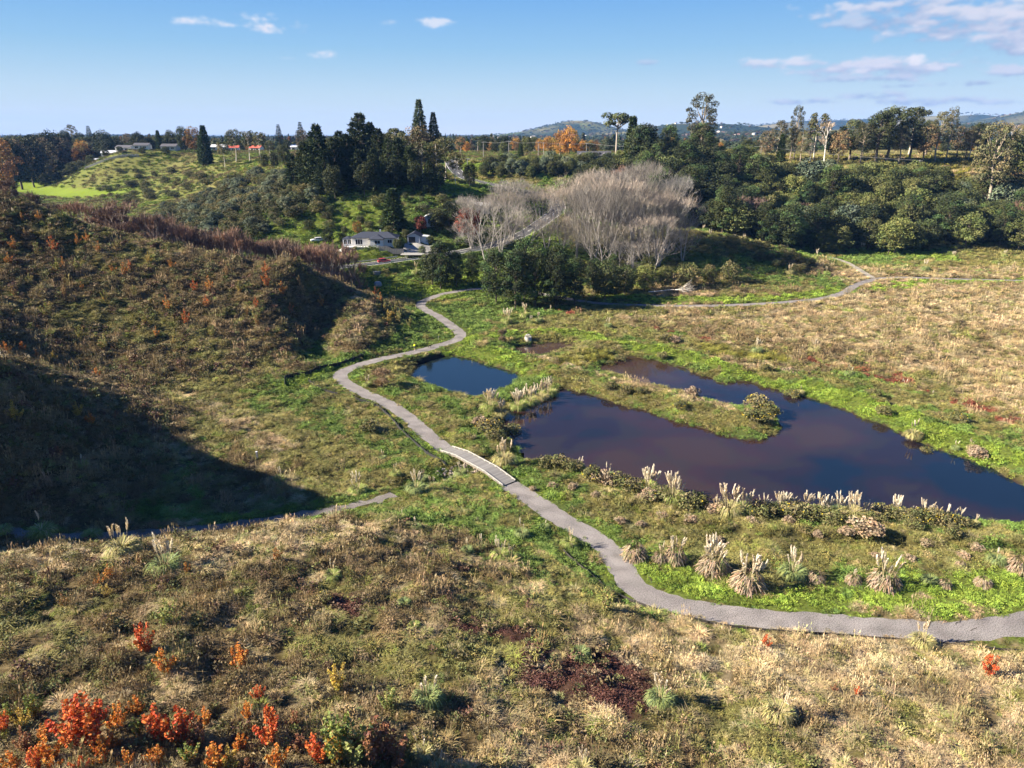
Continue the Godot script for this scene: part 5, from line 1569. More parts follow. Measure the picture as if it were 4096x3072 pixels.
func build_bush() -> void:
	# native bush on the escarpment across the right
	var tones := {"dark_bush": "dark evergreen", "thicket": "tall dark evergreen", "mid_bush": "green evergreen", "light_bush": "light green leafy", "grey_bush": "pale grey-green broadleaf", "rust": "leafless russet"}
	for p in scatter_region([88, -316, 120, -308, 240, -309, 340, -320, 350, -364, 250, -374, 190, -378, 130, -388, 95, -400, 72, -402, 56, -385, 48, -352, 58, -326], 8.3, by_road):
		var r := rng.randf()
		var west: bool = p.x < 110.0
		var k := "thicket" if r < (0.28 if west else 0.14) else "dark_bush" if r < (0.64 if west else 0.3) else ("mid_bush" if r < 0.66 else ("light_bush" if r < 0.84 else ("grey_bush" if r < 0.94 else "rust")))
		var h := rand(7.5, 14.5) * (1.35 if west else 1.18) * (1.35 if k == "thicket" else 1.0)
		tree(k, "bush_tree", p.x, p.y, h, "%s tree %s of the bush %s" % [tones[k], "at the foot" if p.y > -324.0 else ("in the lower half" if p.y > -346.0 else ("in the upper half" if p.y > -368.0 else "along the top")), "behind the leafless trees" if west else ("above the gravel path" if p.x < 175.0 else "toward the right edge")], "bush trees on the escarpment", rand(0.9, 1.25))
	# planting below the plateau houses
	for p in scatter_region([-16, -392, 10, -388, 40, -394, 62, -398, 66, -422, 48, -418, 20, -412, -14, -408], 6.5, by_road):
		var k: String = ["dark_bush", "mid_bush", "light_bush", "grey_bush"][rng.randi() % 4]
		tree(k, "plateau_tree", p.x, p.y, rand(6.0, 9.5), "%s tree in the belt below the grey gabled house" % tones[k], "trees below the gabled house", rand(1.0, 1.25))
	# bush behind the road bend and above the bare trees
	for p in scatter_region([26, -318, 58, -322, 50, -352, 56, -386, 34, -384, 28, -352], 7.5, by_road):
		var k: String = ["dark_bush", "dark_bush", "mid_bush"][rng.randi() % 3]
		tree(k, "bush_tree", p.x, p.y, rand(8.0, 11.0), "%s tree on the bank right of the road bend" % tones[k], "bush trees by the road bend", rand(1.0, 1.2))
	# scrub over the left valley side
	for p in scatter_region([-74, -284, -94, -262, -135, -258, -172, -330, -196, -410, -165, -440, -118, -385, -88, -325], 6.2, by_road):
		var k := "scrub" if rng.randf() < 0.8 else "grey_bush"
		tree(k, "scrub_shrub", p.x, p.y, rand(3.4, 5.4) if k == "scrub" else rand(4.5, 6.5), "%s %s of the scrubby hillside left of the pines" % ["olive-brown scrub bush" if k == "scrub" else "pale grey-green broadleaf bush", "on the near foot" if p.y > -290.0 else ("on the lower face" if p.y > -330.0 else ("on the upper face" if p.y > -380.0 else "at the far end"))], "scrub on the left valley side" + ("" if k == "scrub" else ", pale"), rand(1.1, 1.5), "shrub")
	for p in scatter_region([-68, -288, -84, -268, -62, -268, -40, -276, -14, -280, -16, -296, -50, -297], 7.5, by_road):
		tree("scrub" if rng.randf() < 0.7 else "mid_bush", "hillside_shrub", p.x, p.y, rand(2.4, 4.6), "rounded bush on the green slope behind the white house", "bushes behind the white house", rand(1.0, 1.4), "shrub")
	# leafless poplar-like saplings behind the spur
	for p in scatter_region([-108, -212, -52, -208, -44, -216, -58, -232, -98, -230], 3.7, by_road):
		tree("grove", "bare_sapling", p.x, p.y, rand(11.5, 15.5), "thin leafless reddish sapling in the grove behind the spur", "leafless grove behind the spur", rand(0.9, 1.2))
	for p in scatter_region([-185, -232, -108, -214, -98, -232, -120, -258, -190, -272], 5.4, by_road):
		var k := "rust" if rng.randf() < 0.6 else ("scrub" if rng.randf() < 0.5 else "grove")
		tree(k, "valley_tree", p.x, p.y, (rand(11.0, 16.0) if p.x > -138.0 else rand(7.0, 11.0)) if k != "scrub" else rand(4.0, 6.5), ("%s in the hollow beyond the spur crest, %s" % [{"rust": "leafless russet tree", "scrub": "olive-brown bush", "grove": "thin reddish bare sapling"}[k], "near the grove" if p.x > -130.0 else "near the left edge"]), "half-bare trees beyond the crest", rand(1.0, 1.3))
	# dark bluff on the far left
	for p in scatter_region([-470, -560, -440, -618, -380, -636, -318, -650, -296, -640, -292, -690, -330, -720, -480, -720, -520, -620], 10.5, by_road):
		var k: String = ["dark_bush", "dark_bush", "mid_bush", "dark_bush", "brown", "grey_bush", "mid_bush", "brown"][rng.randi() % 8]
		tree(k, "bluff_tree", p.x, p.y, rand(9.0, 16.0), "%s tree on the shaded bluff at the far left" % {"dark_bush": "dark evergreen", "mid_bush": "green evergreen", "gold": "autumn orange", "brown": "brownish", "grey_bush": "grey-green"}[k], "trees on the far left bluff, " + k.replace("_", " "), rand(1.2, 1.6))
	for p in scatter_region([-340, -628, -338, -570, -352, -548, -362, -590, -350, -640], 10.0, by_road):
		tree(["dark_bush", "mid_bush", "scrub"][rng.randi() % 3], "bluff_tree", p.x, p.y, rand(5.0, 9.0), "evergreen on the slope below the far left houses", "evergreens below the far houses", rand(1.1, 1.5))
	for q in [[-300, -572, 5.0], [-316, -580, 6.0], [-282, -570, 5.5], [-334, -590, 7.0], [-266, -574, 6.5], [-300, -612, 9.0], [-318, -622, 10.0], [-280, -610, 9.0]]:
		tree(["dark_bush", "mid_bush"][rng.randi() % 2], "garden_evergreen", q[0], q[1], q[2], "evergreen among the far left houses", "evergreens among the far houses", 1.3)
	for p in scatter_region([-282, -552, -230, -520, -180, -452, -205, -425, -262, -470, -300, -530], 10.5, by_road):
		if noise_b.get_noise_2d(p.x * 1.4, p.y * 1.4) > -0.05:
			tree("scrub", "spur_shrub", p.x, p.y, rand(2.5, 5.0), "dark scrub bush on the far green spur below the houses", "scrub on the far green spur", rand(1.2, 1.9), "shrub")
	for p in scatter_region([-230, -262, -196, -250, -190, -300, -225, -345, -280, -350], 9.0, by_road):
		tree(["dark_bush", "mid_bush", "dark_bush"][rng.randi() % 3], "valley_evergreen", p.x, p.y, rand(9.0, 14.0), "dark evergreen at the left edge beyond the spur", "evergreens at the left edge", rand(1.0, 1.2))
	# the leafless stand in the middle
	var bt := [[24, -262, 26], [29, -255, 28], [33, -250, 28], [38, -258, 30], [43, -252, 29], [47, -262, 30], [52, -254, 27], [36, -268, 30], [46, -270, 31], [57, -264, 28], [19, -266, 26], [13, -270, 25], [6, -265, 24], [49, -245, 22], [38, -242, 14], [62, -258, 24], [0, -272, 23], [28, -272, 29], [-4, -258, 22]]
	bt = ordered(bt)
	for i in bt.size():
		tree("bare", "bare_tree", bt[i][0], bt[i][1], bt[i][2], "%s tall leafless grey tree from the left in the middle stand" % ORDINALS[i], "leafless trees in the middle", rand(0.95, 1.2))
	tree("bare", "bare_tree", -9, -250, 23.0, "spreading leafless tree beside the road in front of the plum-red tree", "leafless trees by the road", 1.35)
	tree("bare", "bare_tree", -15, -262, 19.0, "smaller leafless tree between the driveway and the road", "leafless trees by the road", 1.1)
	# evergreen thicket in front of them
	var et := [[-5, -212, 17, "thicket"], [1, -208, 18, "thicket"], [7, -210, 19, "thicket"], [13, -207, 17, "thicket"], [19, -212, 15, "thicket"], [4, -217, 20, "thicket"], [14, -217, 18, "thicket"], [29, -218, 13, "mid_bush"], [36, -224, 10, "mid_bush"], [43, -228, 9, "light_bush"], [26, -226, 12, "thicket"], [50, -230, 8, "mid_bush"], [-26, -229, 11, "mid_bush"], [-23, -226, 16, "thicket"], [-18, -228, 12, "thicket"], [-13, -231, 11, "thicket"], [58, -233, 8, "scrub"], [66, -236, 7, "scrub"], [74, -240, 7, "scrub"], [34, -238, 9, "thicket"], [46, -240, 8, "mid_bush"]]
	et = ordered(et)
	for i in et.size():
		tree(et[i][3], "evergreen_tree", et[i][0], et[i][1], et[i][2], "%s evergreen from the left behind the footpath" % (ORDINALS[i] if i < 20 else "twenty-first"), "evergreens behind the footpath", rand(0.85, 1.05))
	for p in scatter_region([84, -262, 100, -250, 118, -262, 112, -285, 92, -290, 76, -276], 5.0, by_road):
		tree("scrub", "mound_shrub", p.x, p.y, rand(1.6, 3.2), "low dark bush on the mound right of the leafless trees", "bushes on the mound", rand(1.1, 1.6), "shrub")
	# single trees round the white house
	tree("cypress", "cypress_tree", -44, -270, 15.0, "broad dark cypress behind the white house", "", 1.8)
	tree("plum", "plum_tree", -34, -268, 6.5, "small round plum-red tree beside the garage")
	tree("plum", "copper_tree", -16, -266, 13.0, "large copper-red tree left of the leafless roadside tree", "", 0.95)
	tree("mid_bush", "garden_tree", -28, -270, 9.0, "green garden tree behind the garage")
	tree("dark_bush", "garden_tree", -24, -276, 10.0, "dark garden tree behind the copper-red tree")
	tree("light_bush", "garden_tree", -40.5, -251.5, 4.0, "small pale round tree at the front corner of the white house")
	tree("dark_bush", "garden_tree", -66, -258, 6.5, "dark tree at the far end of the garden hedge")
	tree("dark_bush", "garden_tree", -61, -259, 4.2, "small dark round tree standing on the lawn left of the white house")
	tree("light_bush", "garden_tree", -31.5, -250.5, 3.6, "tufted ornamental tree by the driveway gate")
	for q in [[-58.5, -250.5, 2.2], [-55.0, -250.8, 1.8], [-40.0, -255.0, 2.6], [-38.8, -262.0, 3.5], [-45.0, -263.0, 4.0], [-52.0, -263.5, 3.2], [-29.5, -259.0, 3.4], [-28.0, -254.0, 2.2]]:
		tree(["mid_bush", "light_bush", "scrub"][rng.randi() % 3], "garden_shrub", q[0], q[1], q[2], "low rounded shrub planted round the white bungalow", "shrubs round the bungalow", 1.2, "shrub")
	tree("gold", "garden_tree", -57, -266, 5.0, "golden-brown bush on the lawn above the white house")
	# around the ponds
	tree("willow", "bare_shrub", -26.4, -136, 4.6, "rounded leafless shrub beside the path above the small pond", "", 1.15, "shrub")
	tree("willow", "bare_shrub", -2.4, -171, 4.0, "orange-brown leafless shrub beside the muddy pool", "", 0.8, "shrub")
	big_trees()

const BIG_KINDS := {"p": ["pine", "pine_tree", "dark ragged pine in the stand"], "e": ["euc", "gum_tree", "umbrella-crowned gum with pale trunk"], "b": ["brown", "brown_tree", "brownish autumn tree"], "r": ["redwood", "redwood_tree", "tall narrow conifer over the pine stand"], "u": ["umbrella", "umbrella_pine", "umbrella-shaped pine on a bare trunk"], "d": ["dark_bush", "plateau_tree", "dark evergreen on the skyline"], "n": ["norfolk", "norfolk_pine", "tiered conical pine far off"], "c": ["cypress", "cypress_tree", "dark pointed cypress"], "k": ["gum", "old_gum_tree", "tall open-crowned old tree"], "y": ["gold", "autumn_tree", "golden autumn tree"], "s": ["gum", "thin_tree", "thin half-dead tree"], "w": ["white", "white_tree", "white-barked leafless tree"], "m": ["mac", "old_cypress_tree", "broad old cypress with layered dark crown"]}

func big_trees() -> void:
	var sets := {}
	for q in BIG_TREES:
		var where := "at the far left" if q[1] < -180.0 else ("in the middle distance" if q[1] < 30.0 else ("right of the grey gabled house" if q[1] < 120.0 else "along the right plateau"))
		var key: String = q[0] + where
		if not sets.has(key):
			sets[key] = [where]
		sets[key].append(q)
	for key in sets:
		var where: String = sets[key][0]
		var l := ordered(sets[key].slice(1), 1)
		for i in l.size():
			var q: Array = l[i]
			var k: Array = BIG_KINDS[q[0]]
			var w: float = {"d": 0.8, "y": 0.85, "s": 0.6}.get(q[0], 1.0)
			var label: String = "%s %s" % [k[2], where]
			if l.size() > 1:
				label = "%s from the left: %s" % [ORDINALS[i], label]
			tree(k[0], k[1], q[1], q[2], q[3], label, k[2].split(" ")[0] + " " + k[1].replace("_", " ") + "s", w)

# ---------------------------------------------------------------- built things
func flat(called: String, lo: Vector3, hi: Vector3, m: Material, parent: Node) -> MeshInstance3D:
	var mb := MB.new()
	mb.box(lo, hi)
	return part(called, mb.done(), m, parent)

func gable_roof(lo: Vector2, hi: Vector2, eave: float, rise: float, along_x: bool, over: float, m: Material, parent: Node, called := "roof") -> MeshInstance3D:
	# two slabs meeting at a ridge; lo and hi are the wall plan
	var mb := MB.new()
	var a := lo - Vector2(over, over)
	var b := hi + Vector2(over, over)
	var th := Vector3(0, 0.16, 0)
	for s in 2:
		var e0: Vector3
		var e1: Vector3
		var r0: Vector3
		var r1: Vector3
		if along_x:
			var mz := (a.y + b.y) * 0.5
			var ez := a.y if s == 0 else b.y
			var k := rise * over / ((b.y - a.y) * 0.5 - over)
			e0 = Vector3(a.x, eave - k, ez); e1 = Vector3(b.x, eave - k, ez)
			r0 = Vector3(a.x, eave + rise, mz); r1 = Vector3(b.x, eave + rise, mz)
		else:
			var mx := (a.x + b.x) * 0.5
			var ex := a.x if s == 0 else b.x
			var k := rise * over / ((b.x - a.x) * 0.5 - over)
			e0 = Vector3(ex, eave - k, a.y); e1 = Vector3(ex, eave - k, b.y)
			r0 = Vector3(mx, eave + rise, a.y); r1 = Vector3(mx, eave + rise, b.y)
		mb.quad(e0 + th, r0 + th, r1 + th, e1 + th, Color.WHITE)
		mb.quad(e0, e1, r1, r0, Color.WHITE)
		mb.quad(e0, e0 + th, e1 + th, e1, Color.WHITE)
		mb.quad(e0, r0, r0 + th, e0 + th, Color.WHITE)
		mb.quad(e1, e1 + th, r1 + th, r1, Color.WHITE)
	return part(called, mb.done(), m, parent)

func hip_roof(lo: Vector2, hi: Vector2, eave: float, rise: float, over: float, m: Material, parent: Node) -> MeshInstance3D:
	var mb := MB.new()
	var a := lo - Vector2(over, over)
	var b := hi + Vector2(over, over)
	var w := (b - a)
	var run := minf(w.x, w.y) * 0.5
	var p := [Vector3(a.x, eave, a.y), Vector3(b.x, eave, a.y), Vector3(b.x, eave, b.y), Vector3(a.x, eave, b.y)]
	var r0 := Vector3(a.x + run, eave + rise, (a.y + b.y) * 0.5)
	var r1 := Vector3(b.x - run, eave + rise, (a.y + b.y) * 0.5)
	if w.y > w.x:
		r0 = Vector3((a.x + b.x) * 0.5, eave + rise, a.y + run)
		r1 = Vector3((a.x + b.x) * 0.5, eave + rise, b.y - run)
		mb.quad(p[0], p[3], r1, r0, Color.WHITE)
		mb.quad(p[2], p[1], r0, r1, Color.WHITE)
		mb.tri(p[1], p[0], r0, Color.WHITE)
		mb.tri(p[3], p[2], r1, Color.WHITE)
	else:
		mb.quad(p[3], p[2], r1, r0, Color.WHITE)
		mb.quad(p[1], p[0], r0, r1, Color.WHITE)
		mb.tri(p[0], p[3], r0, Color.WHITE)
		mb.tri(p[2], p[1], r1, Color.WHITE)
	mb.box(Vector3(a.x, eave - 0.16, a.y), Vector3(b.x, eave - 0.002, b.y))
	return part("roof", mb.done(), m, parent)

func walls(lo: Vector3, hi: Vector3, m: Material, parent: Node, gable := 0.0, along_x := true) -> void:
	var mb := MB.new()
	mb.box(lo, hi)
	if gable > 0.0:
		var mz := (lo.z + hi.z) * 0.5
		var mx := (lo.x + hi.x) * 0.5
		if along_x:
			for x in [lo.x, hi.x]:
				mb.tri(Vector3(x, hi.y, lo.z), Vector3(x, hi.y + gable, mz), Vector3(x, hi.y, hi.z), Color.WHITE)
		else:
			for z in [lo.z, hi.z]:
				mb.tri(Vector3(lo.x, hi.y, z), Vector3(mx, hi.y + gable, z), Vector3(hi.x, hi.y, z), Color.WHITE)
	part("wall", mb.done(), m, parent)

func window(x0: float, x1: float, y0: float, y1: float, z: float, frame: Material, parent: Node, panes := 2) -> void:
	# set in the +z face: frame proud of the wall, glass behind it
	var mb := MB.new()
	var t := 0.09
	mb.box(Vector3(x0, y0, z - 0.05), Vector3(x0 + t, y1, z + 0.05))
	mb.box(Vector3(x1 - t, y0, z - 0.05), Vector3(x1, y1, z + 0.05))
	mb.box(Vector3(x0 + t, y0, z - 0.05), Vector3(x1 - t, y0 + t, z + 0.05))
	mb.box(Vector3(x0 + t, y1 - t, z - 0.05), Vector3(x1 - t, y1, z + 0.05))
	for i in range(1, panes):
		var x := lerpf(x0, x1, float(i) / panes)
		mb.box(Vector3(x - 0.04, y0 + t, z - 0.045), Vector3(x + 0.04, y1 - t, z + 0.045))
	var w := part("window", mb.done(), frame, parent)
	flat("pane", Vector3(x0 + 0.05, y0 + 0.05, z - 0.03), Vector3(x1 - 0.05, y1 - 0.05, z + 0.015), mat("glass", Color(0.012, 0.014, 0.018), 0.06, {"metallic_specular": 0.6}), w)

func build_houses() -> void:
	var white := mat("white_wall", Color(0.62, 0.60, 0.56), 0.8)
	var trim := mat("trim", Color(0.62, 0.62, 0.62), 0.6)
	var navy := mat("navy_roof", Color(0.035, 0.04, 0.055), 0.55)
	var slate := mat("slate_roof", Color(0.075, 0.075, 0.085), 0.6)
	var greyw := mat("grey_wall", Color(0.36, 0.37, 0.39), 0.8)
	var black := mat("black_door", Color(0.02, 0.02, 0.024), 0.5)
	var timber := mat("grey_timber", Color(0.27, 0.26, 0.255), 0.9)
	var steel := mat("steel_roof", Color(0.5, 0.52, 0.54), 0.4)
	var concrete := mat("concrete", Color(0.22, 0.215, 0.205), 0.9)
	# the white bungalow
	var h := thing("bungalow", Vector3(-49.6, 13.1, -256.5))
	walls(Vector3(-7.0, -1.2, -3.6), Vector3(8.6, 2.75, 3.0), white, h)
	hip_roof(Vector2(-7.0, -3.6), Vector2(8.6, 3.0), 2.76, 1.75, 0.5, navy, h)
	walls(Vector3(-0.2, -1.2, 3.003), Vector3(4.4, 2.6, 5.2), white, h)
	hip_roof(Vector2(-0.2, -0.6), Vector2(4.4, 5.2), 2.62, 1.25, 0.45, navy, h)
	walls(Vector3(-10.4, -1.2, -2.6), Vector3(-7.003, 2.3, 2.2), trim, h)
	hip_roof(Vector2(-10.4, -2.6), Vector2(-7.6, 2.2), 2.32, 0.6, 0.2, navy, h)
	window(-5.8, -3.2, 0.25, 2.3, 3.003, trim, h, 3)
	window(1.4, 3.4, 0.9, 2.2, 5.203, trim, h, 2)
	window(5.6, 7.2, 0.9, 2.2, 3.003, trim, h, 2)
	window(-10.1, -8.9, 0.4, 2.1, 2.203, trim, h, 2)
	window(-8.6, -7.4, 0.4, 2.1, 2.203, trim, h, 2)
	flat("deck", Vector3(-9.6, -0.35, 3.01), Vector3(-0.21, -0.1, 5.6), trim, h)
	flat("deck_skirt", Vector3(-9.5, -1.6, 5.3), Vector3(-0.25, -0.36, 5.5), white, h)
	var rail := MB.new()
	rail.box(Vector3(-9.6, 0.78, 5.5), Vector3(-0.21, 0.86, 5.58))
	for i in 14:
		rail.box(Vector3(-9.6 + i * 0.72, -0.1, 5.51), Vector3(-9.54 + i * 0.72, 0.78, 5.57))
	part("railing", rail.done(), trim, h)
	var ramp := MB.new()
	ramp.quad(Vector3(-11.6, -1.5, 6.6), Vector3(-9.9, -0.3, 4.0), Vector3(-8.6, -0.3, 5.4), Vector3(-9.6, -1.5, 7.4), Color.WHITE)
	part("shade_sail", ramp.done(), white, h)
	flat("chimney", Vector3(2.2, 3.6, -1.6), Vector3(2.7, 5.1, -1.1), steel, h)
	tag(h, "white bungalow with dark blue hipped roof and front deck above the road", "house")
	# garage
	var g := thing("garage", Vector3(-35.2, 13.6, -260.0))
	walls(Vector3(-2.3, -1.2, -3.2), Vector3(2.3, 2.3, 2.4), greyw, g, 1.15, false)
	gable_roof(Vector2(-2.3, -3.2), Vector2(2.3, 2.4), 2.32, 1.15, false, 0.3, navy, g)
	var gd := flat("garage_door", Vector3(-1.9, 0.0, 2.38), Vector3(0.5, 2.05, 2.45), black, g)
	for i in 4:
		flat("door_panel", Vector3(-1.85, 0.08 + i * 0.5, 2.451), Vector3(0.45, 0.5 + i * 0.5, 2.47), black, gd)
	flat("downpipe", Vector3(1.95, -0.1, 2.41), Vector3(2.1, 2.2, 2.5), trim, g)
	walls(Vector3(2.31, -1.2, -2.8), Vector3(5.0, 1.9, 1.2), steel, g)
	var lean := MB.new()
	lean.quad(Vector3(2.32, 2.25, -3.0), Vector3(5.2, 1.95, -3.0), Vector3(5.2, 1.95, 1.5), Vector3(2.32, 2.25, 1.5), Color.WHITE)
	part("lean_to_roof", lean.done(), steel, g)
	tag(g, "pale grey gabled garage with black roller door", "garage")
	var drive := MB.new()
	for i in 8:
		for j in 8:
			var q := []
			for e in [[0, 0], [0, 1], [1, 1], [1, 0]]:
				var x: float = -38.5 + (i + e[0]) * 1.5
				var z: float = -257.4 + (j + e[1]) * 1.5
				q.append(Vector3(x, maxf(hgt(x, z), 11.0) + 0.12, z))
			drive.quad(q[0], q[3], q[2], q[1], Color.WHITE)
	tag(part("driveway", drive.done(), concrete), "grey driveway between the garage and the road", "driveway", "", "structure")
	# cottage and shed half hidden behind
	var c := thing("cottage", on(-30.5, -276.0))
	walls(Vector3(-2.6, -1.0, -4.0), Vector3(2.6, 2.6, 3.0), white, c, 1.3, false)
	gable_roof(Vector2(-2.6, -4.0), Vector2(2.6, 3.0), 2.62, 1.3, false, 0.3, steel, c)
	window(-1.2, 0.2, 0.7, 2.0, 3.003, trim, c, 2)
	tag(c, "small white gabled cottage half hidden behind the copper-red tree", "house")
	var sh := thing("shed", on(-12.0, -292.0))
	walls(Vector3(-3.0, -1.0, -2.0), Vector3(3.0, 2.4, 2.0), timber, sh, 0.9, true)
	gable_roof(Vector2(-3.0, -2.0), Vector2(3.0, 2.0), 2.42, 0.9, true, 0.3, steel, sh)
	tag(sh, "shed with pale iron roof on the bank behind the copper-red tree", "shed")
	# grey gabled house on the plateau
	var b := thing("gabled_house", Vector3(47.0, base_height(47, -428) + 0.2, -430.0))
	walls(Vector3(-10.0, -2.0, -4.0), Vector3(10.0, 2.9, 2.0), greyw, b)
	gable_roof(Vector2(-9.0, -4.0), Vector2(9.6, 2.0), 2.92, 2.9, true, 0.5, slate, b)
	for wing in [[-10.4, -4.6], [3.4, 8.6]]:
		var a: float = wing[0]
		var e: float = wing[1]
		walls(Vector3(a, -2.0, 2.003), Vector3(e, 2.8, 6.0), greyw, b, 2.2, false)
		gable_roof(Vector2(a, -1.0), Vector2(e, 6.0), 2.82, 2.2, false, 0.4, slate, b)
		window(a + 0.7, a + 2.2, 0.2, 2.2, 6.003, trim, b, 2)
		window(e - 2.1, e - 0.7, 0.2, 2.2, 6.003, trim, b, 2)
	flat("chimney", Vector3(-3.4, -1.0, 2.01), Vector3(-2.4, 4.2, 2.9), white, b)
	flat("door", Vector3(1.0, -0.2, 2.003), Vector3(2.2, 2.1, 2.06), black, b)
	window(-1.6, 0.6, 0.2, 2.2, 2.003, black, b, 2)
	for i in 4:
		var sk := flat("skylight", Vector3(-0.45, -0.03, -0.6), Vector3(0.45, 0.06, 0.6), mat("glass", Color.BLACK), b)
		sk.position = Vector3(-1.6 + i * 1.7, 4.75, 0.55)
		sk.rotation.x = 0.78
	tag(b, "grey house with two gables, white chimney and skylights on the plateau", "house")
	# subdivision on the far left plateau
	var sub := [[-326, -606, 12, 8, 0.3, "white_wall", "steel_roof"], [-309, -598, 12, 8, -0.1, "trim", "slate_roof"], [-291, -590, 11, 8, 0.1, "white_wall", "slate_roof"], [-344, -625, 12, 8, 0.5, "white_wall", "steel_roof"], [-272, -596, 12, 8, 0.0, "grey_wall", "slate_roof"], [-420, -668, 16, 8, 0.1, "white_wall", "green_roof"], [-398, -676, 14, 8, -0.1, "trim", "green_roof"], [-246, -660, 10, 7, 0.2, "white_wall", "red_roof"], [-228, -668, 10, 7, -0.2, "white_wall", "red_roof"], [-243, -622, 12, 7, 0.1, "blue_wall", "steel_roof"], [-180, -640, 16, 9, 0.0, "white_wall", "steel_roof"], [-196, -655, 14, 8, 0.1, "grey_wall", "slate_roof"]]
	mat("green_roof", Color(0.30, 0.38, 0.35), 0.6)
	mat("red_roof", Color(0.42, 0.09, 0.06), 0.7)
	mat("blue_wall", Color(0.42, 0.5, 0.62), 0.7)
	var roofs := {"steel_roof": "pale iron", "slate_roof": "dark grey", "green_roof": "pale green", "red_roof": "red"}
	var nth := {}
	sub = ordered(sub)
	for s in sub:
		var o := thing("suburban_house", Vector3(s[0], base_height(s[0], s[1]) + 0.4, s[1]), s[4])
		var w: float = s[2] * 0.5
		var d: float = s[3] * 0.5
		walls(Vector3(-w, -2.5, -d), Vector3(w, 2.8, d), mats[s[5]], o, 1.7, true)
		gable_roof(Vector2(-w, -d), Vector2(w, d), 2.82, 1.7, true, 0.5, mats[s[6]], o)
		window(-w + 1.0, -w + 3.4, 0.6, 2.2, d + 0.003, trim, o, 2)
		window(w - 4.0, w - 1.5, 0.6, 2.2, d + 0.003, trim, o, 2)
		flat("door", Vector3(-0.5, 0.0, d + 0.003), Vector3(0.5, 2.1, d + 0.06), mats["black_door"], o)
		nth[s[6]] = nth.get(s[6], -1) + 1
		tag(o, "%s far suburban house from the left with a %s roof" % [ORDINALS[nth[s[6]]], roofs[s[6]]], "house", "far suburban houses")
	# paling wall at the plateau edge
	var pw := thing("retaining_fence", Vector3(-304, 0, -564))
	for i in 40:
		var x := -21.0 + i * 1.06
		var z := sin(i * 0.1) * 2.0
		flat("paling", Vector3(x, base_height(x - 304, z - 564) - 1.5, z), Vector3(x + 0.85, base_height(x - 304, z - 564) + 1.5 + (i % 3) * 0.15, z + 0.2), mat("pale_paling", Color(0.34, 0.325, 0.31), 0.9), pw)
	tag(pw, "pale paling retaining fence along the edge of the far left plateau", "fence")

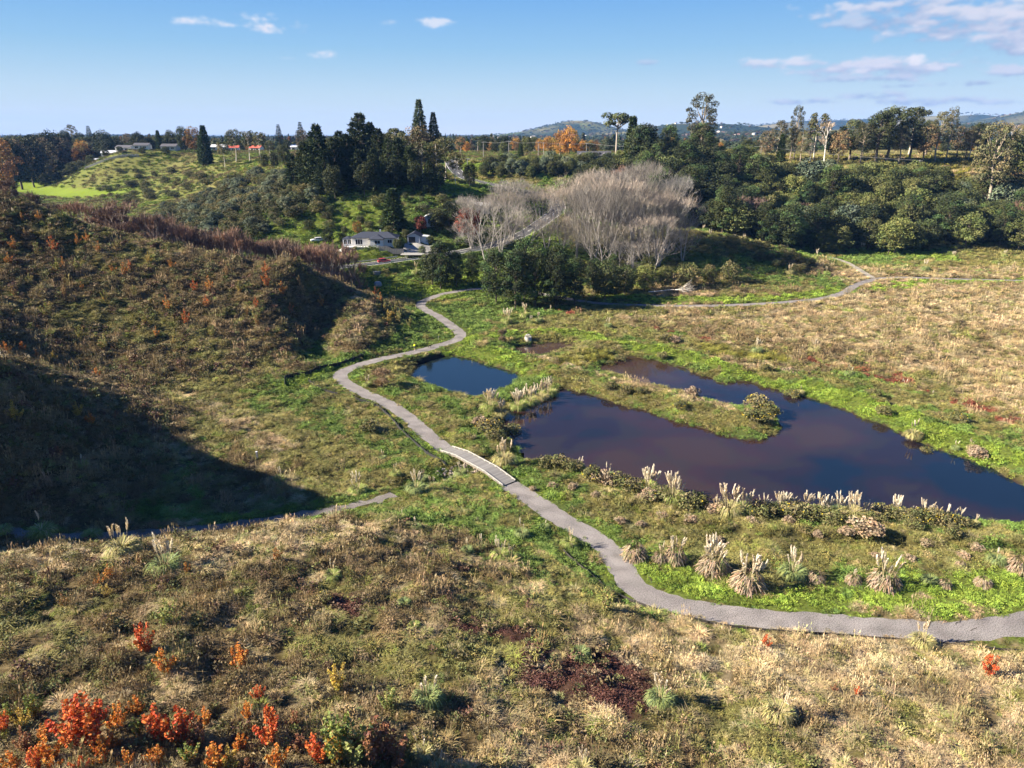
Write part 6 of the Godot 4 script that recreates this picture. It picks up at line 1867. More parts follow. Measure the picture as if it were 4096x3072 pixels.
func far_town() -> void:
	var roofs := [mat("far_roof_a", Color(0.5, 0.48, 0.46)), mat("far_roof_b", Color(0.25, 0.22, 0.21)), mat("far_roof_c", Color(0.36, 0.2, 0.16))]
	var r := RandomNumberGenerator.new()
	r.seed = 8
	var body := MB.new()
	body.box(Vector3(-7, -3, -4), Vector3(7, 3.5, 4))
	var bm := body.done()
	var rf := MB.new()
	rf.quad(Vector3(-7.5, 3.5, 4.6), Vector3(-7.5, 6.0, 0), Vector3(7.5, 6.0, 0), Vector3(7.5, 3.5, 4.6), Color.WHITE)
	rf.quad(Vector3(7.5, 3.5, -4.6), Vector3(7.5, 6.0, 0), Vector3(-7.5, 6.0, 0), Vector3(-7.5, 3.5, -4.6), Color.WHITE)
	var rm := rf.done()
	for i in 150:
		var f := r.randf_range(1100.0, 4200.0)
		var u := r.randf_range(-0.42, 0.72) if i % 3 else r.randf_range(-0.05, 0.35)
		var x := u * f
		var o := thing("distant_house", Vector3(x, far_height(x, -f) + 1.5, -f), r.randf() * TAU)
		part("wall", bm, mats["white_wall"], o)
		var rk := r.randi() % 3
		part("roof", rm, roofs[rk], o)
		tag(o, "tiny %s-roofed house among the far trees, %s" % [["pale", "dark", "reddish"][rk], "below the domed hill" if u < 0.25 else "on the right-hand hills"], "house", "houses of the distant town")
	# woodland and hedgerows from the plateau to the hills: a mass nobody could count
	var proto := []
	for k in 3:
		var mb := MB.new()
		for j in 7:
			blob(mb, Vector3(rand(-3.0, 3.0), rand(2.5, 7.5), rand(-3.0, 3.0)), Vector3(2.4, 2.0, 2.4), 42, 1.5, jit(Color(1, 1, 1), 0.15))
		proto.append(mb.done())
	var cone := MB.new()
	for j in 9:
		blob(cone, Vector3(0, 1.5 + j * 1.6, 0), Vector3(2.6 - j * 0.25, 1.3, 2.6 - j * 0.25), 34, 1.3, jit(Color(1, 1, 1), 0.15))
	proto.append(cone.done())
	var sc := [Scatter.new(), Scatter.new(), Scatter.new(), Scatter.new()]
	var tones := [Color(0.04, 0.058, 0.028), Color(0.05, 0.07, 0.034), Color(0.035, 0.05, 0.028), Color(0.065, 0.075, 0.035), Color(0.13, 0.085, 0.05), Color(0.16, 0.08, 0.04)]
	for i in 60000:
		var f := 720.0 * pow(9.5, r.randf())
		var x := r.randf_range(-0.78, 0.80) * f
		var n := noise_b.get_noise_2d(x * 0.05, f * 0.05) + 0.6 * noise_b.get_noise_2d(x * 0.2 + 90.0, f * 0.2)
		var green := 0.05 if x < 0.25 * f else 0.28
		var belt := absf(sin(x * 0.011 + f * 0.006)) < 0.06 or absf(sin(x * 0.005 - f * 0.009)) < 0.05
		if n < green - 0.1 and not belt:
			continue
		if r.randf() < 0.25:
			continue
		var k: int = 3 if r.randf() < 0.08 else r.randi() % 3
		var c: Color = tones[r.randi() % (6 if r.randf() < 0.4 else 4)]
		var s := r.randf_range(0.7, 1.35) * 1.0
		sc[k].put(Vector3(x, far_height(x, -f) - 0.6, -f), r.randf() * TAU, s * r.randf_range(1.2, 1.9), s * r.randf_range(0.6, 1.0), c * r.randf_range(0.8, 1.25))
	for k in 4:
		var o: MultiMeshInstance3D = sc[k].node(proto[k], leafy("far_leaf", Color.WHITE, 0.3))
		o.name = ["distant_woodland", "distant_hedgerows", "distant_tree_cover", "distant_conifers"][k]
		add_child(o)
		tag(o, ["dark woodland spread over the distant plain and hills", "hedgerow trees lining the distant paddocks", "mixed tree cover round the distant town", "plantation conifers on the distant hills"][k], "woodland", "", "stuff")

func plateau_trees() -> void:
	var tones := {"dark_bush": "dark evergreen", "mid_bush": "green", "cypress": "pointed dark", "brown": "brownish", "gold": "autumn orange", "umbrella": "umbrella-crowned", "grey_bush": "grey-green"}
	for p in scatter_region([-150, -520, 20, -470, 200, -470, 380, -450, 520, -560, 640, -760, -500, -760, -330, -720, -200, -660], 27.0, by_road):
		var hs := false
		if absf(p.x - 47.0) < 22.0 and p.y > -455.0:
			continue
		if p.x < -190.0 and p.x > -350.0 and p.y > -632.0:
			continue
		var k: String = ["dark_bush", "mid_bush", "dark_bush", "cypress", "brown", "gold", "umbrella", "grey_bush", "mid_bush"][rng.randi() % 9]
		if p.x > 60.0 and rng.randf() < 0.45:
			continue
		tree(k, "farm_tree", p.x, p.y, rand(7.0, 13.0), "%s tree scattered over the farmland behind the skyline trees" % tones[k], "farmland trees, " + k.replace("_", " "), rand(0.9, 1.2))
	# clipped shelter hedge on the right-hand farmland
	var mb := MB.new()
	for i in 40:
		for j in 2:
			blob(mb, Vector3(i * 1.7 - 33.0, 1.4 + j * 1.9, 0), Vector3(1.3, 1.4, 1.2), 46, 0.55, Color(0.05, 0.085, 0.03))
	var hd := part("shelter_hedge", mb.done(), leafy("hedge", Color.WHITE, 0.3), null, Vector3(212, base_height(212, -590) - 0.2, -590), Vector3(0, -0.2, 0))
	tag(hd, "long clipped green shelter hedge on the far right farmland", "hedge")

func build_bridge() -> void:
	var pa: PackedVector2Array = ways[0][0]
	var pb: PackedVector2Array = ways[1][0]
	var a2 := pa[pa.size() - 1]
	var b2 := pb[0]
	var ya: float = ways[0][1][pa.size() - 1]
	var yb: float = ways[1][1][0]
	var o := thing("footbridge", Vector3(a2.x, 0, a2.y))
	var d2 := (b2 - a2)
	var l := d2.length()
	var d := Vector3(d2.x, 0, d2.y).normalized()
	var s := Vector3(-d.z, 0, d.x)
	o.basis = Basis(s, Vector3.UP, d)
	var prof := func(t: float) -> float:
		var base := lerpf(ya, yb, t) + 0.12
		return base + 0.62 * clampf(minf(t, 1.0 - t) / 0.27, 0.0, 1.0)
	var woods := []
	for k in 4:
		woods.append(mat("plank%d" % k, Color(0.165, 0.16, 0.157) * [0.85, 1.0, 1.12, 0.94][k], 0.9))
	var pl := MB.new()
	pl.box(Vector3(-1.25, -0.04, -0.068), Vector3(1.25, 0.0, 0.068))
	var pm := pl.done()
	var n := int(l / 0.148)
	for i in n:
		var t := (i + 0.5) / n
		var slope := atan((prof.call(t + 0.005) - prof.call(t - 0.005)) / (0.01 * l))
		part("plank", pm, woods[rng.randi() % 4], o, Vector3(rand(-0.012, 0.012), prof.call(t), t * l), Vector3(-slope, 0, 0))
	var pale := mat("kerb_timber", Color(0.31, 0.30, 0.28), 0.85)
	var dark := mat("dark_timber", Color(0.16, 0.14, 0.12), 0.9)
	for side in [-1, 1]:
		for seg in [[0.0, 0.27], [0.27, 0.73], [0.73, 1.0]]:
			for kind in 2:
				var mb := MB.new()
				var y0: float = prof.call(seg[0])
				var y1: float = prof.call(seg[1])
				var w := 0.07 if kind == 0 else 0.14
				var up := 0.14 if kind == 0 else -0.28
				var hh := 0.09 if kind == 0 else 0.24
				var x: float = side * (1.2 if kind == 0 else 1.05)
				var p := func(e: float, yy: float, zz: float): return Vector3(x + e, yy, zz)
				var z0: float = seg[0] * l + 0.004
				var z1: float = seg[1] * l - 0.004
				var q := [p.call(-w, y0 + up, z0), p.call(w, y0 + up, z0), p.call(w, y0 + up + hh, z0), p.call(-w, y0 + up + hh, z0), p.call(-w, y1 + up, z1), p.call(w, y1 + up, z1), p.call(w, y1 + up + hh, z1), p.call(-w, y1 + up + hh, z1)]
				for f in [[3, 7, 6, 2], [0, 1, 5, 4], [1, 2, 6, 5], [0, 4, 7, 3], [0, 3, 2, 1], [4, 5, 6, 7]]:
					mb.quad(q[f[0]], q[f[1]], q[f[2]], q[f[3]], Color.WHITE)
				part("kerb_rail" if kind == 0 else "bearer", mb.done(), pale if kind == 0 else dark, o)
		for i in 12:
			var t := (i + 0.5) / 12.0
			flat("kerb_block", Vector3(side * 1.2 - 0.07, prof.call(t) + 0.002, t * l - 0.1), Vector3(side * 1.2 + 0.07, prof.call(t) + 0.139, t * l + 0.1), pale, o)
		for t in [0.2, 0.4, 0.6, 0.8]:
			flat("pile", Vector3(side * 1.0 - 0.11, -0.8, t * l - 0.11), Vector3(side * 1.0 + 0.11, prof.call(t) - 0.29, t * l + 0.11), dark, o)
	tag(o, "low arched timber footbridge with pale kerb rails over the stony gully", "footbridge")
	# stones in the gully below it
	var heap := thing("stone_bed", Vector3(-7.2, 0, -100.4))
	var shapes := []
	for k in 5:
		var mb := MB.new()
		var ico := []
		var lat := [[0.0], [0, 1, 2, 3, 4], [0, 1, 2, 3, 4], [0.0]]
		for r in 4:
			var ring := []
			for q in lat[r]:
				var el: float = [1.3, 0.5, -0.4, -1.3][r]
				var az: float = TAU * (q + r * 0.5) / 5.0
				ring.append(Vector3(cos(az) * cos(el), sin(el), sin(az) * cos(el)) * rand(0.75, 1.15))
			ico.append(ring)
		for q in 5:
			var q1 := (q + 1) % 5
			mb.tri(ico[0][0], ico[1][q1], ico[1][q], Color.WHITE)
			mb.tri(ico[1][q], ico[1][q1], ico[2][q], Color.WHITE)
			mb.tri(ico[1][q1], ico[2][q1], ico[2][q], Color.WHITE)
			mb.tri(ico[3][0], ico[2][q], ico[2][q1], Color.WHITE)
		shapes.append(mb.done())
	for i in 190:
		var t := rand(-1, 1)
		var w := rand(-1, 1)
		var x := -7.2 + t * 3.6 + w * 1.1
		var z := -100.4 - t * 2.7 + w * 1.5
		var m := part("stone", shapes[rng.randi() % 5], mat("stone%d" % (rng.randi() % 3), Color(0.30, 0.245, 0.22) * rand(0.7, 1.3), 0.95), heap, Vector3(x + 7.2, hgt(x, z) + 0.06, z + 100.4), Vector3(rand(0, 3), rand(0, 3), rand(0, 3)))
		m.scale = Vector3(rand(0.16, 0.32), rand(0.12, 0.22), rand(0.16, 0.3))
	tag(heap, "bed of brownish stones in the gully under the footbridge", "stones")

func low_fence(a: Array, h: float, called: String, label: String, m: Material, posts: bool, off := 0.0) -> void:
	var line := smooth_line(points(a), 0.8)
	var o := thing(called, Vector3(line[0].x, 0, line[0].y))
	var mb := MB.new()
	var c := Vector3(line[0].x, 0, line[0].y)
	for i in line.size() - 1:
		var p := on(line[i].x, line[i].y) - c
		var q := on(line[i + 1].x, line[i + 1].y) - c
		var up0 := Vector3(0, h * (1.0 + 0.25 * noise_a.get_noise_2d(line[i].x * 9.0, line[i].y * 9.0)), 0)
		var up1 := Vector3(0, h * (1.0 + 0.25 * noise_a.get_noise_2d(line[i + 1].x * 9.0, line[i + 1].y * 9.0)), 0)
		var dir := (q - p).normalized()
		var t := dir.cross(Vector3.UP).normalized() * 0.03
		var dn := Vector3(0, -0.15, 0)
		mb.quad(p + dn - t, p + up0 - t, q + up1 - t, q + dn - t, Color.WHITE)
		mb.quad(q + dn + t, q + up1 + t, p + up0 + t, p + dn + t, Color.WHITE)
		mb.quad(p + up0 - t, p + up0 + t, q + up1 + t, q + up1 - t, Color.WHITE)
	part("cloth" if posts else "board", mb.done(), m, o)
	for i in range(0, line.size(), 3):
		var p := on(line[i].x, line[i].y) - c
		var pb := MB.new()
		pb.box(Vector3(-0.045, -0.3, -0.045), Vector3(0.045, h + (0.35 if posts else 0.08), 0.045))
		part("post", pb.done(), mat("dark_timber", Color.BLACK), o, p)
	tag(o, label, "fence" if posts else "edging")

func build_fences() -> void:
	var cloth := mat("silt_cloth", Color(0.018, 0.018, 0.02), 0.7)
	low_fence(SILT_A, 0.75, "silt_fence", "long black silt fence curving through the grass left of the path bend", cloth, true)
	low_fence(SILT_B, 0.5, "silt_fence", "short black silt fence between the long one and the path bend", cloth, true)
	low_fence(SILT_C, 0.5, "silt_fence", "black silt fence along the path down to the footbridge", cloth, true)
	low_fence(BOARD, 0.28, "edging_board", "dark timber edging board along the near side of the footpath", mat("edging", Color(0.035, 0.032, 0.03), 0.85), false)
	# paling fence, rail fence and hedge in front of the bungalow
	var f := thing("paling_fence", Vector3(-46.5, 0, -249.6))
	for i in 44:
		var x := i * 0.2
		var z := i * 0.012
		var y := maxf(hgt(x - 46.5, z - 249.6), 11.0)
		flat("paling", Vector3(x, y - 0.2, z), Vector3(x + 0.17, y + 1.7, z + 0.04), mat("paling%d" % (i % 3), Color(0.2, 0.19, 0.185) * (0.8 + 0.2 * (i % 3)), 0.9), f)
	tag(f, "weathered grey paling fence in front of the white bungalow", "fence")
	var r := thing("rail_fence", Vector3(-37.4, 0, -249.0))
	for i in 5:
		var x := i * 1.5
		flat("post", Vector3(x, hgt(x - 37.4, -249.0) - 0.3, -0.06), Vector3(x + 0.13, hgt(x - 37.4, -249.0) + 1.25, 0.07), mats["trim"], r)
	for k in 3:
		for i in 4:
			var x := i * 1.5 + 0.131
			var y := (hgt(x - 37.4, -249.0) + hgt(x - 36.0, -249.0)) * 0.5
			flat("rail", Vector3(x, y + 0.25 + k * 0.38, -0.03), Vector3(x + 1.368, y + 0.42 + k * 0.38, 0.03), mats["trim"], r)
	tag(r, "white post and rail fence by the driveway", "fence")
	var mb := MB.new()
	for i in 26:
		var x := -19.0 + i * 0.75
		var y := maxf(hgt(x - 46.8, -249.5 + 0.02 * i), 10.0)
		blob(mb, Vector3(x, y + 0.7 + rand(-0.1, 0.25), rand(-0.15, 0.15)), Vector3(0.75, 0.85, 0.75), 60, 0.28, jit(Color(0.06, 0.085, 0.03), 0.2))
	tag(part("garden_hedge", mb.done(), leafy("hedge", Color.WHITE, 0.3), null, Vector3(-46.8, 0, -249.6)), "dark green garden hedge left of the paling fence", "hedge")
	var row := MB.new()
	for i in 15:
		var x := i * 1.0
		blob(row, Vector3(x, maxf(hgt(x - 45.0, -245.6 + i * -0.03), 9.0) + 0.35, 0), Vector3(0.42, 0.45, 0.42), 40, 0.2, jit(Color(0.07, 0.1, 0.03), 0.2))
	tag(part("low_hedge", row.done(), leafy("hedge", Color.WHITE, 0.3), null, Vector3(-45.0, 0, -245.6)), "row of small clipped shrubs on the bank above the road", "hedge")
	# crash barriers along the road
	var road: PackedVector2Array = ways[4][0]
	for side in [-1, 1]:
		var o := thing("crash_barrier", Vector3(-44, 0, -241))
		var gm := MB.new()
		for i in range(6, 60):
			var d := (road[i + 1] - road[i]).normalized()
			var s: Vector2 = Vector2(-d.y, d.x) * 4.1 * side
			var p := on(road[i].x + s.x, road[i].y + s.y) - Vector3(-44, 0, -241)
			var q := on(road[i + 1].x + s.x, road[i + 1].y + s.y) - Vector3(-44, 0, -241)
			var t := Vector3(s.x, 0, s.y).normalized() * 0.04
			var lo := Vector3(0, 0.42, 0)
			var hi := Vector3(0, 0.76, 0)
			gm.quad(p + lo + t, q + lo + t, q + hi + t, p + hi + t, Color.WHITE)
			gm.quad(q + lo - t, p + lo - t, p + hi - t, q + hi - t, Color.WHITE)
			gm.quad(p + hi - t, p + hi + t, q + hi + t, q + hi - t, Color.WHITE)
			if i % 2 == 0:
				flat("post", p + Vector3(-0.06, -0.2, -0.06) - t * 2.6, p + Vector3(0.06, 0.7, 0.06) - t * 2.6, mats["dark_timber"], o)
			if side < 0 and i > 42:
				break
		part("rail", gm.done(), mat("galvanised", Color(0.4, 0.4, 0.4), 0.5, {"metallic": 0.3}), o)
		tag(o, "steel crash barrier on the %s side of the road" % ("house" if side < 0 else "pond"), "barrier")
	# farm fence on the plateau
	var pf := thing("paddock_fence", Vector3(-20, 0, -446))
	for i in 22:
		var x := i * 3.0
		var y := base_height(x - 20.0, -446.0)
		flat("post", Vector3(x, y - 0.3, -0.08), Vector3(x + 0.16, y + 1.3, 0.08), mats["dark_timber"], pf)
		if i < 21:
			for k in 3:
				flat("rail", Vector3(x + 0.161, y + 0.35 + k * 0.4, -0.03), Vector3(x + 2.999, y + 0.5 + k * 0.4, 0.03), mats["dark_timber"], pf)
	tag(pf, "dark post and rail fence behind the bright plateau paddock", "fence")

func build_poles() -> void:
	var wood := mat("pole", Color(0.26, 0.25, 0.24), 0.8)
	var spots := [[-62.5, -233.5, 8.5, "roadside power pole beside the road left of the red car"], [-24.0, -400.0, 9.5, "power pole beside the road bend above the leafless trees"], [-18.0, -470.0, 10.0, "leftmost power pole behind the plateau paddock"], [-2.0, -462.0, 10.0, "second power pole behind the plateau paddock"], [16.0, -455.0, 10.0, "third power pole behind the plateau paddock"], [19.5, -462.0, 9.5, "thin power pole right behind the third one"], [46.0, -462.0, 9.0, "power pole behind the grey gabled house"], [85.0, -432.0, 9.0, "power pole between the bush and the old trees on the right"], [140.0, -420.0, 9.0, "power pole in front of the right plateau trees"], [215.0, -392.0, 9.0, "rightmost power pole on the escarpment edge"]]
	var tops := []
	for s in spots:
		var p := Vector3(s[0], hgt(s[0], s[1]), s[1])
		var o := thing("power_pole", p)
		var mb := MB.new()
		mb.tube(Vector3(0, -0.5, 0), Vector3(0, s[2], 0), 0.17, 0.12, 7, Color.WHITE)
		part("pole", mb.done(), wood, o)
		flat("cross_arm", Vector3(-1.1, s[2] - 0.6, 0.13), Vector3(1.1, s[2] - 0.45, 0.25), wood, o)
		for k in [-1.0, -0.4, 0.4, 1.0]:
			var ib := MB.new()
			ib.tube(Vector3(0, 0, 0), Vector3(0, 0.18, 0), 0.05, 0.035, 5, Color.WHITE)
			part("insulator", ib.done(), mats["white_wall"], o, Vector3(k, s[2] - 0.45, 0.19))
		tag(o, s[3], "power pole")
		tops.append(p + Vector3(0, s[2] - 0.25, 0.19))
	var wire := mat("wire", Color(0.25, 0.25, 0.25), 0.5)
	var spans := [[2, 3], [3, 4], [4, 6], [6, 7], [7, 8], [8, 9]]
	for k in spans.size():
		for e in [-1.0, 1.0]:
			var a: Vector3 = tops[spans[k][0]] + Vector3(e, 0, 0)
			var b: Vector3 = tops[spans[k][1]] + Vector3(e, 0, 0)
			var mb := MB.new()
			var q := a
			for i in 10:
				var t := (i + 1) / 10.0
				var p := a.lerp(b, t) - Vector3(0, sin(t * PI) * 0.9, 0)
				mb.tube(q, p, 0.035, 0.035, 3, Color.WHITE)
				q = p
			tag(part("power_line", mb.done(), wire), "%s power line span from the left along the plateau, %s wire" % [ORDINALS[k], "near" if e < 0 else "far"], "power line", "power lines")

func ring_mesh(pts: Array, sides := 20) -> ArrayMesh:
	# lathe: [radius, height] pairs
	var mb := MB.new()
	for i in pts.size() - 1:
		for k in sides:
			var a0 := TAU * k / sides
			var a1 := TAU * (k + 1) / sides
			var p := func(r, y, a): return Vector3(cos(a) * r, y, sin(a) * r)
			mb.quad(p.call(pts[i][0], pts[i][1], a0), p.call(pts[i + 1][0], pts[i + 1][1], a0), p.call(pts[i + 1][0], pts[i + 1][1], a1), p.call(pts[i][0], pts[i][1], a1), Color.WHITE)
	return mb.done()

func build_small() -> void:
	var concrete: Material = mats["concrete"]
	# concrete manholes and the riser with its debris cage
	var a := thing("manhole", on(-44.6, -234.0))
	part("riser", ring_mesh([[1.25, -0.6], [1.25, 0.5], [1.05, 0.5]]), concrete, a)
	part("lid", ring_mesh([[1.4, 0.501], [1.4, 0.68], [0.0, 0.7]]), concrete, a)
	tag(a, "flat round concrete manhole lid on the bank below the red car", "manhole")
	var b := thing("manhole_dome", on(-43.0, -225.5))
	part("riser", ring_mesh([[1.3, -0.5], [1.3, 0.35], [1.2, 0.35]]), concrete, b)
	part("cage", ring_mesh([[1.3, 0.352], [1.15, 0.85], [0.75, 1.2], [0.0, 1.35]], 14), mat("cage", Color(0.24, 0.24, 0.25), 0.5), b)
	tag(b, "domed manhole with grey cage in the grass left of the footpath", "manhole")
	var c := thing("outlet_riser", on(4.1, -174.5), 0.0, 0.8)
	part("riser", ring_mesh([[1.1, -0.6], [1.1, 1.1], [0.9, 1.1], [0.9, 0.3], [0.0, 0.3]]), mat("pale_concrete", Color(0.36, 0.35, 0.335), 0.9), c)
	var cage := MB.new()
	for i in 9:
		var an := PI * i / 9.0
		var q := Vector3(cos(an), 0, sin(an)) * 1.0 + Vector3(0, 1.1, 0)
		for k in 6:
			var t := (k + 1) / 6.0 * PI
			var p := Vector3(cos(an) * cos(t), 0, sin(an) * cos(t)) + Vector3(0, 1.1 + sin(t) * 0.9, 0)
			cage.tube(q, p, 0.03, 0.03, 4, Color.WHITE)
			q = p
	part("cage", cage.done(), mats["galvanised"], c)
	tag(c, "pale concrete outlet riser with domed cage beside the muddy pool", "outlet")
	# fallen branches by the far footpath
	var wood := MB.new()
	var tw := MB.new()
	limb(wood, tw, Vector3.ZERO, Vector3(1, 0.12, 0.25).normalized(), 6.0, 0.22, 2, 0.35, 0.0, Color(0.5, 0.46, 0.42), Color(0.42, 0.38, 0.34), 2)
	var log := thing("fallen_tree", on(44, -226, 0.3), 0.1)
	part("trunk", wood.done(), leafy("bark", Color.WHITE, 0.0), log)
	part("twigs", tw.done(), leafy("bark", Color.WHITE, 0.0), log)
	tag(log, "pale fallen tree lying on the grass above the far footpath", "fallen tree")
	var lg := thing("old_log", on(34.2, -51.3, 0.12), -0.5)
	var lm := MB.new()
	bent_trunk(lm, Vector3(-0.9, 0.1, 0), Vector3(0.9, 0.05, 0.2), 0.14, 0.1, Color(0.27, 0.24, 0.21), 0.05, 7, 4)
	for i in 5:
		lm.tube(Vector3(-0.9, 0.1, 0), Vector3(-1.3, 0.1 + rand(0, 0.25), rand(-0.3, 0.3)), 0.06, 0.01, 4, Color(0.36, 0.33, 0.3))
	part("log", lm.done(), leafy("bark", Color.WHITE, 0.0), lg)
	tag(lg, "small weathered log lying in the dry grass at the near right", "log")
	var post := thing("marker_post", on(-40, -101.4))
	flat("post", Vector3(-0.12, -0.3, -0.12), Vector3(0.12, 1.1, 0.12), mats["grey_timber"], post)
	flat("cap", Vector3(-0.14, 1.101, -0.14), Vector3(0.14, 1.17, 0.14), mats["trim"], post)
	tag(post, "short grey timber post at the edge of the hillside shadow", "post")
	for q in [[-9.3, -157.5, "yellow-tipped"], [-18.5, -172.5, "pale"]]:
		var mk := thing("marker_stake", on(q[0], q[1]))
		flat("stake", Vector3(-0.05, -0.2, -0.05), Vector3(0.05, 1.25, 0.05), mat("stake", Color(0.6, 0.55, 0.42), 0.8), mk)
		flat("tip", Vector3(-0.055, 1.251, -0.055), Vector3(0.055, 1.45, 0.055), mat("stake_tip", Color(0.65, 0.55, 0.08), 0.7), mk)
		tag(mk, "%s marker stake beside the footpath" % q[2], "stake")

func build_car() -> void:
	var road: PackedVector2Array = ways[4][0]
	var best := 0
	for i in road.size():
		if road[i].distance_to(Vector2(-43.4, -241.5)) < road[best].distance_to(Vector2(-43.4, -241.5)):
			best = i
	var d := (road[best + 1] - road[best]).normalized()
	var s := Vector2(-d.y, d.x)
	var at := road[best] + s * 1.5
	car("station_wagon", Vector3(at.x, hgt(at.x, at.y) + 0.12, at.y), atan2(d.y, -d.x), Color(0.33, 0.012, 0.02), "red estate car driving down the road past the white house")
	car("parked_car", on(-71.0, -261.0, 0.05), 0.4, Color(0.6, 0.62, 0.64), "silver car parked by the dark trees at the end of the garden hedge")

func car(called: String, at: Vector3, turn: float, paint: Color, label: String) -> void:
	# nose towards -x; stations of the lower body: x, half width, sill, shoulder
	var o := thing(called, at, turn)
	var pm := mat(called + "_paint", paint, 0.3, {"clearcoat_enabled": true, "clearcoat": 0.7, "metallic_specular": 0.5})
	var glass := mat("glass", Color.BLACK)
	var st := [[-2.2, 0.62, 0.38, 0.62], [-2.1, 0.78, 0.26, 0.78], [-1.6, 0.87, 0.2, 0.9], [-0.75, 0.89, 0.2, 0.98], [0.6, 0.89, 0.2, 1.0], [1.8, 0.88, 0.22, 1.0], [2.15, 0.8, 0.28, 0.96], [2.22, 0.7, 0.36, 0.8]]
	var loft := func(rows: Array) -> ArrayMesh:
		var mb := MB.new()
		var rings := []
		for r in rows:
			var x: float = r[0]
			var w: float = r[1]
			var lo: float = r[2]
			var hi: float = r[3]
			var m := (lo + hi) * 0.5
			rings.append([Vector3(x, lo, -w * 0.9), Vector3(x, m, -w), Vector3(x, hi - 0.05, -w * 0.95), Vector3(x, hi, -w * 0.8), Vector3(x, hi, w * 0.8), Vector3(x, hi - 0.05, w * 0.95), Vector3(x, m, w), Vector3(x, lo, w * 0.9)])
		for i in rings.size() - 1:
			for k in 8:
				var k1 := (k + 1) % 8
				mb.quad(rings[i][k], rings[i + 1][k], rings[i + 1][k1], rings[i][k1], Color.WHITE)
		for k in range(1, 7):
			mb.tri(rings[0][0], rings[0][k], rings[0][k + 1], Color.WHITE)
			mb.tri(rings[-1][0], rings[-1][k + 1], rings[-1][k], Color.WHITE)
		return mb.done()
	part("body", loft.call(st), pm, o)
	part("cabin_glass", loft.call([[-0.95, 0.74, 0.95, 1.0], [-0.35, 0.72, 0.95, 1.42], [1.55, 0.70, 0.95, 1.45], [2.02, 0.68, 0.95, 1.05]]), glass, o)
	part("roof", loft.call([[-0.3, 0.66, 1.40, 1.47], [0.6, 0.68, 1.43, 1.53], [1.7, 0.66, 1.40, 1.48]]), pm, o)
	for x in [-0.36, 0.55, 1.5]:
		for e in [-1, 1]:
			var pb := MB.new()
			pb.tube(Vector3(x - (0.45 if x < 0 else 0.0), 0.97, e * 0.73), Vector3(x, 1.43, e * 0.66), 0.05, 0.05, 4, Color.WHITE)
			part("pillar", pb.done(), pm, o)
	for x in [-1.35, 1.35]:
		for e in [-1, 1]:
			var tm := MB.new()
			for k in 14:
				var a0 := TAU * k / 14.0
				var a1 := TAU * (k + 1) / 14.0
				for seg in [[0.2, 0.1, 0.32, 0.11], [0.32, 0.11, 0.32, -0.11], [0.32, -0.11, 0.2, -0.1]]:
					var p := func(r, z, a): return Vector3(cos(a) * r, sin(a) * r, z)
					tm.quad(p.call(seg[0], seg[1], a0), p.call(seg[0], seg[1], a1), p.call(seg[2], seg[3], a1), p.call(seg[2], seg[3], a0), Color.WHITE)
			var wl := part("wheel", tm.done(), mat("tyre", Color(0.02, 0.02, 0.02), 0.8), o, Vector3(x, 0.32, e * 0.82))
			var rm := MB.new()
			for k in 10:
				var a0 := TAU * k / 10.0
				var a1 := TAU * (k + 1) / 10.0
				rm.tri(Vector3(0, 0, e * 0.09), Vector3(cos(a0), sin(a0), 0) * 0.205 + Vector3(0, 0, e * 0.095), Vector3(cos(a1), sin(a1), 0) * 0.205 + Vector3(0, 0, e * 0.095), Color.WHITE)
			part("rim", rm.done(), mats["galvanised"], wl)
	for e in [-1, 1]:
		flat("headlight", Vector3(-2.19, 0.58, e * 0.6 - 0.16), Vector3(-2.05, 0.74, e * 0.6 + 0.16), mats["white_wall"], o)
		flat("tail_light", Vector3(2.12, 0.66, e * 0.66 - 0.1), Vector3(2.23, 0.92, e * 0.66 + 0.1), mat("tail_lens", Color(0.3, 0.01, 0.01), 0.3), o)
		flat("mirror", Vector3(-0.75, 0.95, e * 0.98 - 0.1), Vector3(-0.6, 1.08, e * 0.98 + 0.1), pm, o)
		flat("door_handle", Vector3(0.35, 0.8, e * 0.89 - 0.02), Vector3(0.55, 0.84, e * 0.89 + 0.02), mats["trim"], o)
	tag(o, label, "car")

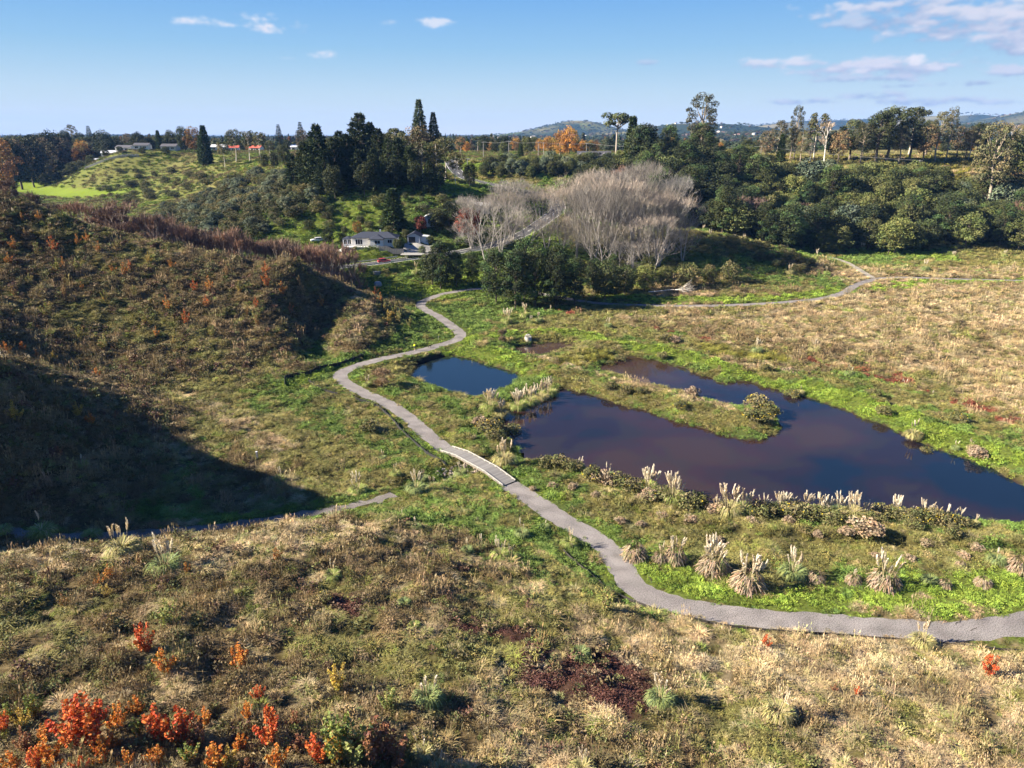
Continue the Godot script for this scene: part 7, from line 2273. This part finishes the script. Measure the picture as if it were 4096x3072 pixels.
# ---------------------------------------------------------------- walker and dog: one smooth skin round a skeleton
func skin(bones: Array, cell: float, k: float) -> ArrayMesh:
	var lo := Vector3.ONE * 99.0
	var hi := -lo
	for b in bones:
		for e in 2:
			lo = lo.min(b[e] - Vector3.ONE * (b[2 + e] + cell * 2.0))
			hi = hi.max(b[e] + Vector3.ONE * (b[2 + e] + cell * 2.0))
	var n := Vector3i(((hi - lo) / cell).ceil()) + Vector3i.ONE
	var f := PackedFloat32Array()
	var who := PackedByteArray()
	f.resize(n.x * n.y * n.z)
	who.resize(f.size())
	for z in n.z:
		for y in n.y:
			for x in n.x:
				var p := lo + Vector3(x, y, z) * cell
				var d := 99.0
				var best := 99.0
				var w := 0
				for i in bones.size():
					var b: Array = bones[i]
					var ab: Vector3 = b[1] - b[0]
					var t := clampf((p - b[0]).dot(ab) / maxf(ab.length_squared(), 1e-6), 0.0, 1.0)
					var e: float = p.distance_to(b[0] + ab * t) - lerpf(b[2], b[3], t)
					if e < best:
						best = e
						w = i
					var h := clampf(0.5 + 0.5 * (d - e) / k, 0.0, 1.0)
					d = lerpf(d, e, h) - k * h * (1.0 - h)
				var o := (z * n.y + y) * n.x + x
				f[o] = d
				who[o] = w
	var at := {}
	var v := PackedVector3Array()
	var c := PackedColorArray()
	var idx := PackedInt32Array()
	var sx := 1
	var sy := n.x
	var sz := n.x * n.y
	for z in n.z - 1:
		for y in n.y - 1:
			for x in n.x - 1:
				var o := z * sz + y * sy + x
				var sum := Vector3.ZERO
				var cnt := 0
				for e in [[0, 0, 0, 1, 0, 0], [0, 1, 0, 1, 1, 0], [0, 0, 1, 1, 0, 1], [0, 1, 1, 1, 1, 1], [0, 0, 0, 0, 1, 0], [1, 0, 0, 1, 1, 0], [0, 0, 1, 0, 1, 1], [1, 0, 1, 1, 1, 1], [0, 0, 0, 0, 0, 1], [1, 0, 0, 1, 0, 1], [0, 1, 0, 0, 1, 1], [1, 1, 0, 1, 1, 1]]:
					var fa := f[o + e[0] + e[1] * sy + e[2] * sz]
					var fb := f[o + e[3] + e[4] * sy + e[5] * sz]
					if (fa < 0.0) != (fb < 0.0):
						sum += Vector3(e[0], e[1], e[2]).lerp(Vector3(e[3], e[4], e[5]), fa / (fa - fb))
						cnt += 1
				if cnt:
					at[o] = v.size()
					v.append(lo + (Vector3(x, y, z) + sum / cnt) * cell)
					c.append(bones[who[o]][4])
	for o in at:
		for ax in 3:
			var s: int = [sx, sy, sz][ax]
			var a: int = [sy, sz, sx][ax]
			var b: int = [sz, sx, sy][ax]
			if o - a - b < 0 or not (at.has(o - a) and at.has(o - b) and at.has(o - a - b)):
				continue
			var fa := f[o]
			var fb := f[o + s]
			if (fa < 0.0) == (fb < 0.0):
				continue
			var q := [at[o], at[o - a], at[o - a - b], at[o - b]]
			if fa < 0.0:
				idx.append_array([q[0], q[2], q[1], q[0], q[3], q[2]])
			else:
				idx.append_array([q[0], q[1], q[2], q[0], q[2], q[3]])
	var nrm := PackedVector3Array()
	nrm.resize(v.size())
	for i in range(0, idx.size(), 3):
		var fn := (v[idx[i + 2]] - v[idx[i]]).cross(v[idx[i + 1]] - v[idx[i]])
		for e in 3:
			nrm[idx[i + e]] += fn
	for i in nrm.size():
		nrm[i] = nrm[i].normalized()
	var arr := []
	arr.resize(Mesh.ARRAY_MAX)
	arr[Mesh.ARRAY_VERTEX] = v
	arr[Mesh.ARRAY_NORMAL] = nrm
	arr[Mesh.ARRAY_COLOR] = c
	arr[Mesh.ARRAY_INDEX] = idx
	var m := ArrayMesh.new()
	m.add_surface_from_arrays(Mesh.PRIMITIVE_TRIANGLES, arr)
	return m

func build_walker() -> void:
	var sk := Color(0.42, 0.25, 0.17)
	var hv := Color(0.55, 0.72, 0.03)
	var sh := Color(0.05, 0.05, 0.06)
	var shoe := Color(0.5, 0.5, 0.5)
	var V := func(x, y, z): return Vector3(x, y, z)
	# walking towards -z, left foot forward
	var b := [[V.call(0, 1.0, 0), V.call(0, 1.12, 0), 0.145, 0.14, sh], [V.call(0, 1.14, 0), V.call(0, 1.38, -0.02), 0.145, 0.155, hv], [V.call(-0.13, 1.42, -0.02), V.call(0.13, 1.42, -0.02), 0.085, 0.085, hv], [V.call(0, 1.46, -0.02), V.call(0, 1.56, -0.03), 0.055, 0.05, sk], [V.call(0, 1.62, -0.04), V.call(0, 1.69, -0.03), 0.085, 0.098, sk],
		[V.call(-0.19, 1.42, -0.02), V.call(-0.25, 1.15, 0.05), 0.058, 0.05, hv], [V.call(-0.25, 1.15, 0.05), V.call(-0.26, 0.93, -0.06), 0.045, 0.034, sk], [V.call(-0.26, 0.92, -0.07), V.call(-0.25, 0.83, -0.11), 0.036, 0.026, sk],
		[V.call(0.19, 1.42, -0.02), V.call(0.25, 1.16, -0.1), 0.058, 0.05, hv], [V.call(0.25, 1.16, -0.1), V.call(0.24, 1.0, -0.28), 0.045, 0.034, sk], [V.call(0.24, 0.99, -0.29), V.call(0.23, 0.94, -0.36), 0.036, 0.026, sk],
		[V.call(-0.09, 0.98, 0), V.call(-0.1, 0.55, -0.2), 0.095, 0.066, sh], [V.call(-0.1, 0.53, -0.2), V.call(-0.1, 0.1, -0.26), 0.06, 0.042, sk], [V.call(-0.1, 0.05, -0.24), V.call(-0.1, 0.045, -0.42), 0.05, 0.04, shoe],
		[V.call(0.09, 0.98, 0), V.call(0.1, 0.54, 0.06), 0.095, 0.066, sh], [V.call(0.1, 0.53, 0.07), V.call(0.1, 0.16, 0.3), 0.06, 0.042, sk], [V.call(0.1, 0.09, 0.3), V.call(0.1, 0.045, 0.16), 0.05, 0.04, shoe]]
	var o := thing("person", on(-23.3, -163.3, 0.1), -0.5)
	part("body", skin(b, 0.03, 0.05), leafy("skin", Color.WHITE, 0.0), o)
	var hair := MB.new()
	for i in 120:
		var d := rdir()
		if d.y < -0.1 or (d.z < -0.3 and d.y < 0.4):
			continue
		hair.leaf(Vector3(0, 1.68, -0.02) + d * 0.1, d.cross(rdir()).normalized() * 0.08, d.cross(Vector3.UP).normalized() * 0.05, jit(Color(0.06, 0.04, 0.03), 0.3))
	part("hair", hair.done(), leafy("hair", Color.WHITE, 0.0), o)
	tag(o, "person in a bright yellow-green top and dark shorts walking on the path", "person")
	var fur := Color(0.025, 0.022, 0.02)
	var tan_ := Color(0.10, 0.06, 0.03)
	var g := [[V.call(0, 0.5, -0.26), V.call(0, 0.52, 0.02), 0.145, 0.12, fur], [V.call(0, 0.53, 0.02), V.call(0, 0.53, 0.3), 0.11, 0.1, fur], [V.call(0, 0.58, -0.3), V.call(0, 0.72, -0.46), 0.09, 0.07, fur], [V.call(0, 0.75, -0.5), V.call(0, 0.74, -0.56), 0.08, 0.07, fur], [V.call(0, 0.71, -0.6), V.call(0, 0.69, -0.72), 0.045, 0.032, tan_], [V.call(-0.05, 0.82, -0.48), V.call(-0.07, 0.89, -0.46), 0.03, 0.012, fur], [V.call(0.05, 0.82, -0.48), V.call(0.07, 0.89, -0.46), 0.03, 0.012, fur], [V.call(0, 0.56, 0.36), V.call(0, 0.72, 0.6), 0.03, 0.018, fur],
		[V.call(-0.09, 0.46, -0.24), V.call(-0.09, 0.24, -0.3), 0.06, 0.036, fur], [V.call(-0.09, 0.24, -0.3), V.call(-0.09, 0.03, -0.34), 0.032, 0.03, tan_], [V.call(0.09, 0.46, -0.24), V.call(0.09, 0.25, -0.2), 0.06, 0.036, fur], [V.call(0.09, 0.25, -0.2), V.call(0.09, 0.03, -0.16), 0.032, 0.03, tan_],
		[V.call(-0.09, 0.48, 0.28), V.call(-0.1, 0.32, 0.2), 0.085, 0.055, fur], [V.call(-0.1, 0.31, 0.21), V.call(-0.1, 0.2, 0.36), 0.045, 0.03, fur], [V.call(-0.1, 0.2, 0.36), V.call(-0.1, 0.03, 0.32), 0.03, 0.03, tan_], [V.call(0.09, 0.48, 0.28), V.call(0.1, 0.33, 0.26), 0.085, 0.055, fur], [V.call(0.1, 0.32, 0.27), V.call(0.1, 0.2, 0.44), 0.045, 0.03, fur], [V.call(0.1, 0.2, 0.44), V.call(0.1, 0.03, 0.42), 0.03, 0.03, tan_]]
	var dog := thing("dog", on(-20.0, -166.0, 0.1), -1.1)
	part("body", skin(g, 0.022, 0.04), leafy("skin", Color.WHITE, 0.0), dog)
	tag(dog, "black dog trotting on the path ahead of the walker", "dog")

func _ready() -> void:
	rng.seed = 77
	noise_a.seed = 3
	noise_a.frequency = 0.09
	noise_a.fractal_octaves = 3
	noise_b.seed = 11
	noise_b.frequency = 0.03
	noise_b.fractal_octaves = 4
	noise_d.seed = 61
	noise_d.frequency = 0.24
	noise_d.fractal_octaves = 2
	noise_c.seed = 29
	noise_c.noise_type = FastNoiseLite.TYPE_CELLULAR
	noise_c.cellular_return_type = FastNoiseLite.RETURN_CELL_VALUE
	noise_c.frequency = 0.03
	set_view()
	var t := Time.get_ticks_msec()
	build_heights()
	print("heights ", Time.get_ticks_msec() - t)
	build_cover()
	build_ground()
	print("ground ", Time.get_ticks_msec() - t)
	build_water()
	build_ways()
	build_houses()
	make_kinds()
	print("kinds ", Time.get_ticks_msec() - t)
	far_town()
	build_bush()
	plateau_trees()
	print("trees ", Time.get_ticks_msec() - t)
	build_grass()
	print("grass ", Time.get_ticks_msec() - t)
	build_bridge()
	build_fences()
	build_poles()
	build_pampas()
	build_saplings()
	build_shrubs()
	build_small()
	build_car()
	build_walker()
	print("done ", Time.get_ticks_msec() - t)
